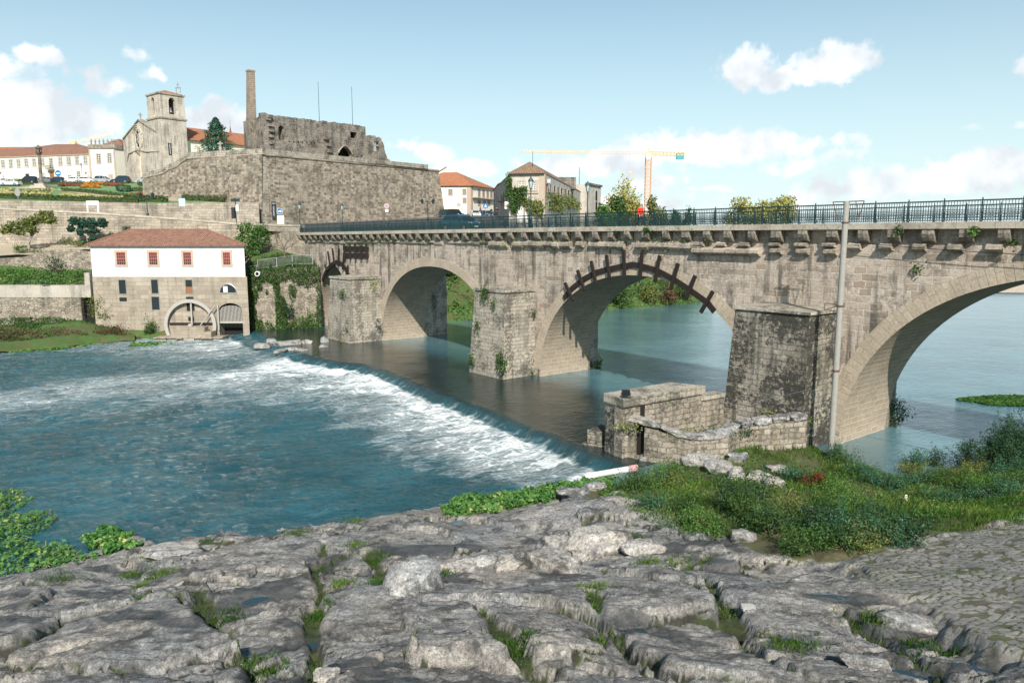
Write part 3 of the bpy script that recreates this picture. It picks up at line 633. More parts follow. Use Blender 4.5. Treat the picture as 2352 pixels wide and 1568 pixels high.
PUDDLES = [(590,1375,.75,.32,.5), (560,1405,.4,.16,.1), (1478,1445,.62,.24,-.35), (1560,1465,.5,.12,-.4), (1972,1377,.9,.2,-.35), (2258,1525,.42,.15,-.35), (1060,1247,.35,.13,.5), (1478,1232,.22,.12,0), (1850,1470,.4,.12,-.4), (840,1318,.22,.12,.2), (715,1478,.3,.25,.6), (2130,1545,.5,.12,-.5), (600,1490,.7,.14,.2)]
SOIL = [onB(*p) for p in [(1340,1165),(1430,1128),(1500,1170),(1570,1205),(1700,1245),(1800,1268),(1890,1288),(1930,1283),(2000,1270),(2100,1240),(2230,1215),(2352,1192)]]
SOIL = [(p.x, p.y) for p in SOIL] + [(40, 26), (45, 50), (12, 52), (7, 46), (5.5, 41.5), (4.6, 38.2)]
COB = [onB(*p) for p in [(1935,1290),(2100,1250),(2230,1222),(2352,1196)]] + [Vector((36, 24, 0)), Vector((30, 10, 0)), Vector((17, 10.5, 0))] + [onB(*p) for p in [(2352,1535),(2200,1450),(2090,1395),(2010,1345)]]
COB = [(p.x, p.y) for p in COB]
def build_near():
 xs = np.arange(-31, 37.01, .075); ys = np.r_[np.arange(7.5, 18, .06), np.arange(18, 27, .08), np.arange(27, 50.5, .13)]
 X, Y = np.meshgrid(xs, ys); Z0 = base_z(X, Y)
 soil = smooth(-.5, .5, sdf(X, Y, SOIL) + .7 * fbm(X * .8, Y * .8, 7, 4)); cob = smooth(-.2, .25, sdf(X, Y, COB) + .5 * fbm(X * .9, Y * .9, 9, 3))
 rock = (1 - soil) * (1 - cob)
 wx = X + 1.1 * fbm(X * .35, Y * .35, 21, 4); wy = Y + 1.1 * fbm(X * .35, Y * .35, 25, 4)
 ca, sa = math.cos(R_(-30)), math.sin(R_(-30)); rx, ry = (wx * ca + wy * sa) * .62, (-wx * sa + wy * ca)
 f1, f2, cid, cx, cy = worley(rx, ry, 2.9, 41); h2 = (cid * 917.13) % 1; h3 = (cid * 533.7) % 1
 slab = (cid - .5) * .38 + (rx - cx) * (h2 - .5) * .30 + (ry - cy) * (h3 - .5) * .26
 edge = f2 - f1; slab = slab * smooth(0, .07, edge) ; open_ = smooth(.44, .66, fbm(wx * .3, wy * .3, 71, 3) + .5)
 crackd = smooth(.13, .05, edge) * (.1 + .9 * open_)
 belt = smooth(.04, .20, fbm(X * .22, Y * .3, 81, 3) + .14 * smooth(24, 30, Y) - .02)
 wx2 = X + .5 * fbm(X * 1.1, Y * 1.1, 91, 3); wy2 = Y + .5 * fbm(X * 1.1, Y * 1.1, 95, 3)
 g1, g2, gid, gx, gy = worley((wx2 * ca + wy2 * sa) * .8, -wx2 * sa + wy2 * ca, .82, 53); k2 = (gid * 771.3) % 1
 blocks = ((gid - .45) * .34 + ((wx2 * ca + wy2 * sa) * .8 - gx) * (k2 - .5) * .5) * smooth(0, .06, g2 - g1) * belt * .6; q1, q2, qid, _, _ = worley(wx2 * .9 + wy2 * .3, wy2 * 1.7 - wx2 * .3, .42, 57); chips = (qid - .5) * .06 * smooth(0, .05, q2 - q1) * smooth(-.08, .12, fbm(X * .5, Y * .5, 59, 3))
 crack2 = smooth(.08, .03, g2 - g1) * belt
 strata = np.abs((fbm(rx * .35, ry * .9, 61, 4) * 5) % 1 - .5) * .10
 fine = .34 * fbm(X * .22, Y * .22, 33, 3, .45) + .045 * fbm(rx * 1.3, ry * 3.0, 35, 5, .6) - .05 * np.abs(fbm(rx * .7, ry * 2.2, 37, 5, .55)) + .03 * np.abs(fbm(X * 5, Y * 5, 38, 4, .6))
 Z = Z0 + rock * (slab + blocks + chips + strata + fine - .17 * crackd - .08 * crack2) + (1 - rock) * (.10 * fbm(X * .9, Y * .9, 45, 4) + .25 * fbm(X * .25, Y * .25, 47, 3) * (1 - cob))
 moss = rock * (crackd * .75 + crack2 * .45 + .30 * smooth(.10, .3, fbm(X * .9, Y * .9, 101, 4))); wet = rock * smooth(.20, .34, fbm(rx * .55, ry * 1.0, 111, 4)) * .8
 wob = .30 * fbm(X * 1.3, Y * 1.3, 121, 5); cline = np.maximum(np.exp(-(edge / .05) ** 2) * open_, np.exp(-((g2 - g1) / .04) ** 2) * belt * .9) * rock
 for pts, wd, dp, gr in CRACKS:
  pl = [onB(*p) for p in pts]; d = np.abs(seg_dist(X, Y, [(p.x, p.y) for p in pl]) + wob)
  wd = wd * .85; g = smooth(1.15, .7, d / wd); cline = np.maximum(cline, np.exp(-(d / wd * 1.5) ** 2)); Z -= g * dp * .62; moss = np.maximum(moss, g * (.55 + .6 * gr));
 s1, s2, sid, _, _ = worley((X * .8 + Y * .6) * .62 + .15 * vn(X * 3, Y * 3, 131), -X * .6 + Y * .8 + .15 * vn(X * 3, Y * 3, 135), .21, 137)
 stone = smooth(.005, .055, s2 - s1) * ((sid * 37.7) % 1 > .10); Z += cob * stone * (.012 + .03 * sid)
 dk = onB(1010, 1262); dm = np.exp(-(((X - dk.x) / 2.3) ** 2 + ((Y - dk.y) / .75) ** 2) ** 2); wet = np.maximum(wet, dm); Z = Z * (1 - dm * rock) + dm * rock * (base_z(dk.x, dk.y) + .03 + .02 * (X - dk.x))
 global NEAR_X, NEAR_Y, NEAR_Z, PUD
 PUD = []
 NEAR_X, NEAR_Y, NEAR_Z = xs, ys, Z
 for (px, py, a, b, rot) in PUDDLES:
  c = onG(px, py); cr, sr = math.cos(rot), math.sin(rot); qx, qy = (X - c.x) * cr + (Y - c.y) * sr, -(X - c.x) * sr + (Y - c.y) * cr
  r = np.hypot(qx / a, qy / b) + .5 * fbm(X * 2.2, Y * 2.2, 141, 4); zc = float(np.median(Z[r < 1.1])) - .05 if (r < 1.1).any() else c.z
  m = smooth(2.1, .95, r); Z = Z * (1 - m) + m * np.minimum(Z, zc - .05 + .05 * r); wet = np.maximum(wet, smooth(2.3, 1.2, r) * .9); moss = np.where(r < 1.6, moss * .5, moss)
  PUD.append((c.x, c.y, zc - .03, a * 1.15, b * 1.15, rot))
 NEAR_Z = Z
 o = grid_mesh('rock_bank_ground', X, Y, Z, M['rock'], {'moss': np.clip(moss, 0, 1), 'wet': wet * (1 - soil) * (1 - cob), 'soil': soil, 'cobble': cob * (1 - soil), 'stone': stone, 'crack': cline}); tag(o, kind='structure')
 for (x, y, z, a, b, rot) in PUD:
  mb = MB(); cr, sr = math.cos(rot), math.sin(rot)
  mb.poly([(x + cr * a * math.cos(t) - sr * b * math.sin(t), y + sr * a * math.cos(t) + cr * b * math.sin(t), z) for t in [2 * math.pi * i / 24 for i in range(24)]])
  tag(mb.build('rain_puddle_water', M['puddle']), kind='structure')
 return moss * (1 - cob) * (1 - soil), soil, cob, stone
def near_z(x, y):
 ix = np.clip(np.searchsorted(NEAR_X, x) - 1, 0, len(NEAR_X) - 2); iy = np.clip(np.searchsorted(NEAR_Y, y) - 1, 0, len(NEAR_Y) - 2)
 fx = np.clip((x - NEAR_X[ix]) / (NEAR_X[ix + 1] - NEAR_X[ix]), 0, 1); fy = np.clip((y - NEAR_Y[iy]) / (NEAR_Y[iy + 1] - NEAR_Y[iy]), 0, 1)
 return (NEAR_Z[iy, ix] * (1 - fx) + NEAR_Z[iy, ix + 1] * fx) * (1 - fy) + (NEAR_Z[iy + 1, ix] * (1 - fx) + NEAR_Z[iy + 1, ix + 1] * fx) * fy
def onG(x, y): return march(near_z, x, y, 8, 49)
MOSS, SOILM, COBM, STONEM = build_near()
# ================================================================ the stone bridge
def z_deck(u): return 13.12 - .27 * max(0.0, -u / 64.0) ** 1.4          # top of the edge slab
BW = 5.9
ARCHES = [(-53.4, 6.0, 8.75, 1.62), (-29.2, 11.3, 9.2, 2.15), (-0.25, 11.1, 9.45, 2.12), (27.9, 11.6, 10.55, 2.05)]
def arch_z(u):
 for c, a, h, p in ARCHES:
  t = abs(u - c) / a
  if t < 1: return h * (1 - t ** p) ** (1 / p)
 return None
bridge = thing('stone_bridge', 'long medieval stone bridge of four arches crossing the river from the fortress to the rocks', 'bridge', uvz(-12, 3, 0))
def build_bridge():
 mb = MB(); bar = MB()
 us = set(np.arange(-74, 52.01, 1.5).round(3))
 for c, a, h, p in ARCHES:
  us |= set((c + a * np.sin(np.linspace(-math.pi / 2, math.pi / 2, 49))).round(4))
 us = sorted(us); us = [us[0]] + [b for a_, b in zip(us, us[1:]) if b - a_ > .004]
 top = lambda u: z_deck(u) - .36
 def low(u, side):
  z = arch_z(u + side * 1e-3); return -2.5 if z is None else z
 for a, b in zip(us, us[1:]):
  la, lb = low(a, 1), low(b, -1)
  for v in (0.0, BW):
   mb.poly([uvz(a, v, la), uvz(b, v, lb), uvz(b, v, top(b)), uvz(a, v, top(a))], [(a, la), (b, lb), (b, top(b)), (a, top(a))])
  mb.poly([uvz(a, 0, top(a)), uvz(b, 0, top(b)), uvz(b, BW, top(b)), uvz(a, BW, top(a))])
 for v0, v1, u in ((0, BW, us[0]), (0, BW, us[-1])):
  mb.poly([uvz(u, v0, -2.5), uvz(u, v1, -2.5), uvz(u, v1, top(u)), uvz(u, v0, top(u))])
 mb.build('spandrel_wall', M['bridge'], bridge)
 for c, a, h, p in ARCHES:
  th = np.linspace(-math.pi / 2, math.pi / 2, 61); pu = c + a * np.sin(th); t = np.abs(np.sin(th)); pz = h * np.maximum(0, 1 - t ** p) ** (1 / p)
  pts = [(pu[0], -2.5)] + list(zip(pu, pz)) + [(pu[-1], -2.5)]
  s = 0; bar = MB(); rings = [MB(), MB()]
  W = .62 if a < 8 else .95
  out = []
  for i, (x, z) in enumerate(pts):
   x0, z0 = pts[max(0, i - 1)]; x1, z1 = pts[min(len(pts) - 1, i + 1)]; d = math.hypot(x1 - x0, z1 - z0); nx, nz = -(z1 - z0) / d, (x1 - x0) / d
   out.append((x + nx * W, z + nz * W))
  for i in range(len(pts) - 1):
   (x0, z0), (x1, z1) = pts[i], pts[i + 1]; L = math.hypot(x1 - x0, z1 - z0)
   bar.poly([uvz(x0, .0, z0), uvz(x1, .0, z1), uvz(x1, BW, z1), uvz(x0, BW, z0)], [(0, s), (0, s + L), (BW, s + L), (BW, s)])
   if z0 > .3 and z1 > .3:
    (o0, p0), (o1, p1) = out[i], out[i + 1]
    for ring, v, vb in ((rings[0], -.035, .01), (rings[1], BW + .035, BW - .01)):
     ring.poly([uvz(x0, v, z0), uvz(x1, v, z1), uvz(o1, v, p1), uvz(o0, v, p0)], [(.2, s), (.2, s + L), (.2 + W, s + L), (.2 + W, s)])
     ring.poly([uvz(o0, v, p0), uvz(o1, v, p1), uvz(o1, vb, p1), uvz(o0, vb, p0)], [(.2, s), (.2, s + L), (.25, s + L), (.25, s)])
     ring.poly([uvz(x0, v, z0), uvz(x1, v, z1), uvz(x1, vb, z1), uvz(x0, vb, z0)], [(.2, s), (.2, s + L), (.25, s + L), (.25, s)])
   s += L
  bar.build('arch_vault', M['barrel'], bridge, smooth=True)
  for ring in rings: ring.build('arch_ring', M['ring'], bridge)
 def block(name, u0, u1, v0, v1, z1, bl, bf, br, mat, cap=.22):
  m = MB()
  lo = [uvz(u0 - bl, v0 - bf, -2.5), uvz(u1 + br, v0 - bf, -2.5), uvz(u1 + br, v1, -2.5), uvz(u0 - bl, v1, -2.5)]
  hi = [uvz(u0, v0, z1), uvz(u1, v0, z1), uvz(u1, v1, z1), uvz(u0, v1, z1)]
  m.hexa(lo + hi); o = m.build(name, mat, bridge)
  m = MB(); m.hexa([uvz(u0 - .12, v0 - .12, z1), uvz(u1 + .12, v0 - .12, z1), uvz(u1 + .12, v1 - .02, z1), uvz(u0 - .12, v1 - .02, z1), uvz(u0 - .1, v0 - .1, z1 + cap), uvz(u1 + .1, v0 - .1, z1 + cap), uvz(u1 + .1, v1 - .02, z1 + cap + .12), uvz(u0 - .1, v1 - .02, z1 + cap + .12)])
  m.build('cutwater_coping', M['cutwater'], o)
  return o
 block('cutwater', -46.0, -40.6, -3.9, .02, 7.4, .7, .5, .1, M['cutwater'])
 block('cutwater', -16.7, -12.2, -3.3, .02, 7.55, .7, .45, .1, M['cutwater'])
 o = block('cutwater', 10.8, 15.75, -3.1, .02, 7.95, .75, .2, .05, M['lichen_stone'], .16)
 o['label'] = 'cutwater black with lichen beside the grey pole'
 for u0, u1, tip in ((-46.4, -40.4, 9.6), (-17.5, -11.2, 7.6), (11.0, 16.4, 8.2)):
  m = MB(); m.prism([uvz(u0, BW - .02)[:2], uvz(u1, BW - .02)[:2], uvz(u1 - .6, tip)[:2], uvz((u0 + u1) / 2, tip + .8)[:2], uvz(u0 + .6, tip)[:2]], -2.5, 7.2); m.build('upstream_cutwater', M['cutwater'], bridge)
 m = MB(); rng = random.Random(3)
 for u0, u1 in ((-19.6, -18.9),):
  m.hexa([uvz(u0, -.07, 7.6), uvz(u1, -.07, 7.6), uvz(u1, .01, 7.6), uvz(u0, .01, 7.6), uvz(u0, -.07, 11.2), uvz(u1, -.07, 11.2), uvz(u1, .01, 11.2), uvz(u0, .01, 11.2)])
 m.build('pilaster', M['bridge'], bridge)
 for v0, v1 in ((-.58, .35), (BW - .35, BW + .58)):
  m = MB(); u = -65.2
  while u < 50:
   b = u + 1.78; za, zb = z_deck(u), z_deck(b); j = rng.uniform(-.012, .012)
   m.hexa([uvz(u + .008, v0 + j, za - .35), uvz(b - .008, v0 + j, zb - .35), uvz(b - .008, v1, zb - .35), uvz(u + .008, v1, za - .35), uvz(u + .008, v0 + j, za), uvz(b - .008, v0 + j, zb), uvz(b - .008, v1, zb), uvz(u + .008, v1, za)]); u = b
  m.build('edge_slab', M['coping'], bridge)
 def corbel_mesh(seed):
  r = random.Random(seed); m = MB(); wdt = .285 * r.uniform(.9, 1.1); prof = [(0, 0), (-.53, 0), (-.56, -.24), (-.52, -.45), (-.40, -.62), (-.18, -.72), (0, -.74)]
  prof = [(a + r.uniform(-.03, .03) * (a != 0), b + r.uniform(-.02, .02) * (b != 0)) for a, b in prof]
  L = [(-wdt, a, b) for a, b in prof]; Rr = [(wdt, a, b) for a, b in prof]
  m.poly(L); m.poly(Rr[::-1])
  for i in range(len(prof)):
   j = (i + 1) % len(prof); m.poly([L[j], L[i], Rr[i], Rr[j]])
  return m
 base = [corbel_mesh(s).build('corbel', M['cornice'], bridge, local=True) for s in range(4)]
 inv = Matrix.Rotation(math.atan2(BU[1], BU[0]), 4, 'Z')
 first = [True] * 4; i = 0
 for u in np.arange(-63.2, 33.5, 1.785):
  s = i % 4; i += 1
  if first[s]: o = base[s]; first[s] = False
  else: o = base[s].copy(); COL.objects.link(o)
  p = Vector(uvz(u + rng.uniform(-.08, .08), .0, z_deck(u) - .352)) - bridge.location
  o.parent = bridge; o.rotation_euler = (0, 0, math.atan2(BU[1], BU[0]) + rng.uniform(-.04, .04)); o.location = p
  o.scale = (rng.uniform(.9, 1.12), rng.uniform(.92, 1.05), rng.uniform(.92, 1.06))
 u = -64.0
 def roll(u0, u1, z0, z1, v):
  m = MB(); ua, ub = u0 + .015, u1 - .015; prof = [(0.01, z1), (-v * .55, z1 - .01), (-v, z1 - (z1 - z0) * .3), (-v, z1 - (z1 - z0) * .65), (-v * .6, z0 + .03), (0.01, z0)]
  A = [uvz(ua, a, b) for a, b in prof]; B = [uvz(ub, a * rng.uniform(.93, 1.04), b) for a, b in prof]
  m.poly(A, [(ua, z) for _, z in prof]); m.poly(B[::-1], [(ub, z) for _, z in prof][::-1])
  for i in range(len(prof) - 1): m.poly([A[i + 1], A[i], B[i], B[i + 1]], [(ua, prof[i + 1][1]), (ua, prof[i][1]), (ub, prof[i][1]), (ub, prof[i + 1][1])])
  m.build('roll_stone', M['cornice'], bridge)
 while u < 5.2:
  b = u + (rng.uniform(.55, 1.25) if u > -20 else rng.uniform(1.0, 1.7)); zt = z_deck(u) - 1.10 + rng.uniform(-.03, .03); zb = zt - rng.uniform(.56, .70); v = rng.uniform(.30, .46)
  if u < -20: zb = zt - rng.uniform(.25, .5); v *= .45
  if rng.random() > .05: roll(u, b, zb, zt, v)
  u = b
 for uu in np.arange(5.9, 34, 1.785):
  w2 = rng.uniform(.32, .42); zt = z_deck(uu) - 1.10
  if uu < 10:
   roll(uu - .55, uu + .2, zt - .36, zt, .44); roll(uu - .75, uu + .2, zt - .90, zt - .38, .44); roll(uu + .22, uu + .98, zt - .92, zt - .36, .46)
  elif uu < 15.5:
   roll(uu - .15, uu + .62, zt - .32, zt, .42); roll(uu - .05, uu + .75, zt - .78, zt - .34, .38)
  else: roll(uu - w2, uu + w2, zt - rng.uniform(.40, .52), zt, .42)
 mb = MB()
 for a, b in zip(np.arange(-66, 50, 2.0), np.arange(-64, 52, 2.0)):
  mb.poly([uvz(a, .35, z_deck(a) - .10), uvz(b, .35, z_deck(b) - .10), uvz(b, BW - .35, z_deck(b) - .10), uvz(a, BW - .35, z_deck(a) - .10)])
 tag(mb.build('bridge_road', M['asphalt']), kind='structure')
build_bridge()
def build_railing(name, label, v, phase):
 L = 1.785; r = thing(name, label, 'railing', uvz(-12, v, 13)); ang = math.atan2(BU[1], BU[0])
 m = MB()
 m.box(0, L, -.03, .03, 1.04, 1.10); m.box(0, L, -.014, .014, .60, .63); m.box(0, L, -.014, .014, .53, .55); m.box(0, L, -.016, .016, .06, .09); m.box(0, L, -.012, .012, .20, .22)
 nb = 13
 for i in range(nb):
  x = L * (i + .5) / nb; m.box(x - .011, x + .011, -.011, .011, .075, 1.0)
  w2 = L / nb / 2                       # round heads
  for t0, t1 in ((0, .7), (.7, 1.57), (1.57, 2.44), (2.44, 3.14)):
   if i < nb - 1: m.bar((x + w2 - w2 * math.cos(t0), 0, .99 + .055 * math.sin(t0)), (x + w2 - w2 * math.cos(t1), 0, .99 + .055 * math.sin(t1)), .016)
  for z0 in (.22, .375):                # lattice in the lower half
   m.bar((x - w2, .006, z0), (x + w2, .006, z0 + .155), .014); m.bar((x + w2, -.006, z0), (x - w2, -.006, z0 + .155), .014)
 panel = m.build('panel', M['iron'], r, local=True)
 m = MB(); m.box(-.025, .025, -.025, .025, -.02, 1.14); m.lathe([(.0, 1.135), (.04, 1.16), (.03, 1.2), (.0, 1.215)], 8)
 m.bar((0, .02, .62), (0, .20, .05), .03); m.tube([(0, .2, .05), (0, .26, .10), (0, .24, .2), (0, .17, .2)], .014, 5); m.lathe([(.06, 0), (.06, .05), (.035, .10)], 8)
 post = m.build('post', M['iron'], r, local=True)
 n = 55; fp = ff = True
 for i in range(n):
  u = -64.4 + phase + i * L
  for src, is_post in ((post, True), (panel, False)):
   if is_post and fp: o = src; fp = False
   elif not is_post and ff: o = src; ff = False
   else: o = src.copy(); COL.objects.link(o)
   o.parent = r; o.rotation_euler = (0, 0, ang if v < 2 else ang); o.location = Vector(uvz(u, v, z_deck(u))) - r.location
build_railing('iron_railing', 'green cast iron railing along the near edge of the stone bridge', -.33, 0)
build_railing('iron_railing', 'green cast iron railing along the far edge of the bridge behind the walker', BW + .33, .4)
def brace(label, band, struts, w=.40, sw=.25, grid=None):
 """band: photograph points along the curved plank; struts: pairs of points"""
 p0 = uvz(*bp(*band[len(band) // 2])[:1], 0, 0); r = thing('timber_brace', label, 'timber brace', uvz(bp(*band[len(band)//2])[0], -.1, bp(*band[len(band)//2])[1]), 0, 'timber braces bolted to the bridge')
 m = MB(); pts = [bp(x, y, -.16) for x, y in band]
 for i in range(len(pts) - 1):
  a, b = pts[i], pts[i + 1]
  def off(i):
   x0, z0 = pts[max(0, i - 1)]; x1, z1 = pts[min(len(pts) - 1, i + 1)]; d = math.hypot(x1 - x0, z1 - z0); return (-(z1 - z0) / d * w / 2, (x1 - x0) / d * w / 2)
  oa, ob = off(i), off(i + 1)
  q = [(a[0] - oa[0], a[1] - oa[1]), (b[0] - ob[0], b[1] - ob[1]), (b[0] + ob[0], b[1] + ob[1]), (a[0] + oa[0], a[1] + oa[1])]
  m.hexa([uvz(x, -.17, z) for x, z in q] + [uvz(x, -.045, z) for x, z in q])
 if pts: m.build('plank', M['wood'], r)
 for (x0, y0), (x1, y1) in struts:
  a, b = bp(x0, y0, -.3), bp(x1, y1, -.3); m = MB(); d = Vector((b[0] - a[0], b[1] - a[1])).normalized(); n = Vector((-d.y, d.x)) * sw / 2
  q = [(a[0] - n.x, a[1] - n.y), (b[0] - n.x, b[1] - n.y), (b[0] + n.x, b[1] + n.y), (a[0] + n.x, a[1] + n.y)]
  m.hexa([uvz(x, -.34, z) for x, z in q] + [uvz(x, -.18, z) for x, z in q]); m.build('strut', M['wood'], r)
 return r
S3 = [(k(6, 1070, 540), k(6, 1145, 705)), (k(6, 1185, 425), k(6, 1250, 610)), (k(6, 1310, 340), k(6, 1355, 550)), (k(6, 1450, 285), k(6, 1480, 500)), (k(6, 1608, 245), k(6, 1616, 475)), (k(6, 1778, 258), k(6, 1760, 485)), (k(6, 1940, 290), k(6, 1895, 535)), (k(6, 2108, 362), k(6, 2040, 600)), (k(6, 2265, 475), k(6, 2180, 690)), (k(7, 1400, 1205), k(7, 1288, 1398))]
B3 = [k(6, 1060, 680), k(6, 1140, 585), k(6, 1240, 505), k(6, 1350, 445), k(6, 1460, 415), k(6, 1610, 385), k(6, 1690, 372), k(6, 1770, 385), k(6, 1910, 425), k(6, 2070, 510), k(6, 2220, 610), k(7, 1350, 1310), k(7, 1412, 1390)]
brace('dark timber brace of ten struts on a curved plank round the widest arch', B3, S3)
S1 = [(k(4, 925, 590), k(4, 940, 645)), (k(4, 950, 470), k(4, 968, 590)), (k(4, 992, 445), k(4, 1008, 590)), (k(4, 1052, 445), k(4, 1043, 610)), (k(4, 1100, 500), k(4, 1085, 640)), (k(4, 1135, 600), k(4, 1122, 690))]
B1 = [k(4, 900, 740), k(4, 915, 690), k(4, 945, 635), k(4, 985, 590), k(4, 1030, 568), k(4, 1075, 585), k(4, 1110, 625), k(4, 1140, 690)]
brace('small pointed timber brace over the leftmost arch beside the ivy wall', B1, S1, .5, .2)
gr = thing('timber_brace', 'square timber grid bolted high on the wall between the two left arches', 'timber brace', uvz(-47, -.1, 10.5), 0, 'timber braces bolted to the bridge')
for y0, y1 in ((425, 460), (488, 520)):
 a, b = bp(*k(4, 1095, (y0 + y1) / 2), -.1), bp(*k(4, 1325, (y0 + y1) / 2 + 4), -.1); m = MB(); hh = .27
 m.hexa([uvz(a[0], -.17, a[1] - hh), uvz(b[0], -.17, b[1] - hh), uvz(b[0], -.03, b[1] - hh), uvz(a[0], -.03, a[1] - hh), uvz(a[0], -.17, a[1] + hh), uvz(b[0], -.17, b[1] + hh), uvz(b[0], -.03, b[1] + hh), uvz(a[0], -.03, a[1] + hh)]); m.build('plank', M['wood'], gr)
for x in (1100, 1150, 1200, 1250, 1305):
 a, b = bp(*k(4, x, 400), -.3), bp(*k(4, x + 2, 546), -.3); m = MB()
 m.hexa([uvz(a[0] - .11, -.36, b[1]), uvz(a[0] + .11, -.36, b[1]), uvz(a[0] + .11, -.18, b[1]), uvz(a[0] - .11, -.18, b[1]), uvz(a[0] - .11, -.36, a[1]), uvz(a[0] + .11, -.36, a[1]), uvz(a[0] + .11, -.18, a[1]), uvz(a[0] - .11, -.18, a[1])]); m.build('strut', M['wood'], gr)
def build_pole():
 v = -3.5; ub, zb = bp(1913, 1005, v); ut, zt = bp(1950, 462, v)
 ub = ut = (bp(1917, 900, v)[0]);
 r = thing('utility_pole', 'tall grey concrete pole standing against the dark cutwater, rising above the railing', 'pole', uvz(ub, v, 0))
 m = MB(); m.tube([uvz(ub, v, -.3), uvz(ub, v, zt)], [.17, .15], 14); m.build('shaft', M['pole'], r, smooth=False)
 m = MB()
 for x in (-.75, .95): m.bar(uvz(ub, v, zt - .02), uvz(ub + x, v, zt - .02), .05)
 m.bar(uvz(ub - .75, v, zt - .02), uvz(ub - .45, v, zt - .9), .035); m.bar(uvz(ub + .95, v, zt - .02), uvz(ub + .7, v, zt - 1.0), .035); m.bar(uvz(ub + .5, v, zt - .02), uvz(ub + .75, v, zt - 1.0), .03)
 m.tube([uvz(ub, v, zt - 1.15), uvz(ub, v, zt - 1.08)], .19, 14)
 m.build('top_bracket', M['rust'], r)
 m = MB(); z1 = bp(1925, 702, v)[1]; z2 = bp(1915, 850, v)[1]
 m.tube([uvz(ub, v, z2 - .05), uvz(ub, v, z2 + .05)], .19, 14); m.build('clamp', M['rust'], r); m = MB(); m.tube([uvz(ub, v, z1 - .05), uvz(ub, v, z1 + .05)], .19, 14)
 m.bar(uvz(ub, v, z1), uvz(ub - .9, v + .3, z1 - .25), .035); m.bar(uvz(ub, v, z1 + .04), uvz(ub - 1.1, v + .4, z1 + .04), .03); m.bar(uvz(ub - 1.1, v + .4, z1 + .04), uvz(ub - 1.1, v + .4, z1 - .35), .03); m.bar(uvz(ub - 1.1, v + .4, z1 - .3), uvz(ub - .1, v + .2, z1 - .35), .03)
 m.build('clamp', M['rust'], r)
 m = MB(); a = bp(*k(8, 765, 680), -.5); b = bp(*k(8, 2345, 775), -.5); pts = [uvz(a[0] + (b[0] - a[0]) * t * 1.6, -.5, a[1] + (b[1] - a[1]) * t * 1.6 - .12 * math.sin(math.pi * min(1, t))) for t in np.linspace(0, 1, 9)]
 m.tube(pts, .018, 5); tag(m.build('cable', M['black_paint']), 'thin black cable strung under the corbels to the right of the pole', 'cable')
 m = MB(); a = bp(1655, 935, -3.5); b = bp(*k(10, 380, 490), -3.6); m.tube([uvz(a[0], -3.45, a[1]), uvz((a[0] + b[0]) / 2, -3.5, (a[1] + b[1]) / 2 - .08), uvz(b[0], -3.45, b[1])], .011, 5)
 tag(m.build('cable', M['steel']), 'pale wire stretched across the face of the lichen-black cutwater', 'cable')
build_pole()
def lamp_post(label, loc, h=4.3, group='street lamps of the bridge'):
 r = thing('street_lamp', label, 'street lamp', loc, 0, group)
 m = MB(); s = h / 4.3
 m.lathe([(.22, 0), (.22, .25), (.15, .35), (.12, .9), (.085, 1.0), (.06, 1.6), (.075, 1.63), (.05, 1.7), (.045, 3.0 * s), (.07, 3.05 * s), (.05, 3.12 * s), (.09, 3.32 * s)], 10); o = m.build('post', M['iron'], None); o.parent = r
 m = MB(); m.lathe([(.11, 3.32 * s), (.22, 3.86 * s)], 6); o = m.build('lantern_glass', M['lampglass'], None); o.parent = r
 m = MB(); m.lathe([(.25, 3.86 * s), (.25, 3.90 * s), (.15, 4.08 * s), (.07, 4.12 * s), (.06, 4.2 * s), (.0, 4.3 * s)], 6)
 for j in range(6):
  t = math.pi * j / 3; m.bar((.115 * math.cos(t), .115 * math.sin(t), 3.32 * s), (.226 * math.cos(t), .226 * math.sin(t), 3.86 * s), .022)
 o = m.build('lantern_frame', M['iron'], None); o.parent = r
 return r
def deck_pt(x, y, v): u, z = bp(x, y, v); return Vector(uvz(u, v, z_deck(u)))
lamp_post('green street lamp in front of the ivy house, base at the near railing', deck_pt(1219, 522, .05), 4.5)
lamp_post('green street lamp on the far railing before the long ruined house', deck_pt(1349, 500, BW + .1), 4.3)
lamp_post('green street lamp at the bridge end, where the railing starts', deck_pt(690, 532, -.1), 4.3)
lamp_post('green street lamp against the fortress wall, right of the round blue sign', deck_pt(787, 520, BW + .1), 4.3)
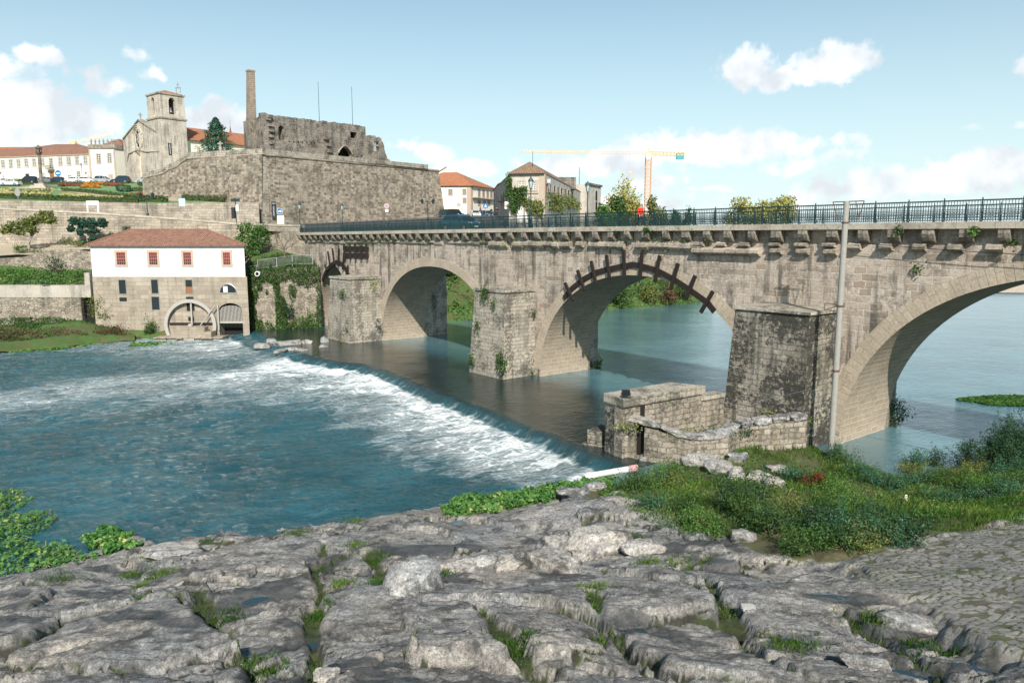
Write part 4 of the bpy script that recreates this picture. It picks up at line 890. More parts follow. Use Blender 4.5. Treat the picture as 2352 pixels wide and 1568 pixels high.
def wall_plants():
 rng = np.random.default_rng(5)
 spots = [(k(7, 805, 640), -.6, .28, 'small plant hanging from the edge slab below the walker in red', 60), (k(8, 1200, 565), -.55, .32, 'small weed on the edge slab, second corbel right of the pole', 50), (k(8, 1885, 570), -.55, .3, 'bright weed on the edge slab, fourth corbel right of the pole', 60), (k(8, 2250, 675), -.5, .28, 'small weed on the corbel nearest the right edge of the photo', 50),
 (k(8, 1375, 910), -.1, .3, 'weed in the long crack above the rightmost arch', 50), (k(4, 1380, 760), -4.05, .9, 'brown weed hanging over the coping of the leftmost cutwater', 160), (k(6, 345, 620), -3.5, .75, 'green weed hanging over the coping of the middle cutwater', 170), (k(6, 420, 720), -3.6, .45, 'weed halfway down the face of the middle cutwater', 90),
 (k(6, 500, 1250), -3.75, .95, 'round green bush low on the face of the middle cutwater', 330), (k(6, 270, 920), -3.7, .5, 'small weed on the left part of the middle cutwater', 80), (k(6, 220, 1240), -3.8, .6, 'weed at the foot of the middle cutwater', 110), (k(6, 780, 1395), -.3, .6, 'weed at the waterline beside the middle pier', 110), (k(6, 800, 800), -.3, .4, 'weed in the joint between the middle cutwater and the wall', 70),
 (k(10, 750, 1500), -.1, .5, 'weed at the springing of the rightmost arch beside the pole', 60), (k(4, 1090, 1320), -4.5, .8, 'yellowish weed at the waterline of the leftmost cutwater', 150), (k(4, 1090, 850), -4.1, .55, 'bright weed high on the leftmost cutwater', 90), (k(4, 1130, 1190), -4.3, .3, 'tiny weed low on the leftmost cutwater', 40), (k(5, 2260, 0 + 790), -.6, .2, 'tiny weed on the slab under the railing near the red jacket', 30)]
 for (px, v, s, lab, n) in spots:
  u, z = bp(px[0], px[1], v); P = rng.normal(0, 1, (n, 3)) * np.array([s * .45, s * .18, s * .5]); P[:, 2] -= .2 * s
  P[:, 1] = -np.abs(P[:, 1]); ang = math.atan2(BU[1], BU[0])
  o = thing('wall_plant', lab, 'plant', uvz(u, v - .03, z), ang, 'weeds growing on the bridge')
  Nn = np.tile([0, -1.0, .4], (n, 1)); f = leaves('foliage', P, Nn, .16 if s < .5 else .2, M['leaf_olive' if 'yellow' in lab or 'brown' in lab else 'leaf_bright' if 'bright' in lab else 'leaf'], rng); f.parent = o
 n = 4600; u = rng.uniform(-60, 8, n); keep = vn(u * .5, u * 0, 5) + .25 * rng.normal(0, 1, n) > .12; u = u[keep]; n = len(u)
 dz = rng.choice([-.38, -1.05, -1.7], n, p=[.35, .45, .2]) + rng.normal(0, .10, n); v = -np.where(dz > -.6, .5, .32) + rng.normal(0, .06, n)
 P = np.array([uvz(a, b, z_deck(a) + c) for a, b, c in zip(u, v, dz)]); Nn = np.tile([-BV[0], -BV[1], .3], (n, 1))
 tag(leaves('creeping_weeds', P, Nn, .15, M['leaf'], rng), 'thin green weeds creeping along the corbels and string course', 'weeds', None, 'stuff')
wall_plants()
# ================================================================ left bank: mill, walls, terraces
def loft(name, rows, mat, nx=40, sub=6, amp=.25, kind='structure', seed=1, sc_=.5):
 """surface through polylines (same number of points each)"""
 R = np.array([[tuple(p) for p in r] for r in rows], float); m, n, _ = R.shape
 tt = np.linspace(0, n - 1, nx); ss = np.linspace(0, m - 1, (m - 1) * sub + 1)
 A = np.stack([[np.interp(tt, np.arange(n), R[i, :, c]) for c in range(3)] for i in range(m)])       # m,3,nx
 G = np.stack([[np.interp(ss, np.arange(m), A[:, c, j]) for j in range(nx)] for c in range(3)])       # 3,nx,ns
 X, Y, Z = G[0].T, G[1].T, G[2].T
 Z = Z + amp * 2 * fbm(X * sc_, Y * sc_, seed, 5)
 o = grid_mesh(name, X, Y, Z, M[mat]); return tag(o, kind=kind) if kind else o
def wall_run(name, label, cat, pts, mat, th=.5, cope=.0, cope_mat='coping', group=None):
 """a wall along plan points: each (x, y, z0, z1)"""
 r = thing(name, label, cat, (pts[0][0], pts[0][1], pts[0][2]), 0, group); m = MB(); c = MB(); s = 0
 for a, b in zip(pts, pts[1:]):
  d = Vector((b[0] - a[0], b[1] - a[1])); L = d.length; d /= L; n = Vector((-d.y, d.x)) * th
  f = [(a[0], a[1], a[2]), (b[0], b[1], b[2]), (b[0], b[1], b[3]), (a[0], a[1], a[3])]; q = [(p[0] + n.x, p[1] + n.y, p[2]) for p in f]
  uv = [(s, a[2]), (s + L, b[2]), (s + L, b[3]), (s, a[3])]
  m.poly(f, uv); m.poly(q[::-1], uv[::-1]); m.poly([f[3], f[2], q[2], q[3]]); m.poly([f[0], f[3], q[3], q[0]]); m.poly([f[2], f[1], q[1], q[2]])
  if cope:
   o = d.orthogonal() if False else Vector((d.y, -d.x)) * .09
   l0, l1 = a[3] + .003, b[3] + .003
   c.hexa([(a[0] + o.x, a[1] + o.y, l0), (b[0] + o.x, b[1] + o.y, l1), (b[0] + n.x - o.x, b[1] + n.y - o.y, l1), (a[0] + n.x - o.x, a[1] + n.y - o.y, l0), (a[0] + o.x, a[1] + o.y, l0 + cope), (b[0] + o.x, b[1] + o.y, l1 + cope), (b[0] + n.x - o.x, b[1] + n.y - o.y, l1 + cope), (a[0] + n.x - o.x, a[1] + n.y - o.y, l0 + cope)])
  s += L
 m.build('masonry', M[mat], r)
 if cope: c.build('coping', M[cope_mat], r)
 return r
def build_mill():
 Yf = 95.0; P = Plane((0, Yf), (1, 0)); q = lambda x, y: P.uv(*k(3, x, y))
 (a0, zt), (a1, _) = q(828, 560), q(2238, 560); zb = q(1500, 850)[1]; D = 8.6
 r = thing('mill_house', 'white riverside mill with a red hip roof on a stone lower storey', 'house', (a0 + 9, Yf, ZL))
 sk = 3.6; m = MB(); m.hexa([P.pt(a0, zb, 0), P.pt(a1, zb, 0), P.pt(a1 - sk, zb, -D), P.pt(a0, zb, -D), P.pt(a0, zt, 0), P.pt(a1, zt, 0), P.pt(a1 - sk, zt, -D), P.pt(a0, zt, -D)]); m.build('white_wall', M['white'], r)
 m = MB(); aw0, aw1 = q(1530, 1292)[0], q(2003, 1292)[0]; ag0, ag1 = q(2010, 1200)[0], q(2226, 1200)[0]; zg0 = q(0, 1165)[1]; zg1 = q(0, 1110)[1]; zf = -2.0
 ac0 = a0 - .05; ac1 = q(2280, 1100)[0]
 def face(pts): m.poly([P.pt(a, z, .03) for a, z in pts], pts)
 zs = zb - .003
 face([(ac0, zf), (ag0, zf), (ag0, zs), (ac0, zs)])
 ar = arch_pts(ag0, ag1, zg0, zg1 + .25, 12)
 for (x0, z0), (x1, z1) in zip(ar, ar[1:]): face([(x0, z0), (x0, zs), (x1, zs), (x1, z1)]); m.poly([P.pt(x0, z0, .03), P.pt(x1, z1, .03), P.pt(x1, z1, -1.6), P.pt(x0, z0, -1.6)])
 face([(ag1, zf), (ac1, zf), (ac1, zs), (ag1, zs)])
 for a in (ag0, ag1): m.poly([P.pt(a, zf, .03), P.pt(a, zf, -1.6), P.pt(a, zg0, -1.6), P.pt(a, zg0, .03)])
 for a, s_ in ((ac0, 0), (ac1, sk)): m.poly([P.pt(a, zf, .03), P.pt(a, zs, .03), P.pt(a - s_, zs, -D), P.pt(a - s_, zf, -D)])
 m.poly([P.pt(ac0, zs, .03), P.pt(ac1, zs, .03), P.pt(ac1 - sk, zs, -D), P.pt(ac0, zs, -D)])
 m.build('stone_storey', M['millstone'], r)
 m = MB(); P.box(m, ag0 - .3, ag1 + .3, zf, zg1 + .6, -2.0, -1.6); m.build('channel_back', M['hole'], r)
 g = MB(); gz0, gz1 = q(0, 1262)[1], q(0, 1115)[1]
 for i in range(17):
  a = ag0 + (ag1 - ag0) * (i + .5) / 17; t = (a - ag0) / (ag1 - ag0) * 2 - 1; P.box(g, a - .045, a + .045, gz0, zg0 + (gz1 - zg0) * math.sqrt(max(0, 1 - t * t)), -.30, -.24)
 P.box(g, ag0, ag1, gz0 - .22, gz0, -.36, -.1); g.build('sluice_gate', M['pale_wood'], r)
 rz = zt + 1.95; e = .45
 A = [P.pt(a0 - e, zt, e), P.pt(a1 + e, zt, e), P.pt(a1 + e - sk, zt, -D - e), P.pt(a0 - e, zt, -D - e)]; h0, h1 = q(1140, 430)[0], q(1890, 430)[0]
 R0, R1 = P.pt(h0 - 1.6, rz, -D / 2), P.pt(h1 - 1.6, rz, -D / 2); m = MB()
 for f in ([A[0], A[1], R1, R0], [A[1], A[2], R1], [A[2], A[3], R0, R1], [A[3], A[0], R0]): m.poly(f)
 low = [(p[0], p[1], p[2] - .13) for p in A]; m.poly(low[::-1])
 for i in range(4): j = (i + 1) % 4; m.poly([low[i], low[j], A[j], A[i]])
 ro = m.build('roof', M['tile'], r); m = MB()
 m.tube([R0, R1], .13, 8)
 for a_, b_ in ((A[0], R0), (A[1], R1), (A[2], R1), (A[3], R0)): m.tube([(a_[0], a_[1], a_[2] + .03), b_], .11, 8)
 m.build('ridge_tile', M['tile'], ro)
 for x0, x1 in ((1047, 1178), (1345, 1470), (1660, 1780), (2025, 2138)):
  (w0, z1), (w1, z0) = q(x0, 607), q(x1, 757); t = .28; m = MB()
  P.box(m, w0, w1, z1 - t, z1, .0, .06); P.box(m, w0, w1, z0, z0 + t * .8, .0, .10); P.box(m, w0, w0 + t, z0 + t * .8 + .002, z1 - t - .002, .0, .06); P.box(m, w1 - t, w1, z0 + t * .8 + .002, z1 - t - .002, .0, .06)
  wi = m.build('window', M['granite_trim'], r); m = MB(); P.box(m, w0 + t, w1 - t, z0 + t * .8, z1 - t, .004, .012); m.build('pane', M['glass'], wi)
  m = MB(); i0, i1, j0, j1 = w0 + t, w1 - t, z0 + t * .8, z1 - t
  for j in range(5): x = i0 + (i1 - i0) * j / 4; P.box(m, x - .05, x + .05, j0, j1, .014, .04)
  for j in range(5): z = j0 + (j1 - j0) * j / 4; P.box(m, i0, i1, z - (.09 if j == 2 else .05), z + (.09 if j == 2 else .05), .016, .045)
  m.build('sash', M['red_frame'], wi)
 for x0, y0, x1, y1, brown in ((1090, 880, 1162, 1006, 0), (1388, 878, 1456, 1002, 0), (1703, 880, 1770, 1000, 1), (1096, 1040, 1167, 1077, 0), (1392, 1035, 1468, 1152, 0), (1708, 1034, 1778, 1056, 0), (1712, 1088, 1788, 1165, 0), (1728, 1218, 1785, 1258, 0)):
  (w0, z1), (w1, z0) = q(x0, y0), q(x1, y1); m = MB(); P.box(m, w0, w1, z0, z1, .0, .034); wi = m.build('window', M['glass'] if y0 < 1080 else M['hole'], r)
  if y0 < 1000 or y1 > 1100 and y0 < 1060:
   m = MB(); f = .07; P.box(m, w0 - f, w0, z0 - f, z1 + f, .0, .075); P.box(m, w1, w1 + f, z0 - f, z1 + f, .0, .075); P.box(m, w0 + .002, w1 - .002, z1, z1 + f, .0, .07); P.box(m, w0 + .002, w1 - .002, z0 - f, z0, .0, .07); m.build('frame', M['shutter'], wi)
  if brown: m = MB(); P.box(m, w0 + .02, w1 - .02, z0 + .02, z0 + (z1 - z0) * .48, .034, .042); m.build('shutter', M['door_wood'], wi)
 (w0, z1), (w1, z0) = q(2013, 918), q(2173, 997); m = MB(); P.slab(m, arch_pts(w0, w1, z0, z1, 14), .0, .036); wi = m.build('arched_window', M['glass'], r)
 m = MB(); ap = arch_pts(w0, w1, z0, z1, 14); m.tube([P.pt(a, z, .04) for a, z in ap], .07, 6); P.box(m, w0 - .05, w1 + .05, z0 - .12, z0 - .02, .0, .08); m.build('frame', M['steel'], wi); m = MB(); P.box(m, w0 + (w1 - w0) * .22, w0 + (w1 - w0) * .48, z0 + .05, z0 + (z1 - z0) * .75, .036, .044); m.build('blind', M['pale_frame'], wi)
 c, zc = q(1764, 1292); Ro = q(2001, 1292)[0] - c; w = thing('waterwheel', 'large weathered wooden water wheel against the stone wall of the mill', 'water wheel', (c, Yf - .9, zc)); m = MB(); N = 56
 for rr0, rr1, y0, y1 in ((Ro - .42, Ro, -.42, -.16),):
  for i in range(N):
   t0, t1 = 2 * math.pi * i / N, 2 * math.pi * (i + 1) / N; g_ = .0
   pr = [(rr0, t0), (rr1, t0), (rr1, t1), (rr0, t1)]; p3 = lambda rr, t, o: P.pt(c + rr * math.cos(t), zc + rr * math.sin(t), o)
   m.poly([p3(a, t, .62) for a, t in pr]); m.poly([p3(a, t, .36) for a, t in pr][::-1])
   m.poly([p3(rr1, t0, .36), p3(rr1, t1, .36), p3(rr1, t1, .62), p3(rr1, t0, .62)]); m.poly([p3(rr0, t0, .62), p3(rr0, t1, .62), p3(rr0, t1, .36), p3(rr0, t0, .36)])
 m.build('rim', M['pale_wood'], w); m = MB()
 a, b = q(1765, 1088), q(1768, 1290); P.box(m, a[0] - .09, a[0] + .09, b[1], a[1], .3, .5); m.build('spoke', M['pale_wood'], w)
 m = MB(); m.tube([P.pt(c, zc, .1), P.pt(c, zc, .75)], .24, 10); m.build('hub', M['pale_wood'], w)
 m = MB(); a, b = q(1560, 1275), q(1985, 1275); P.box(m, a[0], b[0], a[1] - .08, a[1] + .08, .2, .34); m.build('beam', M['wood'], w)
 m = MB(); a, b = q(2000, 1103), q(1862, 1292); m.bar(P.pt(a[0], a[1], .8), P.pt(b[0], b[1], .8), .13, .1); tag(m.build('wooden_bar', M['pale_wood']), 'pale wooden bar leaning diagonally across the mill wheel', 'bar')
 m = MB(); a, b = q(1998, 1110), q(2022, 1340); P.box(m, a[0], b[0], b[1], a[1], .05, .25); tag(m.build('sluice_board', M['pale_wood']), 'upright grey board between the wheel and the sluice arch', 'board')
 m = MB()
 for x0, y0, x1, y1, o0, o1 in ((1640, 1338, 2002, 1392, .7, 2.2), (1682, 1296, 1936, 1338, .75, 2.0)): (w0, z1), (w1, z0) = q(x0, y0), q(x1, y1); P.box(m, w0, w1, z0, z1 - .002, o0, o1)
 tag(m.build('stone_plinth', M['millstone']), 'stepped stone plinth in front of the mill wheel', 'plinth')
 m = MB(); rg = random.Random(4); a = q(1488, 1385)[0]; ae = q(2110, 1385)[0]; z1 = q(0, 1382)[1]
 while a < ae: b = min(ae, a + rg.uniform(.7, 1.5)); j = rg.uniform(-.06, .06); P.box(m, a + .03, b - .02, -1.5, z1 - .14 + j, .3, 2.3 + rg.uniform(-.3, .2)); P.box(m, a, b, z1 - .13 + j, z1 + j, .2, 2.55 + rg.uniform(-.2, .2)); a = b
 tag(m.build('stone_quay', M['wallstone']), 'low quay of rough stones at the waterline below the mill wheel', 'quay')
 return P, q
MP, mq = build_mill()
def boulder(name, label, cat, loc, R, seed, mat='boulder', rot=0.0, group=None, cuts=9, sub=18, flat=None, tilt=(0, 0)):
 """stone: a rounded block cut by a few planes, with worn relief"""
 rng = np.random.default_rng(seed); n = sub
 V = []; F = []
 for ax in range(3):
  for sg in (-1, 1):
   g = np.linspace(-1, 1, n + 1); a, b = np.meshgrid(g, g); c = np.full_like(a, sg); p = [None] * 3; p[ax] = c; p[(ax + 1) % 3] = a; p[(ax + 2) % 3] = b
   base = sum(len(x) for x in V); V.append(np.stack(p, -1).reshape(-1, 3)); i = np.arange((n + 1) ** 2).reshape(n + 1, n + 1) + base
   q = np.stack([i[:-1, :-1], i[:-1, 1:], i[1:, 1:], i[1:, :-1]], -1).reshape(-1, 4); F.append(q if sg > 0 else q[:, ::-1])
 V = np.concatenate(V); F = np.concatenate(F)
 V = V / (np.abs(V) ** 6).sum(1, keepdims=True) ** (1 / 6) ; V = V * .9 + .1 * V / np.linalg.norm(V, axis=1, keepdims=True)
 for j in range(cuts):
  d = rng.normal(0, 1, 3); d[2] = d[2] * .8 + .15; d /= np.linalg.norm(d); h = rng.uniform(.72, 1.0); o = V @ d - h; V = V - np.where(o > 0, o, 0)[:, None] * d * .92
 nz_ = fbm(V[:, 0] * 1.7 + seed, V[:, 1] * 1.7 + V[:, 2] * 1.3, seed, 5, .55); V = V * (1 + .22 * nz_)[:, None]
 V = V * np.array(R); cr, sr = math.cos(rot), math.sin(rot)
 V = np.stack([V[:, 0] * cr - V[:, 1] * sr, V[:, 0] * sr + V[:, 1] * cr, V[:, 2] + V[:, 0] * tilt[0] + V[:, 1] * tilt[1]], 1)
 V, idx = np.unique(V.round(5), axis=0, return_inverse=True); F = idx.reshape(-1)[F]
 o = raw_mesh(name, V, F, M[mat]); o.location = loc; o.data.polygons.foreach_set('use_smooth', np.ones(len(F), bool)); o.data.update()
 return tag(o, label, cat, group)
def build_left():
 Y1 = 96.2
 def col(x, ys, Ys): return [atY(x, y, Y) for y, Y in zip(ys, Ys)]
 xs = [-160, -60, 0, 60, 120, 180, 225, 270, 310]; wy = [828, 816, 808, 803, 800, 793, 787, 783, 781]; fy = [752, 746, 742, 740, 738, 735, 742, 765, 772]
 rows = [[atZ(x, y + 10, -1.1) for x, y in zip(xs, wy)], [atZ(x, y, -.45) for x, y in zip(xs, wy)]]
 top = [atY(x, y, Y1 + .3) for x, y in zip(xs, fy)]
 for t in (.25, .5, .75): rows.append([a.lerp(b, t) + Vector((0, 0, .35 * math.sin(math.pi * t))) for a, b in zip(rows[1], top)])
 rows.append(top); loft('grass_bank_ground', rows, 'bank', 60, 5, .18, seed=3, sc_=.6)
 m = MB(); a = atZ(228, 786, -1); b = atZ(385, 778, -1)
 loft('mill_foot_ground', [[(a.x, 93.2, -1.3), (-52, 93.0, -1.3), (-47, 92.8, -1.3), (-44.5, 93.4, -1.3)], [(a.x, 94.0, .25), (-52, 94.0, .1), (-47, 94.0, -.1), (-44.5, 94.3, -.2)], [(a.x, 95.1, .9), (-52, 95.1, .7), (-47, 95.1, .4), (-44.5, 95.1, .3)]], 'bank', 30, 5, .12, seed=8, sc_=1.2)
 P = Plane((0, Y1), (1, 0)); q = lambda x, y: P.uv(*k(3, x, y))
 aL = q(-300, 1040)[0]; d0, d1 = q(745, 1100)[0], q(846, 1100)[0]; zt = q(0, 1040)[1]; zd = q(0, 1042)[1]; zp = q(0, 928)[1]
 r = thing('garden_wall', 'low rubble wall with a dark doorway left of the mill, above the grassy bank', 'wall', (q(200, 1040)[0], Y1, .6)); m = MB()
 P.box(m, aL, d0, -.5, zt, -.6, 0); m.build('masonry', M['rubble'], r)
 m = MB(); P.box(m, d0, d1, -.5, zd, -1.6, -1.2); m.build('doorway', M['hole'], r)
 m = MB(); P.box(m, aL, d1 - .02, zt + .002, zp, -.7, .06); P.box(m, q(780, 930)[0], d1 - .02, zp + .002, q(0, 815)[1], -.7, .05); m.build('parapet', M['concrete'], r)
 X0, X1 = -85, -51.9
 loft('garden_slope_ground', [[(X0, Y1 + .7, 5.9), (-70, Y1 + .7, 5.9), (-60, Y1 + .7, 5.9), (X1, Y1 + .7, 5.9)], [(X0, 100, 6.9), (-70, 100, 6.7), (-60, 100, 6.6), (X1, 100, 6.6)], [(X0, 104, 8.4), (-70, 104, 8.2), (-60, 104, 7.6), (X1, 104, 7.6)]], 'bank', 40, 6, .25, seed=5, sc_=.5)
 pts = [(atY(x, y1, 104).x, 104, 6.5, atY(x, y1, 104).z) for x, y1 in ((-120, 596), (-20, 594), (55, 590), (100, 578), (150, 572), (212, 578), (260, 580))]
 wall_run('terrace_wall', 'rough rubble terrace wall below the small trees, left of the mill roof', 'wall', pts, 'rubble', .6)
 loft('terrace_ground', [[(X0, 104.5, 9.0), (-66, 104.5, 10.0), (-58, 104.5, 10.5), (-50, 104.5, 10.2), (-42, 104.5, 10)], [(X0, 113.5, 11.0), (-66, 113.5, 11.6), (-58, 113.5, 11.9), (-50, 113.5, 11.9), (-42, 113.5, 11.5)]], 'earth', 40, 8, .15, seed=6)
 A = [(-260, 470, 114), (0, 477, 113.3), (212, 487, 113), (400, 500, 112.6), (548, 512, 112), (640, 515, 108), (692, 516, 105.3)]
 pa = [(atY(x, y, Y).x, Y, 4.0, atY(x, y, Y).z - .28) for x, y, Y in A]
 wall_run('road_wall', 'long retaining wall of the road behind the mill, with a pale stone coping', 'wall', pa, 'wallstone', .55, .28)
 Bp = [(-260, 452, 122), (0, 460, 121.5), (200, 464, 121.5), (372, 467, 121.5), (470, 465, 122.5), (594, 466, 123.6)]
 pb = [(atY(x, y, Y).x, Y, 11.0, atY(x, y, Y).z) for x, y, Y in Bp]
 wall_run('garden_wall', 'upper retaining wall under the clipped hedge, between the road and the flower garden', 'wall', pb, 'wallstone', .6)
 ra = [(p[0], p[1] + .55, p[3] - .75) for p in pa[:5]] + [(pa[5][0] - 1, pa[5][1] + 1.0, 13.25)]
 rb = [(p[0], p[1], zz) for p, zz in zip(pb, (ra[0][2], ra[1][2], ra[2][2], ra[3][2], ra[4][2], 13.9))]
 tag(loft('road', [ra, rb], 'asphalt', 50, 4, .0, kind=None), kind='structure')
 e0 = uvz(-64.5, .3, 12.76); e1 = uvz(-64.5, BW - .3, 12.76)
 loft('street', [[(-40.5, 112, 13.3), (-37.0, 108.6, 13.2), (e0[0], e0[1], 12.78)], [(-41.6, 124.5, 14.1), (-32, 116, 13.5), (e1[0], e1[1], 12.78)], [(-30, 142, 15.2), (-14, 126, 14.6), (2, 111, 13.4)], [(-14, 162, 16.6), (-4, 150, 16.2), (3.5, 117, 14.0)], [(-9, 184, 18.0), (0, 178, 17.8), (12, 160, 16.6)], [(-6, 230, 21), (6, 230, 21), (22, 200, 19)]], 'asphalt', 30, 6, .0)
 f0 = atZ(566, 757, 0); f1 = atZ(728, 752, 0)
 pw = [(f0.x - .6, f0.y - .2, -2, 7.3), (f0.x + 2, f0.y + .2, -2, 7.6), (f1.x - 2.5, f1.y - .6, -2, 8.1), (f1.x + .6, f1.y + .2, -2, 8.3)]
 wall_run('abutment_wall', 'stone quay wall half covered with ivy between the mill and the bridge', 'wall', pw, 'rubble', 1.0)
 loft('abutment_ground', [[(pw[0][0] - .6, pw[0][1] + .5, 7.2), (pw[1][0], pw[1][1] + .6, 7.55), (pw[2][0], pw[2][1] + .7, 8.05), (pw[3][0] + 1, pw[3][1] + 1, 8.2)], [(pw[0][0] - .6, 101.5, 8.6), (pw[1][0], 102, 8.9), (pw[2][0], 103, 9.2), (pw[3][0] - 1, 103.5, 9.4)], [(pw[0][0] - .6, 110, 10.5), (pw[1][0], 109, 10.5), (pw[2][0], 106.8, 10.2), (-28.5, 105.6, 10)]], 'bank', 24, 6, .2, seed=12)
 rng = np.random.default_rng(11)
 def ivy(label, mask, n, mat, seed, size=.2, name='ivy'):
  P_, N_ = [], []
  rg = np.random.default_rng(seed)
  t = rg.uniform(0, 1, n * 4); z = rg.uniform(-.2, 8.6, n * 4); keep = mask(t, z, rg.normal(0, .5, n * 4)) ; t, z = t[keep][:n], z[keep][:n]
  a, b = np.array(pw[0][:2]), np.array(pw[3][:2]); xy = a + (b - a) * t[:, None]; d = (b - a) / np.linalg.norm(b - a); nr = np.array([d[1], -d[0]])
  xy = xy + nr * (.35 + rg.uniform(-.05, .28, len(t)))[:, None]
  P3 = np.c_[xy, z]; Nn = np.tile([nr[0], nr[1], .25], (len(t), 1)); o = thing(name, label, 'ivy', (float(xy[:, 0].mean()), float(xy[:, 1].min()), float(z.min())))
  f = leaves('foliage', P3, Nn, size, M[mat], rg, None, .8, rg.uniform(0, .9, len(t))); adopt(f, o)
 ivy('ivy in ragged bands down the quay wall next to the mill', lambda t, z, e: (vn(t * 13, z * .35, 3) + .35 * vn(t * 30, z * 1.2, 4) + .05 * e > .02 + .30 * np.abs(t - .25)) & (t < .6), 4200, 'leaf', 5)
 ivy('ivy hanging over the top and corner of the quay wall beside the bridge', lambda t, z, e: (vn(t * 11, z * .4, 7) + .1 * e > .24 - .55 * smooth(.6, 1, t) + .05 * (z < 5)) & (t > .5) | ((z > 6.6 + .8 * vn(t * 20, z, 5)) & (z < 8.3)), 3400, 'leaf', 6)
 ivy('low green weeds along the waterline at the foot of the quay wall', lambda t, z, e: z < .9 + 1.1 * vn(t * 15, z * 0, 9) + .9 * smooth(.55, .8, t), 900, 'leaf_bright', 7)
 p = atY(*k(4, 605, 970), f0.y + .9); shrub('shrub', 'round dark shrub growing out of the middle of the ivy wall', 'shrub', (p.x, p.y - .55, p.z - 1.0), (1.0, .45, 1.0), M['leaf_dark'], 480, .2, seed=21, stems=False)
 def fence(label, pts, h, n):
  r = thing('metal_fence', label, 'fence', pts[0]); m = MB()
  for a, b in zip(pts, pts[1:]):
   a, b = Vector(a), Vector(b)
   for zz in (.12, h): m.bar(a + Vector((0, 0, zz)), b + Vector((0, 0, zz)), .05)
   L = (b - a).length; c = max(2, int(L / .16))
   for i in range(c): p_ = a.lerp(b, (i + .5) / c); m.bar(p_ + Vector((0, 0, .1)), p_ + Vector((0, 0, h)), .022)
  m.build('bars', M['steel'], r)
  for p_ in pts: m = MB(); m.bar(Vector(p_) - Vector((0, 0, .2)), Vector(p_) + Vector((0, 0, h + .06)), .07); m.build('post', M['steel'], r)
 fence('grey metal fence along the top of the ivy wall', [(pw[1][0] - .3, pw[1][1] + .5, 8.0), (pw[1][0] + 2.2, pw[1][1] + .6, 8.3), (pw[2][0] - .5, pw[2][1] + .6, 8.55), (pw[2][0] + 2.2, pw[2][1] + .9, 8.6)], 1.25, 3)
 fence('short lower piece of grey fence beside the white mill wall', [(pw[0][0] + .5, pw[0][1] - .4, 7.0), (pw[1][0] - .4, pw[1][1] + .3, 7.3)], 1.25, 1)
 p = atY(*k(4, 312, 676), f0.y); m = MB(); m.tube([(p.x, p.y - .35, p.z), (p.x, p.y + 1.2, p.z)], .34, 14); r = thing('drain_pipe', 'pale round drain pipe end on top of the ivy wall', 'pipe', p); m.build('pipe', M['white_paint'], r); m = MB(); m.tube([(p.x, p.y - .36, p.z), (p.x, p.y - .34, p.z)], .24, 14); m.build('opening', M['hole'], r)
 rk = [(k(4, 440, 1300), .75, .5, .55, 'dark upright stone at the left end of the weir'), (k(4, 585, 1325), 2.0, .85, .62, 'long flat-topped stone in the broken weir, largest of its row'), (k(4, 750, 1312), .95, .5, .42, 'tilted slab right of the largest weir stone'), (k(4, 620, 1372), 1.0, .5, .35, 'brown stone just in front of the largest weir stone'), (k(4, 710, 1378), .9, .5, .33, 'wet dark stone at the front edge of the weir rapids'), (k(4, 925, 1300), .62, .55, .75, 'pointed pale stone near the leftmost cutwater'), (k(4, 915, 1345), .6, .4, .25, 'small wet stone below the pointed pale stone'), (k(4, 350, 1330), 1.1, .5, .3, 'low wet stone nearest the mill in the weir'), (k(4, 520, 1385), .9, .4, .25, 'low stone awash at the front left of the weir')]
 for i, (px, a, b, c, lab) in enumerate(rk): p = atZ(px[0], px[1], 0); boulder('weir_stone', lab, 'stone', (p.x, p.y, -.08), (a * .85, b, c * 1.05), 200 + i, 'boulder', .15 * (i % 3) - .1, 'stones of the broken weir', sub=10, tilt=(.08 * ((i % 3) - 1), 0))
 tree('fig_tree', 'spreading yellow-green fig tree on the terrace left of the mill', atY(66, 575, 107.5), 5, [(x, y, z, r, r * .8, r * .5) for x, y, z, r in ((-1.8, 0, 3.4, 1.5), (.3, .3, 4.0, 1.5), (2.2, 0, 4.6, 1.6), (3.6, -.3, 4.3, 1.2), (-3.0, 0, 2.8, 1.1), (1.0, -.6, 3.0, 1.1), (-.8, -.5, 2.6, .9), (3.0, 0, 5.2, 1.1))], M['leaf_olive'], 2600, .34, .22, seed=31, bark='bark_pale', trunk_pts=[(0, 0, 0), (.1, 0, .9), (.4, 0, 1.7), (.8, 0, 2.8)])
 base = atY(203, 552, 110); o = thing('topiary_tree', 'cloud-pruned dark conifer with round pads above the mill roof', 'tree', base); rg = np.random.default_rng(3); tr = MB()
 for (x, y, rx, ry) in ((680, 343, 42, 34), (650, 412, 30, 27), (760, 360, 42, 40), (838, 360, 48, 42), (935, 360, 46, 40), (740, 435, 30, 40), (850, 430, 55, 25), (845, 508, 30, 20), (760, 535, 45, 18)):
  c = atY(*k(3, x, y), 110) - base; s_ = 110 / 1716 / 3.996; R_x, R_z = rx * s_, ry * s_
  P_, N_, up, ii = blob_points([(c.x, c.y, c.z, R_x * 1.1, R_x, R_z * 1.1)], 900, rg, .6); f = leaves('foliage_pad', P_, N_, .24, M['needle'], rg, None, .7, rg.uniform(0, .6, 900) + .25 * up); f.parent = o
  tr.tube([(0, 0, c.z * .35), (c.x * .55, 0, c.z * .75), (c.x, c.y, c.z)], [.12, .08, .05], 6)
 tr.tube([(0, 0, 0), (-.1, 0, 1.2), (0, 0, 2.4)], [.22, .17, .12], 7); t_ = tr.build('trunk', M['bark_pale'], None); t_.parent = o
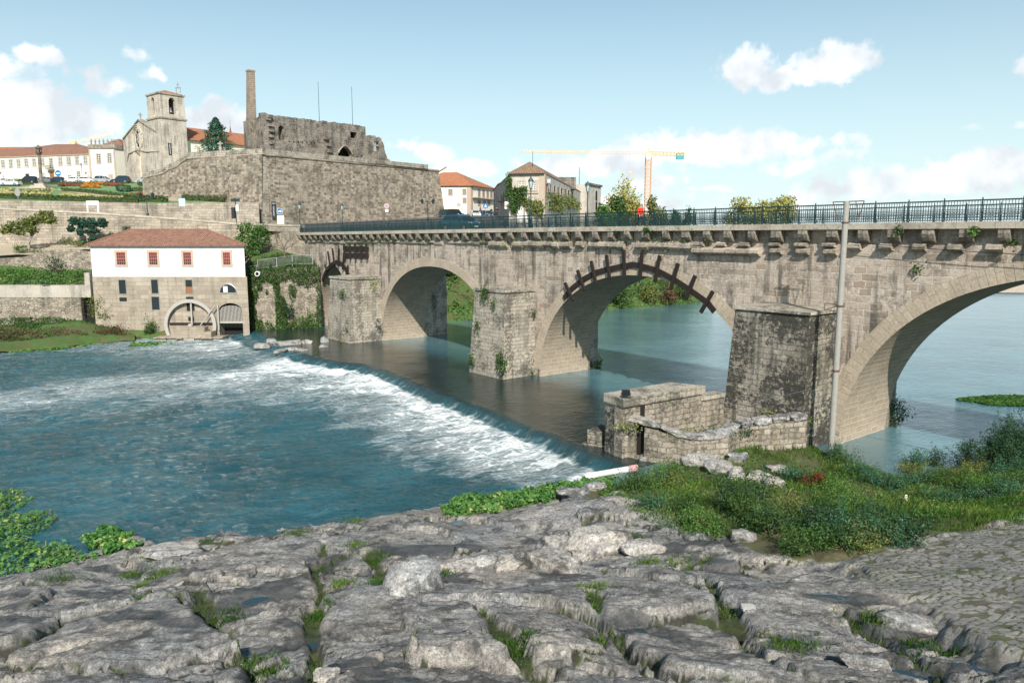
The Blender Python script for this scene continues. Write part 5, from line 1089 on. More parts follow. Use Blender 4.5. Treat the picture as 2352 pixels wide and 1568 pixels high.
 sh_ = [((130, 628), 100.5, 2.0, 3.0, 1.1, 'leaf_dark', 'dark upright bush on the garden slope left of the mill', 700), ((95, 585), 106, 2.2, 1.1, 1.4, 'leaf', 'leafy bush at the foot of the fig tree', 500), ((45, 578), 105.2, 1.4, 1.2, 1.0, 'leaf_bright', 'bright shrub left of the fig tree trunk', 400), ((163, 563), 108, 2.6, 1.3, 1.0, 'leaf_olive', 'low olive shrub between the two small trees', 520), ((214, 568), 105.2, 1.5, .7, .8, 'needle', 'flat dark juniper cushion next to the mill roof edge', 300), ((292, 530), 111, .8, 1.0, .8, 'needle', 'small round conifer just over the mill roof', 220), ((238, 560), 107, .9, .9, .8, 'leaf_bright', 'small green shrub at the left corner of the mill roof', 240),
  ((232, 728), 95.3, 2.0, 3.0, 1.0, 'leaf_olive', 'pale green bush clinging to the left corner of the mill', 1200), ((346, 770), 94.2, 1.1, 2.4, .9, 'leaf', 'upright green bush at the waterline left of the mill wheel', 700), ((275, 775), 94, 1.6, 1.4, .9, 'leaf_brown', 'dry brown scrub at the foot of the mill wall', 600), ((300, 778), 93.6, 1.2, .9, .8, 'leaf_brown', 'low dry scrub right of the brown scrub by the mill', 400), ((232, 778), 92.5, 1.8, 1.3, 1.0, 'leaf_brown', 'brown bramble where the grassy bank meets the mill', 700), ((103, 653), 95.9, .7, .7, .4, 'leaf_teal', 'grey-green tuft on top of the garden parapet', 160)]
 for i, (px, Y, rx, rz, ry, mt, lab, n) in enumerate(sh_): p = atY(px[0], px[1], Y); shrub('shrub', lab, 'shrub', (p.x, p.y, p.z - .1), (rx, ry, rz * .62), M[mt], n, .2, seed=40 + i, stems=i < 3)
 rg = np.random.default_rng(8)
 def cover(name, label, poly, zf, n, size, mat, h, seed, kind='stuff', hn=.5):
  rg = np.random.default_rng(seed); a = np.array(poly, float); lo, hi = a.min(0), a.max(0); X = rg.uniform(lo[0], hi[0], n * 3); Y = rg.uniform(lo[1], hi[1], n * 3); kp = in_poly(X, Y, poly) & (vn(X * .9, Y * .9, seed) > -.22); X, Y = X[kp][:n], Y[kp][:n]
  hh = h * (.5 + .8 * (vn(X * .5, Y * .5, seed + 3) + .5)) * rg.uniform(.2, 1, len(X)); P_ = np.c_[X, Y, zf(X, Y) + hh]; Nn = np.tile([0, -.5, 1.0], (len(X), 1))
  return tag(leaves(name, P_, Nn, size, M[mat], rg, None, .5, np.clip(rg.uniform(0, .7, len(X)) + hn * (vn(X * .4, Y * .4, seed + 5)), 0, 1)), label, 'plants', None, kind)
 cover('garden_plants', 'bed of leafy green plants above the parapet left of the mill', [(-85, 97), (-52.5, 97), (-52.5, 101.5), (-85, 103.5)], lambda X, Y: 5.9 + (Y - 97) * .3, 5200, .34, 'leaf_bright', .9, 3)
 cover('abutment_plants', 'green undergrowth behind the fence between mill and bridge', [(pw[0][0] + .5, 98.5), (pw[3][0] - .5, 101), (pw[3][0] - 2, 104), (pw[0][0] + 1, 104)], lambda X, Y: 7.6 + (Y - 98) * .25, 2600, .28, 'leaf', 1.0, 5)
 cover('bank_grass', 'grass and weeds on the river bank left of the mill', [(-72, 84), (-58, 86), (-51, 92.5), (-51, 96.5), (-72, 96.5)], lambda X, Y: np.interp(Y - (86 + (X + 60) * .55), [-2, 0, 10], [-.6, -.35, 1.2]) + .3, 9500, .24, 'leaf', .5, 7)
 cover('bank_grass', 'dry brown weeds low on the river bank left of the mill', [(-72, 84), (-58, 86.2), (-50, 92), (-50, 94.5), (-58, 90.5), (-72, 88)], lambda X, Y: np.interp(Y - (86 + (X + 60) * .55), [-2, 0, 10], [-.6, -.35, 1.2]) + .35, 5200, .22, 'leaf_brown', .7, 9)
 bl = [(x, y, z, rx, 1.0, rz) for x, y, z, rx, rz in ((0, 0, 0, 2.0, 1.6), (-1.2, -.3, -1.2, 1.6, 1.4), (1.3, -.2, -.4, 1.5, 1.5), (-.3, -.5, -2.6, 1.4, 1.2), (1.6, 0, .9, 1.0, .8), (-.8, 0, 1.0, 1.2, .9), (-1.4, -.4, -3.0, .8, 1.2), (.6, -.4, -1.6, 1.2, 1.2))]
 c = atY(577, 540, 106.5); o = thing('climbing_shrub', 'big bright green climber spilling over the road wall right of the mill roof', 'shrub', c); P_, N_, up, ii = blob_points(bl, 2600, rg, .5); f = leaves('foliage', P_, N_, .3, M['leaf_bright'], rg, None, .7, rg.uniform(0, .8, 2600) * np.where(ii % 4 == 2, .6, 1)); f.parent = o
 b = atY(*k(4, 555, 545), 102); r = thing('bare_tree', 'small leafless tree on the terrace between the mill and the bridge', 'tree', b); m = MB(); rr = random.Random(9); m.tube([(0, 0, -.3), (.05, 0, 1.0), (-.05, 0, 1.7)], [.16, .12, .1], 6)
 def limb(p, d, L, w_, depth):
  e = p + d * L; m.tube([p, p.lerp(e, .5) + Vector((rr.uniform(-.1, .1), rr.uniform(-.1, .1), rr.uniform(0, .12))), e], [w_, w_ * .75, w_ * .5], 4, False)
  if depth:
   for _ in range(3): limb(e, (d + Vector((rr.uniform(-.8, .8), rr.uniform(-.5, .5), rr.uniform(-.4, .6)))).normalized(), L * rr.uniform(.55, .8), w_ * .55, depth - 1)
 for dx, dz in ((-1, .35), (1, .5), (-.4, 1), (.5, .9), (-.9, .7)): limb(Vector((0, 0, 1.2 + .2 * dz)), Vector((dx, rr.uniform(-.4, .4), dz)).normalized(), 1.1, .07, 3)
 m2 = m.build('trunk', M['bark'], None); m2.parent = r
build_left()
def build_upstream():
 sh_ = [(900, 752), (1050, 738), (1200, 724), (1410, 709), (1500, 703), (1570, 697), (1640, 690)]; r0 = [atZ(x, y, 0) for x, y in sh_]; r0[0] = Vector(uvz(-62, 10, 0))
 dr = Vector((-.55, .83, 0))
 rows = [[p - dr * 1.2 + Vector((0, 0, -.5)) for p in r0], [p + Vector((0, 0, .15)) for p in r0], [p + dr * 3 + Vector((0, 0, 1.6)) for p in r0], [p + dr * 9 + Vector((0, 0, 5.0)) for p in r0], [p + dr * 16 + Vector((0, 0, 9.0)) for p in r0], [p + dr * 30 + Vector((0, 0, 11.5)) for p in r0]]
 loft('upstream_bank_ground', rows, 'bank', 60, 5, .4, seed=14, sc_=.4)
 rg = np.random.default_rng(17)
 specs = [((1425, 704), 4.2, 5.5, 'leaf', 'green bush at the water edge seen through the timbered arch, leftmost'), ((1462, 690), 4.5, 6.0, 'leaf_dark', 'dark tall bush seen high through the timbered arch'), ((1500, 698), 3.6, 5.5, 'leaf_olive', 'olive bush seen in the middle of the timbered arch'), ((1535, 694), 3.4, 4.2, 'leaf_brown', 'brownish scrub seen through the timbered arch'), ((1570, 690), 3.5, 3.4, 'leaf', 'green bush seen through the timbered arch, rightmost'), ((1480, 660), 5, 6, 'leaf', 'tall green bush behind the others in the timbered arch'), ((1050, 724), 2.6, 2.6, 'leaf_bright', 'bright bush on the bank seen through the second arch from the left'), ((1075, 712), 2.8, 3.0, 'leaf', 'green bush beside the middle cutwater seen through the second arch'), ((1060, 690), 3.0, 2.2, 'leaf_olive', 'pale scrub above the bright bush in the second arch')]
 for i, ((x, y), R, h, mt, lab) in enumerate(specs):
  base = atZ(x, min(y, 708) if x > 1300 else y, .6 if y > 685 else 2.4); shrub('shrub', lab, 'shrub', (base.x, base.y + R * .6, .2 if y > 685 else 2.5), (R * .62, R * .62, h * .5), M[mt], 1500, .36, seed=70 + i, stems=False, group='bushes on the upstream bank')
 n = 2200; t = rg.uniform(.16, .98, n); idx = t * (len(r0) - 1); i0 = idx.astype(int); f = idx - i0; A = np.array([tuple(p) for p in r0]); P_ = A[i0] * (1 - f)[:, None] + A[np.minimum(i0 + 1, len(r0) - 1)] * f[:, None]; w_ = rg.uniform(-1.0, 3.5, n); P_ = P_ + np.outer(w_, tuple(dr)); P_[:, 2] = .12 + np.maximum(0, w_) * .5 + rg.uniform(0, .5, n)
 tag(leaves('waterside_weeds', P_, np.tile([0, -.4, 1.0], (n, 1)), .34, M['leaf_bright'], rg), 'bright weeds along the upstream waterline seen through the arches', 'weeds', None, 'stuff')
 n = 9000; t = rg.uniform(.12, .99, n); idx = t * (len(r0) - 1); i0 = idx.astype(int); f = idx - i0; P_ = A[i0] * (1 - f)[:, None] + A[np.minimum(i0 + 1, len(r0) - 1)] * f[:, None]; w_ = rg.uniform(1.5, 17, n); kp = vn(t * 40, w_ * .3, 7) > -.12; w_ = w_[kp]; P_ = P_[kp] + np.outer(w_, tuple(dr)); P_[:, 2] = np.interp(w_, [0, 3, 9, 16], [.2, 1.6, 5.0, 9.0]) + rg.uniform(0, 1, len(w_)) * (1.2 + 3.0 * (vn(t[kp] * 30, w_ * .25, 9) + .5))
 tag(leaves('bank_bushes', P_, np.tile([0, -.7, .8], (len(P_), 1)), .5, M['leaf'], rg), 'bushes covering the upstream bank seen through the arches', 'bushes', None, 'stuff')
 a, b = atY(1015, 672, 124), atY(1100, 668, 124); wall_run('upstream_wall', 'rough stone wall on the upstream bank seen through the second arch', 'wall', [(a.x - 8, a.y - 6, 1, 9.5), (b.x + 2, b.y + 2, 1, 9.0)], 'rubble', .8)
 c = atZ(2365, 664, .05); m = MB(); m.poly([(c.x + 34 * math.cos(t) * (1 + .12 * math.sin(3 * t)), c.y + 13 * math.sin(t), .12) for t in np.linspace(0, 2 * math.pi, 40)[:-1]]); tag(m.build('sand_bank_ground', M['sand']), kind='structure')
 c = atZ(2352, 921, .02); rg = np.random.default_rng(4); n = 5200; t = rg.uniform(0, 2 * math.pi, n); rr = np.sqrt(rg.uniform(0, 1, n)); X = c.x + 4.6 * rr * np.cos(t) * (1 + .1 * np.sin(5 * t)); Y = c.y + 1.9 * rr * np.sin(t)
 tag(leaves('floating_weed', np.c_[X, Y, rg.uniform(.02, .1, n)], np.tile([0, 0, 1.0], (n, 1)), .22, M['leaf_bright'], rg, None, .9, rg.uniform(0, .6, n), .3), 'mat of bright green weed floating on the upper river', 'water weed', None, 'stuff')
build_upstream()
# ================================================================ the town above
def gz(Y): return 2.71 + .1226 * Y              # slope of the public garden
def onGarden(x, y, lift=0.0):
 r = ray(x, y); t = (2.71 + lift - CAM) / (r[2] - .1226 * r[1]); return Vector((r[0] * t, r[1] * t, r[2] * t + CAM))
def strip_wall(P, parent, name, mat, a0, a1, z0, ztop, o0, o1, holes=(), step=.4, jag=0.0, seed=1):
 """wall built of courses of columns with real openings; ztop(a); holes: (a0, a1, z0, ztopfn)"""
 cuts = set(np.arange(a0, a1, step).round(3)) | {a0, a1}
 for h in holes: cuts |= set(np.linspace(h[0], h[1], 9).round(3))
 cuts = sorted(c for c in cuts if a0 <= c <= a1); m = MB(); rg = random.Random(seed)
 for a, b in zip(cuts, cuts[1:]):
  if b - a < .002: continue
  mid = (a + b) / 2; j = rg.uniform(-jag, jag); zt0, zt1 = ztop(a + 1e-4) + j, ztop(b - 1e-4) + j; lo = [(z0, z0)]; segs = []; cur = (z0, z0)
  for h in sorted((h for h in holes if h[0] <= mid <= h[1]), key=lambda h: h[2]):
   segs.append((cur, (h[2], h[2]))); cur = (h[3](a), h[3](b))
  segs.append((cur, (zt0, zt1)))
  for (l0, l1), (h0, h1) in segs:
   if h0 - l0 < .01 and h1 - l1 < .01: continue
   m.hexa([P.pt(a, l0, o1), P.pt(b, l1, o1), P.pt(b, l1, o0), P.pt(a, l0, o0), P.pt(a, h0, o1), P.pt(b, h1, o1), P.pt(b, h1, o0), P.pt(a, h0, o0)])
 return m.build(name, M[mat], parent)
def window(P, parent, a0, a1, z0, z1, frame='granite_trim', pane='glass', t=.18, bars=(1, 3), bar='pale_frame', name='window'):
 m = MB(); P.box(m, a0 - t, a1 + t, z1, z1 + t, .0, .07); P.box(m, a0 - t, a1 + t, z0 - t, z0, .0, .10); P.box(m, a0 - t, a0, z0 + .002, z1 - .002, .0, .07); P.box(m, a1, a1 + t, z0 + .002, z1 - .002, .0, .07)
 w_ = m.build(name, M[frame], parent); m = MB(); P.box(m, a0, a1, z0, z1, .002, .012); m.build('pane', M[pane], w_)
 if bars:
  m = MB(); bw_ = (a1 - a0) * .035 + .02
  for i in range(bars[0] + 2): x = a0 + (a1 - a0) * i / (bars[0] + 1); P.box(m, max(a0, x - bw_), min(a1, x + bw_), z0, z1, .014, .035)
  for i in range(bars[1] + 2): z = z0 + (z1 - z0) * i / (bars[1] + 1); P.box(m, a0, a1, max(z0, z - bw_), min(z1, z + bw_), .016, .038)
  m.build('sash', M[bar], w_)
 return w_
def hip_roof(parent, pts, z, rise, over, mat, name='roof', inset=None):
 """hipped roof over a plan quadrilateral (front-left, front-right, back-right, back-left)"""
 p = [Vector((q[0], q[1], 0)) for q in pts]; c = sum(p, Vector()) / 4; p = [q + (q - c).normalized() * over for q in p]
 L = (p[1] - p[0]).length; Wd = (p[3] - p[0]).length; i = (inset if inset is not None else min(L, Wd) / 2)
 if L >= Wd: e0 = (p[0] + p[3]) / 2; e1 = (p[1] + p[2]) / 2
 else: e0 = (p[0] + p[1]) / 2; e1 = (p[3] + p[2]) / 2
 d = (e1 - e0).normalized(); r0, r1 = e0 + d * i, e1 - d * i; r0.z = r1.z = z + rise
 q = [Vector((v.x, v.y, z)) for v in p]; m = MB()
 if L >= Wd: F = ([q[0], q[1], r1, r0], [q[1], q[2], r1], [q[2], q[3], r0, r1], [q[3], q[0], r0])
 else: F = ([q[0], q[1], r0], [q[1], q[2], r1, r0], [q[2], q[3], r1], [q[3], q[0], r0, r1])
 for f in F: m.poly(f)
 lo = [v - Vector((0, 0, .15)) for v in q]; m.poly(lo[::-1])
 for k_ in range(4): j = (k_ + 1) % 4; m.poly([lo[k_], lo[j], q[j], q[k_]])
 return m.build(name, M[mat], parent)
def body(parent, pts, z0, z1, mat, name='wall'):
 m = MB(); m.prism([(p[0], p[1]) for p in pts], z0, z1); return m.build(name, M[mat], parent)
mb = MB(); Ys = [126, 140, 160, 185, 216]
mb.poly([(-190, 122.4, gz(122.4)), (-77, 122.2, gz(122)), (-57, 122.2, gz(122)), (-50, 123.2, gz(122)), (-43.2, 124.3, gz(122.5)), (-52, 126, gz(126)), (-190, 126, gz(126))])
for a, b in zip(Ys, Ys[1:]): mb.poly([(-190, a, gz(a)), (-52, a, gz(a)), (-52, b, gz(b)), (-190, b, gz(b))])
mb.poly([(-260, 216, gz(216)), (-20, 216, gz(216)), (-20, 330, gz(216) + 3), (-260, 330, gz(216) + 3)]); mb.poly([(-52, 160, 25.2), (-20, 160, 25.2), (-20, 216, gz(216)), (-52, 216, gz(216))])
tag(mb.build('garden_ground', M['lawn']), kind='structure')
def garden_poly(name, mat, pts, lift, kind='structure'):
 m = MB(); m.poly([onGarden(x, y, lift) for x, y in pts]); return tag(m.build(name, M[mat]), kind=kind)
garden_poly('garden_path', 'earth', [k(1, 1240, 1318), k(1, 1330, 1322), k(1, 1480, 1372), k(1, 1590, 1430), k(1, 1660, 1482), k(1, 1545, 1478), k(1, 1450, 1420), k(1, 1340, 1355)], .05)
garden_poly('car_park', 'asphalt', [k(1, -900, 1325), k(1, 1290, 1312), k(1, 1400, 1285), k(1, -900, 1272)], .045)
garden_poly('garden_path', 'earth', [k(1, 420, 1330), k(1, 460, 1345), k(1, 520, 1378), k(1, 300, 1362), k(1, 0, 1372), k(1, 0, 1362), k(1, 330, 1340)], .05)
garden_poly('garden_path', 'earth', [k(1, 520, 1378), k(1, 900, 1436), k(1, 1130, 1462), k(1, 1180, 1452), k(1, 900, 1416), k(1, 540, 1370)], .055)
def bed(name, label, cat, poly, mat, h, n, size, seed, group=None):
 """planted bed or clipped hedge filling a photograph outline on the garden slope"""
 pts = [onGarden(*p) for p in poly]; pl = [(p.x, p.y) for p in pts]; a = np.array(pl); lo, hi = a.min(0), a.max(0); rg = np.random.default_rng(seed); X, Y = [], []
 X = rg.uniform(lo[0], hi[0], n * 8); Y = rg.uniform(lo[1], hi[1], n * 8); kp = in_poly(X, Y, pl); X, Y = X[kp][:n], Y[kp][:n]
 if not len(X): X, Y = np.array([a[:, 0].mean()] * 30), np.array([a[:, 1].mean()] * 30)
 Z = gz(Y) + h * rg.uniform(.15, 1, len(X)); o = thing(name, label, cat, (float(a[:, 0].mean()), float(lo[1]), float(gz(lo[1]))), 0, group)
 f = leaves('foliage', np.c_[X, Y, Z], np.tile([0, -.5, 1.0], (len(X), 1)), size, M[mat], rg, None, .8); adopt(f, o)
 m = MB(); c = a.mean(0); q = [c + (p - c) * .93 for p in a]
 top = [(p[0], p[1], gz(p[1]) + h * .55) for p in q]; bot = [(p[0], p[1], gz(p[1]) - .1) for p in q]
 m.poly(top)
 for i in range(len(q)): j = (i + 1) % len(q); m.poly([bot[i], bot[j], top[j], top[i]])
 m.build('hedge_core', M['hedge_core'], o); return o
M['hedge_core'] = plain('hedge_twigs', (.05, .065, .025), .95, var=.4)
kk = lambda *a: [k(1, x, y) for x, y in a]
bed('clipped_hedge', 'long clipped hedge along the top of the upper retaining wall', 'hedge', kk((-300, 1425), (0, 1436), (400, 1452), (800, 1468), (1140, 1478), (1330, 1480), (1325, 1494), (1100, 1492), (800, 1486), (400, 1472), (0, 1458), (-300, 1445)), 'hedge', .7, 2600, .3, 1, 'clipped hedges of the garden')
bed('clipped_hedge', 'clipped hedge on the right corner of the garden wall, below the reddish bed', 'hedge', kk((1130, 1450), (1350, 1466), (1545, 1478), (1545, 1490), (1340, 1488), (1130, 1468)), 'hedge', .8, 900, .3, 2, 'clipped hedges of the garden')
bed('clipped_hedge', 'thin hedge running diagonally through the middle of the lawn', 'hedge', kk((560, 1380), (800, 1392), (1000, 1415), (1180, 1438), (1180, 1450), (980, 1430), (780, 1405), (560, 1388)), 'hedge', .6, 900, .28, 3, 'clipped hedges of the garden')
bed('clipped_hedge', 'hedge between the path and the lawn, rising to the fortress foot', 'hedge', kk((1265, 1322), (1380, 1345), (1520, 1372), (1510, 1384), (1380, 1362), (1260, 1335)), 'hedge', .6, 600, .28, 4, 'clipped hedges of the garden')
bed('clipped_hedge', 'hedge on the far side of the lawn beneath the parked cars', 'hedge', kk((-200, 1340), (180, 1318), (500, 1316), (1230, 1312), (1230, 1320), (500, 1326), (180, 1332), (-200, 1352)), 'hedge', .5, 1200, .28, 5, 'clipped hedges of the garden')
bed('clipped_hedge', 'hedge down the slope between the path and the fortress wall', 'hedge', kk((1560, 1372), (1640, 1400), (1760, 1452), (2080, 1468), (2080, 1482), (1720, 1480), (1600, 1425)), 'hedge', .8, 1300, .28, 6, 'clipped hedges of the garden')
bed('clipped_hedge', 'hedge round the right end of the lawn with the box bush', 'hedge', kk((1180, 1370), (1375, 1368), (1385, 1384), (1480, 1440), (1540, 1470), (1510, 1474), (1360, 1395), (1180, 1388)), 'hedge', .5, 700, .28, 7, 'clipped hedges of the garden')
for i, (p, lab) in enumerate([(kk((0, 1372), (120, 1370), (200, 1385), (330, 1376), (485, 1380), (485, 1404), (330, 1400), (190, 1404), (0, 1395)), 'long wavy yellow bed nearest the stone pillory'), (kk((0, 1402), (90, 1406), (95, 1424), (0, 1424)), 'small yellow bed at the left edge of the photo'), (kk((100, 1412), (250, 1408), (250, 1428), (100, 1428)), 'pale yellow bed right of the small one at the left edge'), (kk((270, 1412), (400, 1414), (475, 1420), (470, 1432), (270, 1432)), 'pale yellow bed below the long wavy one, before the lawn'), (kk((545, 1430), (630, 1422), (715, 1430), (710, 1448), (550, 1448)), 'oval yellow bed in the middle of the lower lawn'), (kk((720, 1432), (860, 1430), (855, 1442), (760, 1450), (720, 1448)), 'forked yellow bed right of the oval one'), (kk((880, 1444), (1000, 1448), (1140, 1456), (1135, 1464), (1000, 1462), (885, 1456)), 'long thin yellow bed, rightmost of the yellow ones')]):
 bed('flower_bed', lab, 'flower bed', p, 'yellow_leaf', .45, 420, .3, 20 + i, 'yellow beds of the garden')
bed('flower_bed', 'bright orange star-shaped flower bed in the middle of the garden', 'flower bed', kk((720, 1362), (775, 1340), (760, 1322), (850, 1316), (870, 1308), (965, 1312), (955, 1326), (900, 1336), (935, 1362), (830, 1358)), 'orange_flower', .4, 800, .3, 30)
bed('flower_bed', 'dark red bed left of the orange star', 'flower bed', kk((530, 1330), (640, 1322), (745, 1330), (735, 1344), (600, 1346), (530, 1342)), 'red_flower', .35, 420, .3, 31)
bed('flower_bed', 'dark red bed right of the orange star', 'flower bed', kk((940, 1330), (1040, 1322), (1145, 1328), (1140, 1340), (1040, 1345), (945, 1342)), 'red_flower', .35, 420, .3, 32)
bed('flower_bed', 'brownish red bed near the double street lamp', 'flower bed', kk((1195, 1420), (1300, 1412), (1400, 1418), (1390, 1440), (1290, 1446), (1200, 1436)), 'red_flower', .35, 420, .3, 33)
p = onGarden(*k(1, 1135, 1396)); o = thing('box_bush', 'dark box bush clipped to a cube on the garden lawn', 'bush', p); rg = np.random.default_rng(2); n = 900
P_ = rg.uniform(-1, 1, (n, 3)); ax = rg.integers(0, 3, n); P_[np.arange(n), ax] = np.sign(P_[np.arange(n), ax]); N_ = np.zeros((n, 3)); N_[np.arange(n), ax] = P_[np.arange(n), ax]; f = leaves('foliage', P_ * [1.05, .9, .55] + [0, 0, .75], N_, .2, M['needle'], rg, None, .8); f.parent = o
for (x, y, lab, n_, mt) in ((1830, 1440, 'weedy scrub at the foot of the fortress wall beside the path', 900, 'leaf_olive'), (2090, 1470, 'sparse weeds under the fortress wall next to the traffic light', 500, 'leaf_brown'), (1700, 1450, 'green scrub left of the weedy patch at the fortress foot', 500, 'leaf')):
 q = onGarden(*k(1, x, y)); shrub('shrub', lab, 'shrub', q, (2.6, .8, 1.2), M[mt], n_, .22, seed=int(x), stems=False)
C0 = atY(603, 512, 125); C1 = atY(1029, 500, 160); FD = Vector((C1.x - C0.x, C1.y - C0.y)).normalized(); LD = Vector((-.913, .407)).normalized()
FR = Plane((C0.x, C0.y), (FD.x, FD.y)); FLp = Plane((C0.x + LD.x * 36, C0.y + LD.y * 36), (-LD.x, -LD.y))
ZC, ZT = 25.8, 26.75
def build_fort():
 r = thing('fortress_wall', 'massive stone fortress wall with a dark-patched face above the bridge head', 'fortress', (C0.x, C0.y, 13)); L = (Vector((C1.x, C1.y)) - Vector((C0.x, C0.y))).length; bt = 1.0
 c_t = Vector((C0.x, C0.y)) + FD * 1.0 + Vector((-FD.y, FD.x)) * .55; e_t = Vector((C0.x, C0.y)) + FD * (L - 1.6) + Vector((-FD.y, FD.x)) * bt
 m = MB(); z0 = 12.0
 m.poly([(C0.x, C0.y, z0), (C1.x, C1.y, z0), (e_t.x, e_t.y, ZC), (c_t.x, c_t.y, ZC)], [(0, z0), (L, z0), (L - 1.5, ZC), (.8, ZC)])
 bk = Vector((-FD.y, FD.x)) * 22; m.poly([(C1.x, C1.y, z0), (C1.x + bk.x, C1.y + bk.y, z0), (e_t.x + bk.x, e_t.y + bk.y, ZC - .8), (e_t.x, e_t.y, ZC - .8)])
 m.build('right_face', M['fort'], r)
 tops = [FLp.uv(*k(1, x, y)) for x, y in ((1290, 1290), (1310, 1262), (1480, 1222), (1530, 1185), (1590, 1165), (1640, 1125), (1700, 1082))]; aC = 36.0
 m = MB(); prev = None; pts = tops + [(aC - 14, ZC), (aC, ZC)]
 pts = [(a, min(z, ZC)) for a, z in pts if a < aC - .1] + [(aC, ZC)]
 for (a, z), (b, z2) in zip(pts, pts[1:]):
  def bp_(a_, z_): return FLp.pt(a_, z_, -.55 * (z_ - z0) / (ZC - z0))
  m.poly([bp_(a, z0), bp_(b, z0), bp_(b, z2), bp_(a, z)], [(a, z0), (b, z0), (b, z2), (a, z)]); m.poly([bp_(a, z), bp_(b, z2), FLp.pt(b, z2, -1.6), FLp.pt(a, z, -1.6)])
 m.build('left_face', M['fort'], r)
 q = MB(); rg = random.Random(2); z = 13.0
 while z < ZC - .4:
  h = rg.uniform(.5, .8); t = (z + h / 2 - 12) / (ZC - 12); cx = Vector((C0.x, C0.y)).lerp(c_t, t); w_ = rg.choice([.6, 1.1]); w2 = 1.7 - w_
  n1 = Vector((FD.y, -FD.x)) * .05; n2 = Vector((LD.y, -LD.x)) * -.05
  a = cx + FD * w_; b = cx + LD * w2; i = cx + Vector((0, .8)); z1 = min(z + h - .02, ZC - .05)
  q.prism([(b + n2)[:], (cx + n1 + n2)[:], (a + n1)[:], (i)[:]], z, z1); z += h
 q.build('corner_stone', M['cutwater'], r)
 m = MB(); c3 = Vector((c_t.x, c_t.y)); le = Vector(FLp.pt(pts[-3][0] if len(pts) > 3 else 10, 0, -.55))[:2]; lq = FLp.pt(tops[-1][0], 0, -.55)
 m.tube([(lq[0], lq[1], ZC), (c_t.x, c_t.y, ZC), (e_t.x, e_t.y, ZC + .2)], .22, 8); sl = [FLp.pt(a, z, -.5) for a, z in pts if a <= tops[-1][0] + .1]
 m.tube([(p[0], p[1], p[2]) for p in sl], .2, 8); m.build('cord_moulding', M['cornice'], r)
 def par(a, b, za, zb, n, h, name='parapet'):
  m = MB(); o = n * .04; w_ = n * -.75; m.hexa([(a.x + o.x, a.y + o.y, za), (b.x + o.x, b.y + o.y, zb), (b.x + w_.x, b.y + w_.y, zb), (a.x + w_.x, a.y + w_.y, za), (a.x + o.x, a.y + o.y, za + h), (b.x + o.x, b.y + o.y, zb + h), (b.x + w_.x, b.y + w_.y, zb + h), (a.x + w_.x, a.y + w_.y, za + h)]); m.build(name, M['cutwater'], r)
 nR = Vector((FD.y, -FD.x)); nL = Vector((-LD.y, LD.x)); nL = nL if nL.y < 0 else -nL
 e2 = c_t + FD * (L - 6.2)
 par(c_t, e2, ZC + .16, ZC + .3, nR, ZT - ZC - .1); par(Vector(lq[:2]), c_t - FD * 0, ZC + .16, ZC + .16, nL, ZT - ZC - .1)
 for (a, z), (b, z2) in zip(tops, tops[1:]): pa_, pb_ = FLp.pt(a, z, -.5), FLp.pt(b, z2, -.5); par(Vector(pa_[:2]), Vector(pb_[:2]), z + .12, z2 + .12, nL, .75)
 m = MB(); m.poly([(c_t.x, c_t.y, 25.0), (e_t.x, e_t.y, 25.0), (e_t.x + bk.x * 1.6, e_t.y + bk.y * 1.6, 25.0), (-58, 176, 25.0), (-80, 165, 25.0), (lq[0], lq[1], 25.0)]); tag(m.build('terrace_ground', M['paving']), kind='structure')
build_fort()
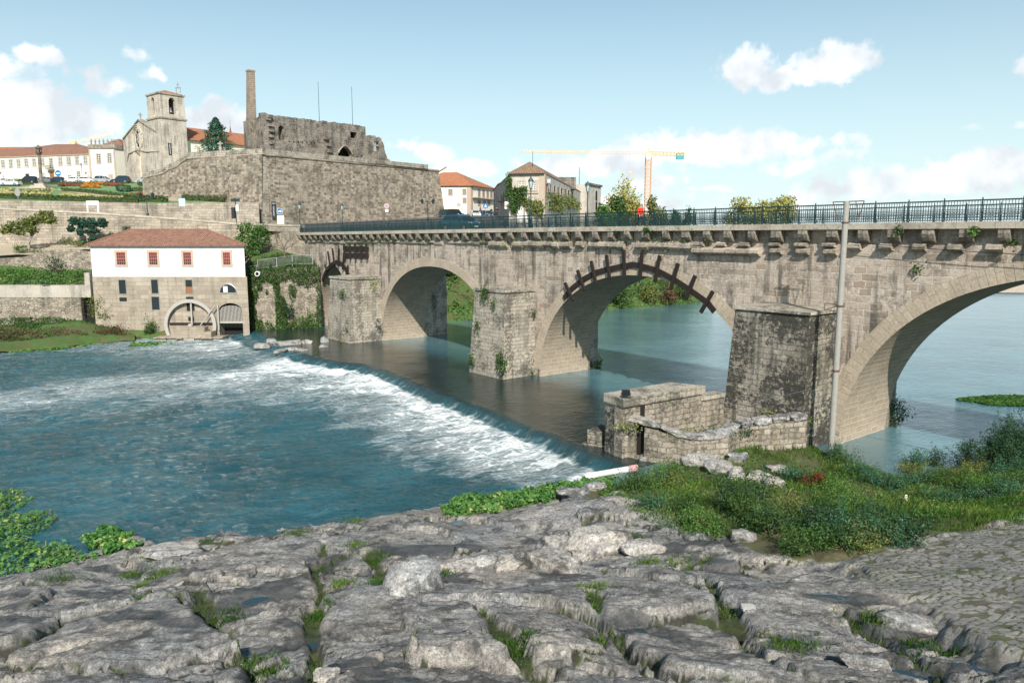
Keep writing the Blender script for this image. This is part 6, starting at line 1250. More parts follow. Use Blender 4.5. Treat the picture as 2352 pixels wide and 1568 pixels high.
def build_palace():
 p0 = atY(k(2, 375, 0)[0], 400, 134); P = Plane((p0.x, p0.y), (FD.x, FD.y)); q = lambda x, y: P.uv(*k(2, x, y)); zb = 24.8
 r = thing('ruined_palace', 'roofless ruined stone palace on top of the fortress, with a pointed doorway', 'ruin', (p0.x, p0.y, 25))
 T = [q(x, y) for x, y in ((375, 447), (430, 470), (600, 490), (760, 508), (868, 528), (880, 542), (905, 525), (1100, 548), (1298, 574))]; T2 = [q(x, y) for x, y in ((1302, 662), (1400, 672), (1448, 690), (1462, 730), (1480, 790), (1490, 850), (1515, 868), (1530, 908))]
 ta, tz = [t[0] for t in T], [t[1] for t in T]; a1 = ta[-1]; sa, sz = [t[0] for t in T2], [t[1] for t in T2]
 ztop = lambda a: float(np.interp(a, ta, tz)) if a <= a1 else float(np.interp(a, sa, sz))
 def rect(x0, y0, x1, y1): (w0, z1), (w1, z0) = q(x0, y0), q(x1, y1); return (w0, w1, z0, lambda a, z=z1: z)
 (d0, dz), (d1, db) = q(1045, 748), q(1182, 880); db = zb; spr = q(1110, 830)[1]
 door = (d0, d1, db, lambda a: spr + (dz - spr) * max(0, 1 - abs((a - (d0 + d1) / 2) / ((d1 - d0) / 2)) ** 1.5) ** .75)
 (e0, _), (e1, _) = q(497, 565), (q(556, 700)); wz0, wz1 = q(525, 700)[1], q(525, 565)[1]
 aw = (e0, e1, wz0, lambda a: wz1 - .45 * abs((a - (e0 + e1) / 2) / ((e1 - e0) / 2)) ** 2)
 strip_wall(P, r, 'facade', 'ruin', 0.0, a1, zb, ztop, -1.1, 0, (door, aw, rect(1160, 622, 1222, 686)), .5, .12, 3)
 strip_wall(P, r, 'broken_gable', 'ruin', a1 + .003, sa[-1], zb, ztop, -1.0, -.05, (rect(1376, 708, 1427, 804),), .35, .28, 5)
 m = MB(); w0, z1 = q(1376, 708); w1, z0 = q(1427, 804); c = (w0 + w1) / 2; zc = z0 + (z1 - z0) * .62; P.box(m, c - .1, c + .1, z0, z1, -.6, -.4); P.box(m, w0, w1, zc - .1, zc + .1, -.62, -.38); m.build('cross_window', M['church'], r)
 m = MB(); P.box(m, d0 - 2.2, d1 + 2.2, zb, dz + .8, -2.6, -2.3); m.build('shade_panel', M['hole'], r); m = MB(); P.box(m, e0 - .3, e1 + .3, wz0 - .2, wz1 + .3, -1.35, -1.15); P_ = q(1190, 650); m.build('blind_panel', M['ruin'], r)  # black panel added behind the doorway, painting the inside as shade
 m = MB(); w0, z1 = q(1150, 612); w1, z0 = q(1232, 696); P.box(m, w0, w1, z0, z1, -1.5, -1.2); m.build('shade_panel', M['hole'], r)  # black panel behind the small window, again shade put in as colour
 m = MB(); ap = [(a, door[3](a)) for a in np.linspace(d0, d1, 11)]; m.tube([P.pt(a, z + .12, .05) for a, z in ap], .16, 6); m.build('door_arch', M['cornice'], r)
 m = MB()
 for x in (600, 640, 680, 720, 760, 800, 830): a, z = q(x, 712 + (x - 600) * .06); P.box(m, a - .14, a + .14, z - .13, z + .13, .0, .012)
 for x, y in ((850, 838), (1265, 845)): a, z = q(x, y); P.box(m, a - .25, a + .2, z - .12, z + .15, .0, .012)
 m.build('beam_hole', M['hole'], r); m = MB(); rg = random.Random(6)
 for x, y in ((410, 480), (420, 560), (425, 610), (425, 660), (430, 720), (432, 770), (400, 500), (930, 680), (955, 740), (965, 800)): a, z = q(x, y); P.box(m, a - .5, a + .45, z - .3, z + .22, .0, rg.uniform(.25, .6))
 m.build('toothing_stone', M['ruin'], r)
 l0 = atY(k(2, 200, 0)[0], 400, 139.5); l1 = (p0.x, p0.y); d = Vector((l1[0] - l0.x, l1[1] - l0.y)); Q = Plane((l0.x, l0.y), (d.x, d.y)); u = lambda x, y: Q.uv(*k(2, x, y)); W = [u(x, y) for x, y in ((200, 520), (240, 515), (300, 490), (372, 450))]
 strip_wall(Q, r, 'left_wing', 'ruin', 0, d.length - .02, zb, lambda a: float(np.interp(a, [w_[0] for w_ in W], [w_[1] for w_ in W])), -1.2, 0, (), .5, .12, 7)
 a, zt = u(262, 78); c = u(270, 500); wd = 1.25; b = Vector(Q.pt(u(268, 500)[0], 0, .35)); t_ = Vector(Q.pt(u(262, 100)[0], 0, .35)); ch = thing('chimney', 'very tall slender square chimney rising from the left wing of the ruined palace', 'chimney', (b.x, b.y, 25)); m = MB(); h = wd / 2
 dx = Vector((d.x, d.y, 0)).normalized(); dy = Vector((dx.y, -dx.x, 0)); zc = c[1]
 def ring(cn, hh, z): return [(cn.x + dx.x * sx * hh + dy.x * sy * hh, cn.y + dx.y * sx * hh + dy.y * sy * hh, z) for sx, sy in ((-1, 1), (1, 1), (1, -1), (-1, -1))]
 m.hexa(ring(b, h * 1.05, zc) + ring(t_, h * .86, zt)); m.build('stack', M['chimney'], ch); m = MB(); m.hexa(ring(b, h * 1.35, 24.8) + ring(b, h * 1.12, zc - .003)); m.build('stack_base', M['ruin'], ch); m = MB(); m.hexa(ring(t_, h * .98, zt + .002) + ring(t_, h * .98, zt + .3)); m.build('cap', M['chimney'], ch)
 for x0, y0, y1, lab in ((937, 150, 530, 'left one of two thin bare flagpoles on the ruined palace'), (1240, 198, 575, 'right one of two thin bare flagpoles on the ruined palace')):
  a, z0 = q(x0 + (5 if x0 < 1000 else 8), y1); z1 = q(x0, y0)[1]; f = P.pt(a, 0, -2.2); m = MB(); m.tube([(f[0], f[1], 24.8), (f[0], f[1], z1)], [.07, .035], 6); tag(m.build('flagpole', M['iron']), lab, 'flagpole', 'flagpoles on the palace ruin')
build_palace()
def stone_cross(label, base, h, cat='cross'):
 m = MB(); s = h; b = Vector(base); m.box(b.x - .16 * s, b.x + .16 * s, b.y - .16 * s, b.y + .16 * s, b.z, b.z + .12 * s); m.bar(b + Vector((0, 0, .1 * s)), b + Vector((0, 0, .62 * s)), .2 * s, .2 * s, (0, 1, 0)); m.bar(b + Vector((0, 0, .62 * s)), b + Vector((0, 0, s)), .09 * s, .09 * s, (0, 1, 0)); m.bar(b + Vector((-.2 * s, 0, .84 * s)), b + Vector((.2 * s, 0, .84 * s)), .085 * s); return tag(m.build('stone_cross', M['church']), label, cat)
p = atY(*k(1, 2027, 1048), 130); stone_cross('weathered stone cross on the fortress parapet in front of the conifer', p, 2.1)
m = MB(); p = atY(*k(1, 1822, 1048), 134); m.box(p.x - .18, p.x + .18, p.y - .18, p.y + .18, p.z - .6, p.z + 1.25); m.lathe([(.24, 1.25), (.0, 1.5)], 4, (p.x, p.y, p.z)); tag(m.build('stone_post', M['church']), 'short stone post on the fortress parapet next to the church tower', 'post')
base = atY(*k(1, 1995, 1050), 150); o = thing('conifer_tree', 'dark green conical conifer in front of the orange church roof', 'tree', (base.x, base.y, 25)); rg = np.random.default_rng(6); n = 9000; hh = atY(*k(1, 1975, 712), 150).z - 25
t = rg.uniform(0, 1, n) ** 1.45; ang = rg.uniform(0, 2 * math.pi, n); R = (1 - t) ** .72 * 6.4 * (.62 + .38 * (np.sin(t * 46 + np.sin(ang * 3) * 1.2) * .5 + .5)) * (.8 + .25 * np.sin(ang * 5 + t * 9)); R = R * rg.uniform(.55, 1.05, n) + .1; z = .7 + t * (hh - .7) - .12 * R
f = leaves('crown', np.c_[R * np.cos(ang), R * np.sin(ang), z], np.c_[np.cos(ang), np.sin(ang), np.full(n, .3)], .38, M['needle'], rg, None, .45, rg.uniform(0, .7, n) + .3 * (R > 1.2)); f.parent = o
m = MB(); m.tube([(0, 0, -.3), (0, 0, hh * .8)], [.28, .06], 7); t_ = m.build('trunk', M['bark'], None); t_.parent = o
def build_church():
 cor = Vector((-80.7, 175)); e = Vector((-.766, .643)); n = Vector((.643, .766)); zb = 22.5
 F = Plane((cor.x + e.x * 26, cor.y + e.y * 26), (-e.x, -e.y)); S = Plane((cor.x, cor.y), (n.x, n.y)); q = lambda x, y: F.uv(*k(1, x, y)); s = lambda x, y: S.uv(*k(1, x, y)); aC = 26.0
 r = thing('church', 'old stone church with a gabled front, rose window and bell tower', 'church', (cor.x, cor.y, zb))
 gl, ga, gr_ = q(1130, 915), q(1275, 737), q(1440, 850); tL = q(1432, 1000)[0]
 top = lambda a: float(np.interp(a, [gl[0], ga[0], gr_[0], aC], [gl[1], ga[1], gr_[1], gr_[1] - 1]))
 pc, pz0, pz1 = q(1265, 1000)[0], q(0, 1300)[1], q(0, 1085)[1]; pw = q(1285, 1000)[0] - q(1245, 1000)[0]
 portal = (pc - pw / 2, pc + pw / 2, zb, lambda a: pz1 - 1.2 * abs((a - pc) / (pw / 2)) ** 2.2)
 strip_wall(F, r, 'gable_front', 'church', gl[0], tL, zb, top, -1.3, 0, (portal,), .45, 0, 1)
 m = MB(); F.box(m, pc - pw, pc + pw, zb, pz1 + .4, -1.9, -1.4); m.build('portal', M['door_wood'], r)
 m = MB()
 for dr in (.25, .7, 1.15):
  pts = [F.pt(pc + (pw / 2 + dr) * math.cos(t), 0, .02) for t in ()]; w_ = pw / 2 + dr; zz = [(pc + w_ * math.cos(t), pz1 - 1.2 + (1.2 + dr) * math.sin(t)) for t in np.linspace(0, math.pi, 15)]; m.tube([F.pt(w_ + pc, zb, .06)] + [F.pt(a, z, .06) for a, z in zz] + [F.pt(pc - w_, zb, .06)], .13, 6)
 m.build('portal_arch', M['church'], r)
 rc = q(1280, 910); rw, rh = (q(1310, 1000)[0] - q(1252, 1000)[0]) / 2, (q(0, 838)[1] - q(0, 985)[1]) / 2; m = MB(); ell = lambda f_: [(rc[0] + rw * f_ * math.cos(t), rc[1] + min(rw * 1.3, rh) * f_ * math.sin(t)) for t in np.linspace(0, 2 * math.pi, 25)]
 F.slab(m, ell(1)[:-1], .0, .03); rs = m.build('rose_window', M['hole'], r); m = MB(); m.tube([F.pt(a, z, .06) for a, z in ell(1.08)], .24, 6); m.tube([F.pt(a, z, .06) for a, z in ell(.45)], .12, 5)
 for t in np.linspace(0, 2 * math.pi, 9)[:-1]: a = ell(1); m.bar(F.pt(rc[0], rc[1], .06), F.pt(rc[0] + rw * math.cos(t), rc[1] + min(rw * 1.3, rh) * math.sin(t), .06), .13)
 m.build('tracery', M['church'], rs); m = MB()
 for a_, b_ in ((gl, ga), (ga, gr_)): m.bar(F.pt(a_[0], a_[1] + .1, -.5), F.pt(b_[0], b_[1] + .1, -.5), 1.5, .3)
 m.build('gable_coping', M['cornice'], r); g = F.pt(ga[0], ga[1] + .25, -.4); stone = MB(); stone.bar(g, (g[0], g[1], g[2] + 1.5), .2); stone.bar((g[0] - .45, g[1], g[2] + 1.0), (g[0] + .45, g[1], g[2] + 1.0), .18); stone.build('gable_cross', M['cornice'], r)
 m = MB(); a0, z0 = q(1185, 1045); a1, z1 = q(1350, 1020); m.tube([F.pt(a0 - 1, z0 - 1.6, .1), F.pt(a0, z0, .1), F.pt((a0 + a1) / 2, z0 + .5, .1), F.pt(a1, z1 - .2, .1), F.pt(aC - 1, z1 - .6, .1)], .16, 6); m.build('string_moulding', M['cornice'], r)
 w_ = tL - gl[0]; ln = 60; A = F.pt(gl[0], 0, -.8); B = F.pt(aC - 1.5, 0, -.8); nv = Vector((n.x, n.y, 0)); A, B = Vector(A), Vector(B); eave = s(1900, 930)[1]; rid = ga[1] - .4; z_e = eave; mid = Vector(F.pt(ga[0], 0, -.8))
 m = MB(); m.prism([A.to_2d()[:], B.to_2d()[:], (B + nv * ln).to_2d()[:], (A + nv * ln).to_2d()[:]], zb, z_e); m.build('nave_wall', M['cream'], r)
 m = MB(); ov = Vector((-e.x, -e.y, 0)) * .7
 for P0, sg in ((B, 1), (A, -1)): m.poly([tuple(Vector((P0.x, P0.y, z_e)) + ov * sg), tuple(Vector((P0.x, P0.y, z_e)) + ov * sg + nv * ln), (mid.x + nv.x * ln, mid.y + nv.y * ln, rid), (mid.x, mid.y, rid)])
 for dd in (.0, ln): m.poly([(A.x + nv.x * dd, A.y + nv.y * dd, z_e), (B.x + nv.x * dd, B.y + nv.y * dd, z_e), (mid.x + nv.x * dd, mid.y + nv.y * dd, rid)])
 m.build('nave_roof', M['tile_orange'], r)
 TW = 6.0; zm = s(1650, 725)[1]; zt = s(1640, 505)[1]; c2 = Vector((cor.x, cor.y))
 def sq(o, z): return [(c2 + e * (TW + o) - n * o)[:] , (c2 - e * o - n * o)[:], (c2 - e * o + n * (TW + o))[:], (c2 + e * (TW + o) + n * (TW + o))[:]]
 def tw(o, z0, z1, mat, name, par=r): m = MB(); m.prism(sq(o, 0), z0, z1); return m.build(name, M[mat], par)
 t0 = tw(.12, zb, zm - .35, 'church', 'bell_tower'); tw(.32, zm - .348, zm, 'cornice', 'cornice', t0)
 wz0, wz1 = s(1640, 690)[1], s(1640, 540)[1]; ow = 1.5
 for pl, nm in ((F, 'front'), (S, 'side')):
  pass
 for kx in range(4):
  ds = [(-e, 0), (n, 1), (e, 2), (-n, 3)][kx]; pc_ = [c2 + e * TW, c2, c2 + n * TW, c2 + n * TW + e * TW][kx]; Pk = Plane((pc_.x, pc_.y), (ds[0].x, ds[0].y)); hole = (TW / 2 - ow / 2, TW / 2 + ow / 2, wz0, lambda a: wz1 - .7 * abs((a - TW / 2) / (ow / 2)) ** 2.2)
  strip_wall(Pk, t0, 'belfry_wall', 'church', 0 if kx % 2 == 0 else .8, TW if kx % 2 == 0 else TW - .8, zm + .002, lambda a: zt - .3, -.8, 0, (hole,), .6, 0, kx)
 tw(.22, zt - .298, zt + .05, 'cornice', 'cornice', t0)
 cc = c2 + e * TW / 2 + n * TW / 2; hp = [(c2 + e * TW)[:], c2[:], (c2 + n * TW)[:], (c2 + n * TW + e * TW)[:]]; hip_roof(t0, hp, zt + .055, 1.1, .1, 'tile_orange', 'tower_roof')
 m = MB(); m.lathe([(.0, 1.2), (.18, 1.18), (.32, .9), (.38, .5), (.55, .1), (.58, 0)], 14, (cc.x - n.x * 1.9, cc.y - n.y * 1.9, wz0 + .5)); m.lathe([(.0, 1.2), (.18, 1.18), (.32, .9), (.38, .5), (.55, .1), (.58, 0)], 14, (cc.x - e.x * 1.9, cc.y - e.y * 1.9, wz0 + .5)); m.build('bell', M['steel'], t0, smooth=True)
 m = MB(); b = c2 + n * 4.2; m.bar((b.x, b.y, zt + .3), (b.x, b.y, zt + 1.5), .16); m.bar((b.x + .9, b.y, zt + .3), (b.x + .9, b.y, zt + 1.5), .16); m.bar((b.x - .15, b.y, zt + 1.5), (b.x + 1.05, b.y, zt + 1.5), .2); m.bar((b.x + .45, b.y, zt + 1.5), (b.x + .45, b.y, zt + 2.7), .12); m.bar((b.x + .1, b.y, zt + 2.2), (b.x + .8, b.y, zt + 2.2), .1); m.build('bell_frame', M['cornice'], t0)
 (a0, z1), (a1, z0) = s(1540, 945), s(1575, 1058); m = MB(); S.box(m, max(.3, a0), a1, z0, z1, .13, .19); b_ = m.build('church_banner', M['black_paint'], r); m = MB(); a = (max(.3, a0) + a1) / 2; S.box(m, a - .05, a + .05, z0 + .2, z1 - .2, .19, .20); m.build('stripe', M['white_paint'], b_)
 return r
build_church()
def build_row():
 l = atY(0, 418, 206); rr_ = atY(210, 414, 198); d = Vector((rr_.x - l.x, rr_.y - l.y)).normalized(); P = Plane((l.x, l.y), (d.x, d.y)); q = lambda x, y: P.uv(*k(1, x, y)); a1 = q(835, 1150)[0]; a0 = -30.0; zb = 26.5; ze = q(420, 1055)[1]; D = 11
 r = thing('town_house', 'long cream two-storey building with a low brown tiled roof on the square', 'building', (l.x, l.y, zb)); b = [P.pt(a0, 0, 0), P.pt(a1, 0, 0), P.pt(a1, 0, -D), P.pt(a0, 0, -D)]
 body(r, b, zb, ze, 'cream'); hip_roof(r, b, ze, 2.6, .5, 'tile', inset=.5); m = MB(); P.box(m, a0, a1, ze - .35, ze - .16, .0, .25); m.build('eaves', M['granite_trim'], r)
 for x in (28, 100, 172, 242, 315, 390, 555, 632, 708, 785): (w0, z1), (w1, z0) = q(x - 17, 1108 - .045 * x), q(x + 17, 1172 - .045 * x); window(P, r, w0, w1, z0, z1, 'oldplaster', 'glass', .3, (1, 4))
 (w0, z1), (w1, z0) = q(452, 1090), q(488, 1178); wd = window(P, r, w0, w1, z0, z1, 'oldplaster', 'glass', .3, (1, 4)); m = MB(); P.box(m, w0 - .6, w1 + .6, z0 - .4, z0 - .2, .11, 1.0); m.build('balcony', M['granite_trim'], r); m = MB()
 for i in range(10): a = w0 - .55 + (w1 - w0 + 1.1) * i / 9; P.box(m, a - .03, a + .03, z0 - .2, z0 + .7, .9, .96)
 P.box(m, w0 - .6, w1 + .6, z0 + .7, z0 + .78, .88, .98); m.build('balcony_rail', M['iron_dark'], r)
 for x0, y0, x1, y1, pn in ((456, 1212, 500, 1282, 'door_wood'), (236, 1230, 270, 1276, 'hole'), (625, 1244, 655, 1278, 'glass'), (706, 1208, 737, 1255, 'glass'), (398, 1225, 410, 1262, 'glass')): (w0, z1), (w1, z0) = q(x0, y0), q(x1, y1); window(P, r, w0, w1, z0, z1, 'oldplaster', pn, .22, None if pn != 'glass' else (1, 2), name='door' if 'wood' in pn else 'window')
 for x in (38, 818):
  m = MB(); a, z = q(x, 1208); m.bar(P.pt(a, z, .02), P.pt(a, z - .3, 1.1), .08); m.lathe([(.12, -.5), (.25, 0), (.0, .2)], 6, P.pt(a, z - .3, 1.1)); m.build('wall_lamp', M['door_wood'], r)
 m = MB(); a = q(835, 1150)[0]; P.box(m, a - .5, a - .003, zb, ze - .36, .0, .12); m.build('corner_pilaster', M['granite_trim'], r)
 Yn = 191; l2 = atY(k(1, 838, 0)[0], 400, Yn); P2 = Plane((l2.x, l2.y), (1, -.03)); u = lambda x, y: P2.uv(*k(1, x, y)); w_ = u(1056, 1100)[0]; ze2 = u(950, 998)[1]
 r2 = thing('town_house', 'cream corner house with stone pinnacles along its parapet, next to the church', 'building', (l2.x, l2.y, 26)); b = [P2.pt(0, 0, 0), P2.pt(w_, 0, 0), P2.pt(w_ + 3.5, 0, -9), P2.pt(0, 0, -9)]; body(r2, b, 24.5, ze2, 'cream'); m = MB(); m.prism([P2.pt(-.2, 0, .25)[:2], P2.pt(w_ + .2, 0, .25)[:2], P2.pt(w_ + 3.7, 0, -9)[:2], P2.pt(-.2, 0, -9)[:2]], ze2 + .002, ze2 + 1.0); m.build('parapet', M['cornice'], r2)
 for a in (0, w_ - .18): m = MB(); P2.box(m, a - .2, a + .2, 24.5, ze2, .0, .08); m.build('pilaster', M['granite_trim'], r2)
 hip_roof(r2, [P2.pt(1.5, 0, -2), P2.pt(w_ + 1, 0, -2), P2.pt(w_ + 3, 0, -8.6), P2.pt(1.5, 0, -8.6)], ze2 + 1.0, 2.0, .2, 'tile')
 for i, x in enumerate((840, 878, 915, 953, 992, 1030, 1066)): a = min(w_ + .1, u(x, 985)[0]); c = P2.pt(a, ze2 + 1.0, .0); m = MB(); m.lathe([(.22, 0), (.22, .3), (.12, .4), (.26, .75), (.2, 1.1), (.0, 1.5)], 8, c); m.build('pinnacle', M['cornice'], r2)
 for x0, y0, x1, y1 in ((886, 1048, 926, 1130), (986, 1042, 1024, 1122), (898, 1248, 935, 1290), (1000, 1240, 1035, 1285)): (w0, z1), (w1, z0) = u(x0, y0), u(x1, y1); window(P2, r2, w0, w1, z0, z1, 'granite_trim', 'glass', .2, (1, 4))
 c = atY(*k(1, 520, 990), 255); r3 = thing('house', 'dark red house with a tiled gable behind the long cream building', 'house', (c.x, c.y, 28)); w2, dp = 10.5, 12; zr = atY(*k(1, 490, 937), 255).z; z_e = atY(*k(1, 390, 995), 255).z; m = MB(); m.box(c.x - w2, c.x + w2, c.y, c.y + dp, 28, z_e); m.build('wall', M['red_wall'], r3); hip_roof(r3, [(c.x - w2, c.y), (c.x + w2, c.y), (c.x + w2, c.y + dp), (c.x - w2, c.y + dp)], z_e, zr - z_e, .5, 'tile', inset=7)
 c = atY(*k(1, 130, 1020), 260); r4 = thing('house', 'white house with an orange roof behind the left part of the cream building', 'house', (c.x, c.y, 28)); z_e = atY(*k(1, 100, 1000), 260).z; zr = atY(*k(1, 30, 968), 260).z; m = MB(); m.box(c.x - 30, c.x + 13, c.y, c.y + 10, 28, z_e); m.build('wall', M['white'], r4); hip_roof(r4, [(c.x - 30, c.y), (c.x + 13, c.y), (c.x + 13, c.y + 10), (c.x - 30, c.y + 10)], z_e, zr - z_e, .5, 'tile_orange')
M['red_wall'] = plain('red_house_wall', (.20, .075, .055), .85)
build_row()
def build_pillory():
 b = onGarden(*k(1, 385, 1368)); Y = b.y; zt = atY(*k(1, 358, 965), Y).z; h = zt - b.z; r = thing('pillory_column', 'slender stone pillory column with a lantern top in the garden', 'column', b); o = MB()
 for i, s_ in enumerate((2.1, 1.5, 1.0)): o.box(-s_, s_, -s_, s_, i * .35, (i + 1) * .35 - .003)
 x = o.build('steps', M['church'], None); x.parent = r; o = MB(); o.lathe([(.55, 1.05), (.5, 1.9), (.36, 2.0), (.30, h * .78), (.5, h * .80), (.72, h * .84)], 8); x = o.build('shaft', M['ruin'], None); x.parent = r
 o = MB()
 for j in range(6): t = math.pi * j / 3; o.bar((.55 * math.cos(t), .55 * math.sin(t), h * .84), (.55 * math.cos(t), .55 * math.sin(t), h * .93), .16)
 o.lathe([(.8, h * .93), (.74, h * .95), (.3, h * .97), (.12, h)], 8); o.lathe([(.3, h * .84), (.3, h * .93)], 6); x = o.build('lantern', M['ruin'], None); x.parent = r
build_pillory()
def build_right_town():
 c = atY(1081.5, 498, 180); P = Plane((c.x - 14, c.y + .8), (14, -.8)); S = Plane((c.x, c.y), (.4, .92)); q = lambda x, y: P.uv(*k(5, x, y)); s = lambda x, y: S.uv(*k(5, x, y)); ze = q(560, 380)[1]; zb = 15; L = 14.02; sl = s(858, 520)[0]
 r = thing('white_house', 'cream corner house with an orange hip roof right of the fortress wall', 'house', (c.x, c.y, zb)); b = [P.pt(0, 0, 0), P.pt(L, 0, 0), S.pt(sl, 0, 0), P.pt(0, 0, -sl)]; body(r, b, zb, ze, 'cream'); hip_roof(r, b, ze, 3.6, .7, 'tile_orange')
 m = MB(); P.box(m, L - .9, L + .003, zb, ze - .1, .0, .12); S.box(m, .0, 1.0, zb, ze - .1, .003, .12); m.build('corner_pilaster', M['granite_trim'], r)
 for x0, y0, x1, y1 in ((446, 418, 480, 468), (576, 415, 606, 462), (578, 497, 607, 540)): (w0, z1), (w1, z0) = q(x0, y0), q(x1, y1); window(P, r, w0, w1, z0, z1, 'granite_trim', 'shutter', .12, None)
 for x in (726, 766, 804, 838): (w0, z1), (w1, z0) = s(x - 10, 420 + (x - 726) * .13), s(x + 10, 492 + (x - 726) * .08); window(S, r, w0, w1, z0, z1, 'granite_trim', 'shutter', .2, None)
 for x in (726, 775, 815): (w0, z1), (w1, z0) = s(x - 10, 525), s(x + 10, 560); window(S, r, w0, w1, z0, z1, 'granite_trim', 'shutter', .2, None)
 m = MB(); z = s(760, 505)[1]; S.box(m, .5, sl - .2, z, z + .2, .12, .8); m.build('balcony', M['granite_trim'], r)
 c2 = atY(*k(5, 430, 300), 235); r = thing('house', 'tall white gable house peeping over the orange-roofed corner house', 'house', (c2.x, c2.y, 18)); za = atY(*k(5, 425, 216), 235).z; z_e = atY(*k(5, 520, 298), 235).z; m = MB(); x0, x1 = atY(*k(5, 300, 0), 235).x, atY(*k(5, 530, 0), 235).x; xm = atY(*k(5, 420, 0), 235).x
 m.slab([(x0, c2.y, 18), (x1, c2.y, 18), (x1, c2.y, z_e), (xm, c2.y, za), (x0, c2.y, z_e)], (0, 14, 0)); m.build('wall', M['white'], r); m = MB(); m.slab([(x0 - .4, c2.y - .3, z_e + .02), (xm, c2.y - .3, za + .02), (xm, c2.y + 14.3, za + .02), (x0 - .4, c2.y + 14.3, z_e + .02)], (0, 0, .25)); m.build('roof', M['tile_orange'], r)
 B = atY(1250, 498, 115); A = Vector((B.x - 5.4, B.y + 1.1)); d2 = Vector((.2, .98)).normalized(); Fp = Plane((A.x, A.y), (B.x - A.x, B.y - A.y)); Sp = Plane((B.x, B.y), (d2.x, d2.y)); q = lambda x, y: Fp.uv(*k(5, x, y)); s = lambda x, y: Sp.uv(*k(5, x, y)); FLn = (Vector((B.x, B.y)) - A).length; ze = q(1180, 265)[1]; zb = 8; sl = s(1690, 450)[0]
 r = thing('ruined_house', 'long decaying two-storey house with empty windows by the bridge end', 'house', (B.x, B.y, zb)); bk = Fp.pt(-1.5, 0, -sl * .9); b = [Fp.pt(0, 0, 0), Fp.pt(FLn, 0, 0), Sp.pt(sl, 0, 0), (Sp.pt(sl, 0, -6)[0], Sp.pt(sl, 0, -6)[1])]
 b = [Fp.pt(0, 0, 0)[:2], Fp.pt(FLn, 0, 0)[:2], Sp.pt(sl, 0, 0)[:2], Sp.pt(sl, 0, -FLn)[:2]]; body(r, b, zb, ze, 'oldplaster'); hip_roof(r, b, ze + .002, 1.9, .55, 'tile_brown', inset=3.0)
 m = MB(); Sp.box(m, .02, 1.0, zb, ze - .1, .003, .1); m.build('corner_stones', M['granite_trim'], r); m = MB(); Fp.box(m, FLn - .8, FLn - .002, zb, ze - .1, .003, .1); zz = q(0, 470)[1]; Fp.box(m, 0, FLn - .9, zz, zz + .3, .0, .16); m.build('stone_trim', M['granite_trim'], r)
 for x0, y0, x1, y1 in ((1088, 345, 1142, 405), (1195, 345, 1250, 420), (1120, 490, 1150, 540), (1195, 490, 1250, 560)): (w0, z1), (w1, z0) = q(x0, y0), q(x1, y1); window(Fp, r, w0, w1, z0, z1, 'granite_trim', 'shutter', .2, (1, 3))
 (w0, z1), (w1, z0) = q(1075, 560), q(1130, 660); window(Fp, r, w0, w1, z0 - 1, z1, 'granite_trim', 'white_paint', .25, None, name='door'); (w0, z1), (w1, z0) = q(1150, 590), q(1188, 660); window(Fp, r, w0, w1, z0 - 1, z1, 'granite_trim', 'white_paint', .2, None, name='door')
 for i, x in enumerate((1342, 1378, 1415, 1448, 1480, 1513, 1545, 1575)): y = 365 + (x - 1342) * .30; (w0, z1), (w1, z0) = s(x - 6, y), s(x + 7, y + 75 - (x - 1342) * .12); window(Sp, r, w0, w1, z0, z1, 'granite_trim', 'door_wood' if i < 2 else 'hole', .2, None)
 for x in (1370, 1430, 1490, 1550): y = 520 + (x - 1370) * .05; (w0, z1), (w1, z0) = s(x - 7, y), s(x + 8, y + 70); window(Sp, r, w0, w1, z0, z1, 'granite_trim', 'hole', .2, None)
 m = MB(); a, z = s(1575, 320); c = Sp.pt(s(1575, 330)[0], 0, -1.5); m.box(c[0] - 2.2, c[0] + 2.2, c[1] - 2, c[1] + 3, ze - .5, atY(*k(5, 1575, 312), c[1]).z); m.build('chimney', M['ruin'], r)
 a, z = s(1348, 348); m = MB(); m.tube([Sp.pt(a, z, .15), Sp.pt(a, z, .6)], .42, 12); m.build('dish', M['pale_frame'], r)
 m = MB(); p = Sp.pt(1.0, 0, -2); m.tube([(p[0], p[1], ze + .5), (p[0], p[1], atY(*k(5, 1328, 70), p[1]).z)], .035, 5); tag(m.build('antenna_mast', M['iron_dark']), 'thin antenna mast on the roof of the ruined house, nearest the corner', 'antenna')
 Cn = atY(*k(5, 1840, 640), 172); Cw = atY(*k(5, 1755, 640), 166); r = thing('stone_house', 'roofless tall stone house behind the far street lamp', 'house', (Cw.x, Cw.y, 8)); zt = atY(*k(5, 1790, 385), 168).z; P3 = Plane((Cw.x, Cw.y), (Cn.x - Cw.x, Cn.y - Cw.y)); Lw = (Vector((Cn.x, Cn.y)) - Vector((Cw.x, Cw.y))).length; m = MB(); m.prism([P3.pt(-3, 0, 0)[:2], P3.pt(Lw, 0, 0)[:2], P3.pt(Lw, 0, -12)[:2], P3.pt(-3, 0, -12)[:2]], 8, zt); m.build('wall', M['oldplaster'], r); m = MB(); P3.box(m, -3.3, Lw + .3, zt + .002, zt + .4, -.4, .3); m.build('cornice', M['ruin'], r); m = MB()
 for x, y in ((1803, 430), (1803, 530)): a, z = P3.uv(*k(5, x, y)); P3.box(m, a - .6, a + .6, z - 2.2, z, .0, .02)
 m.build('window', M['hole'], r); p = P3.pt(.3, 0, -3); m = MB(); zt2 = atY(*k(5, 1758, 212), p[1]).z; m.tube([(p[0], p[1], zt), (p[0], p[1], zt2)], .06, 5); m.bar((p[0] - 4.5, p[1], zt2 - 8), (p[0] + 4.5, p[1], zt2 - 8), .05); tag(m.build('antenna_mast', M['iron_dark']), 'tall antenna mast with crossbar on the roofless stone house', 'antenna')
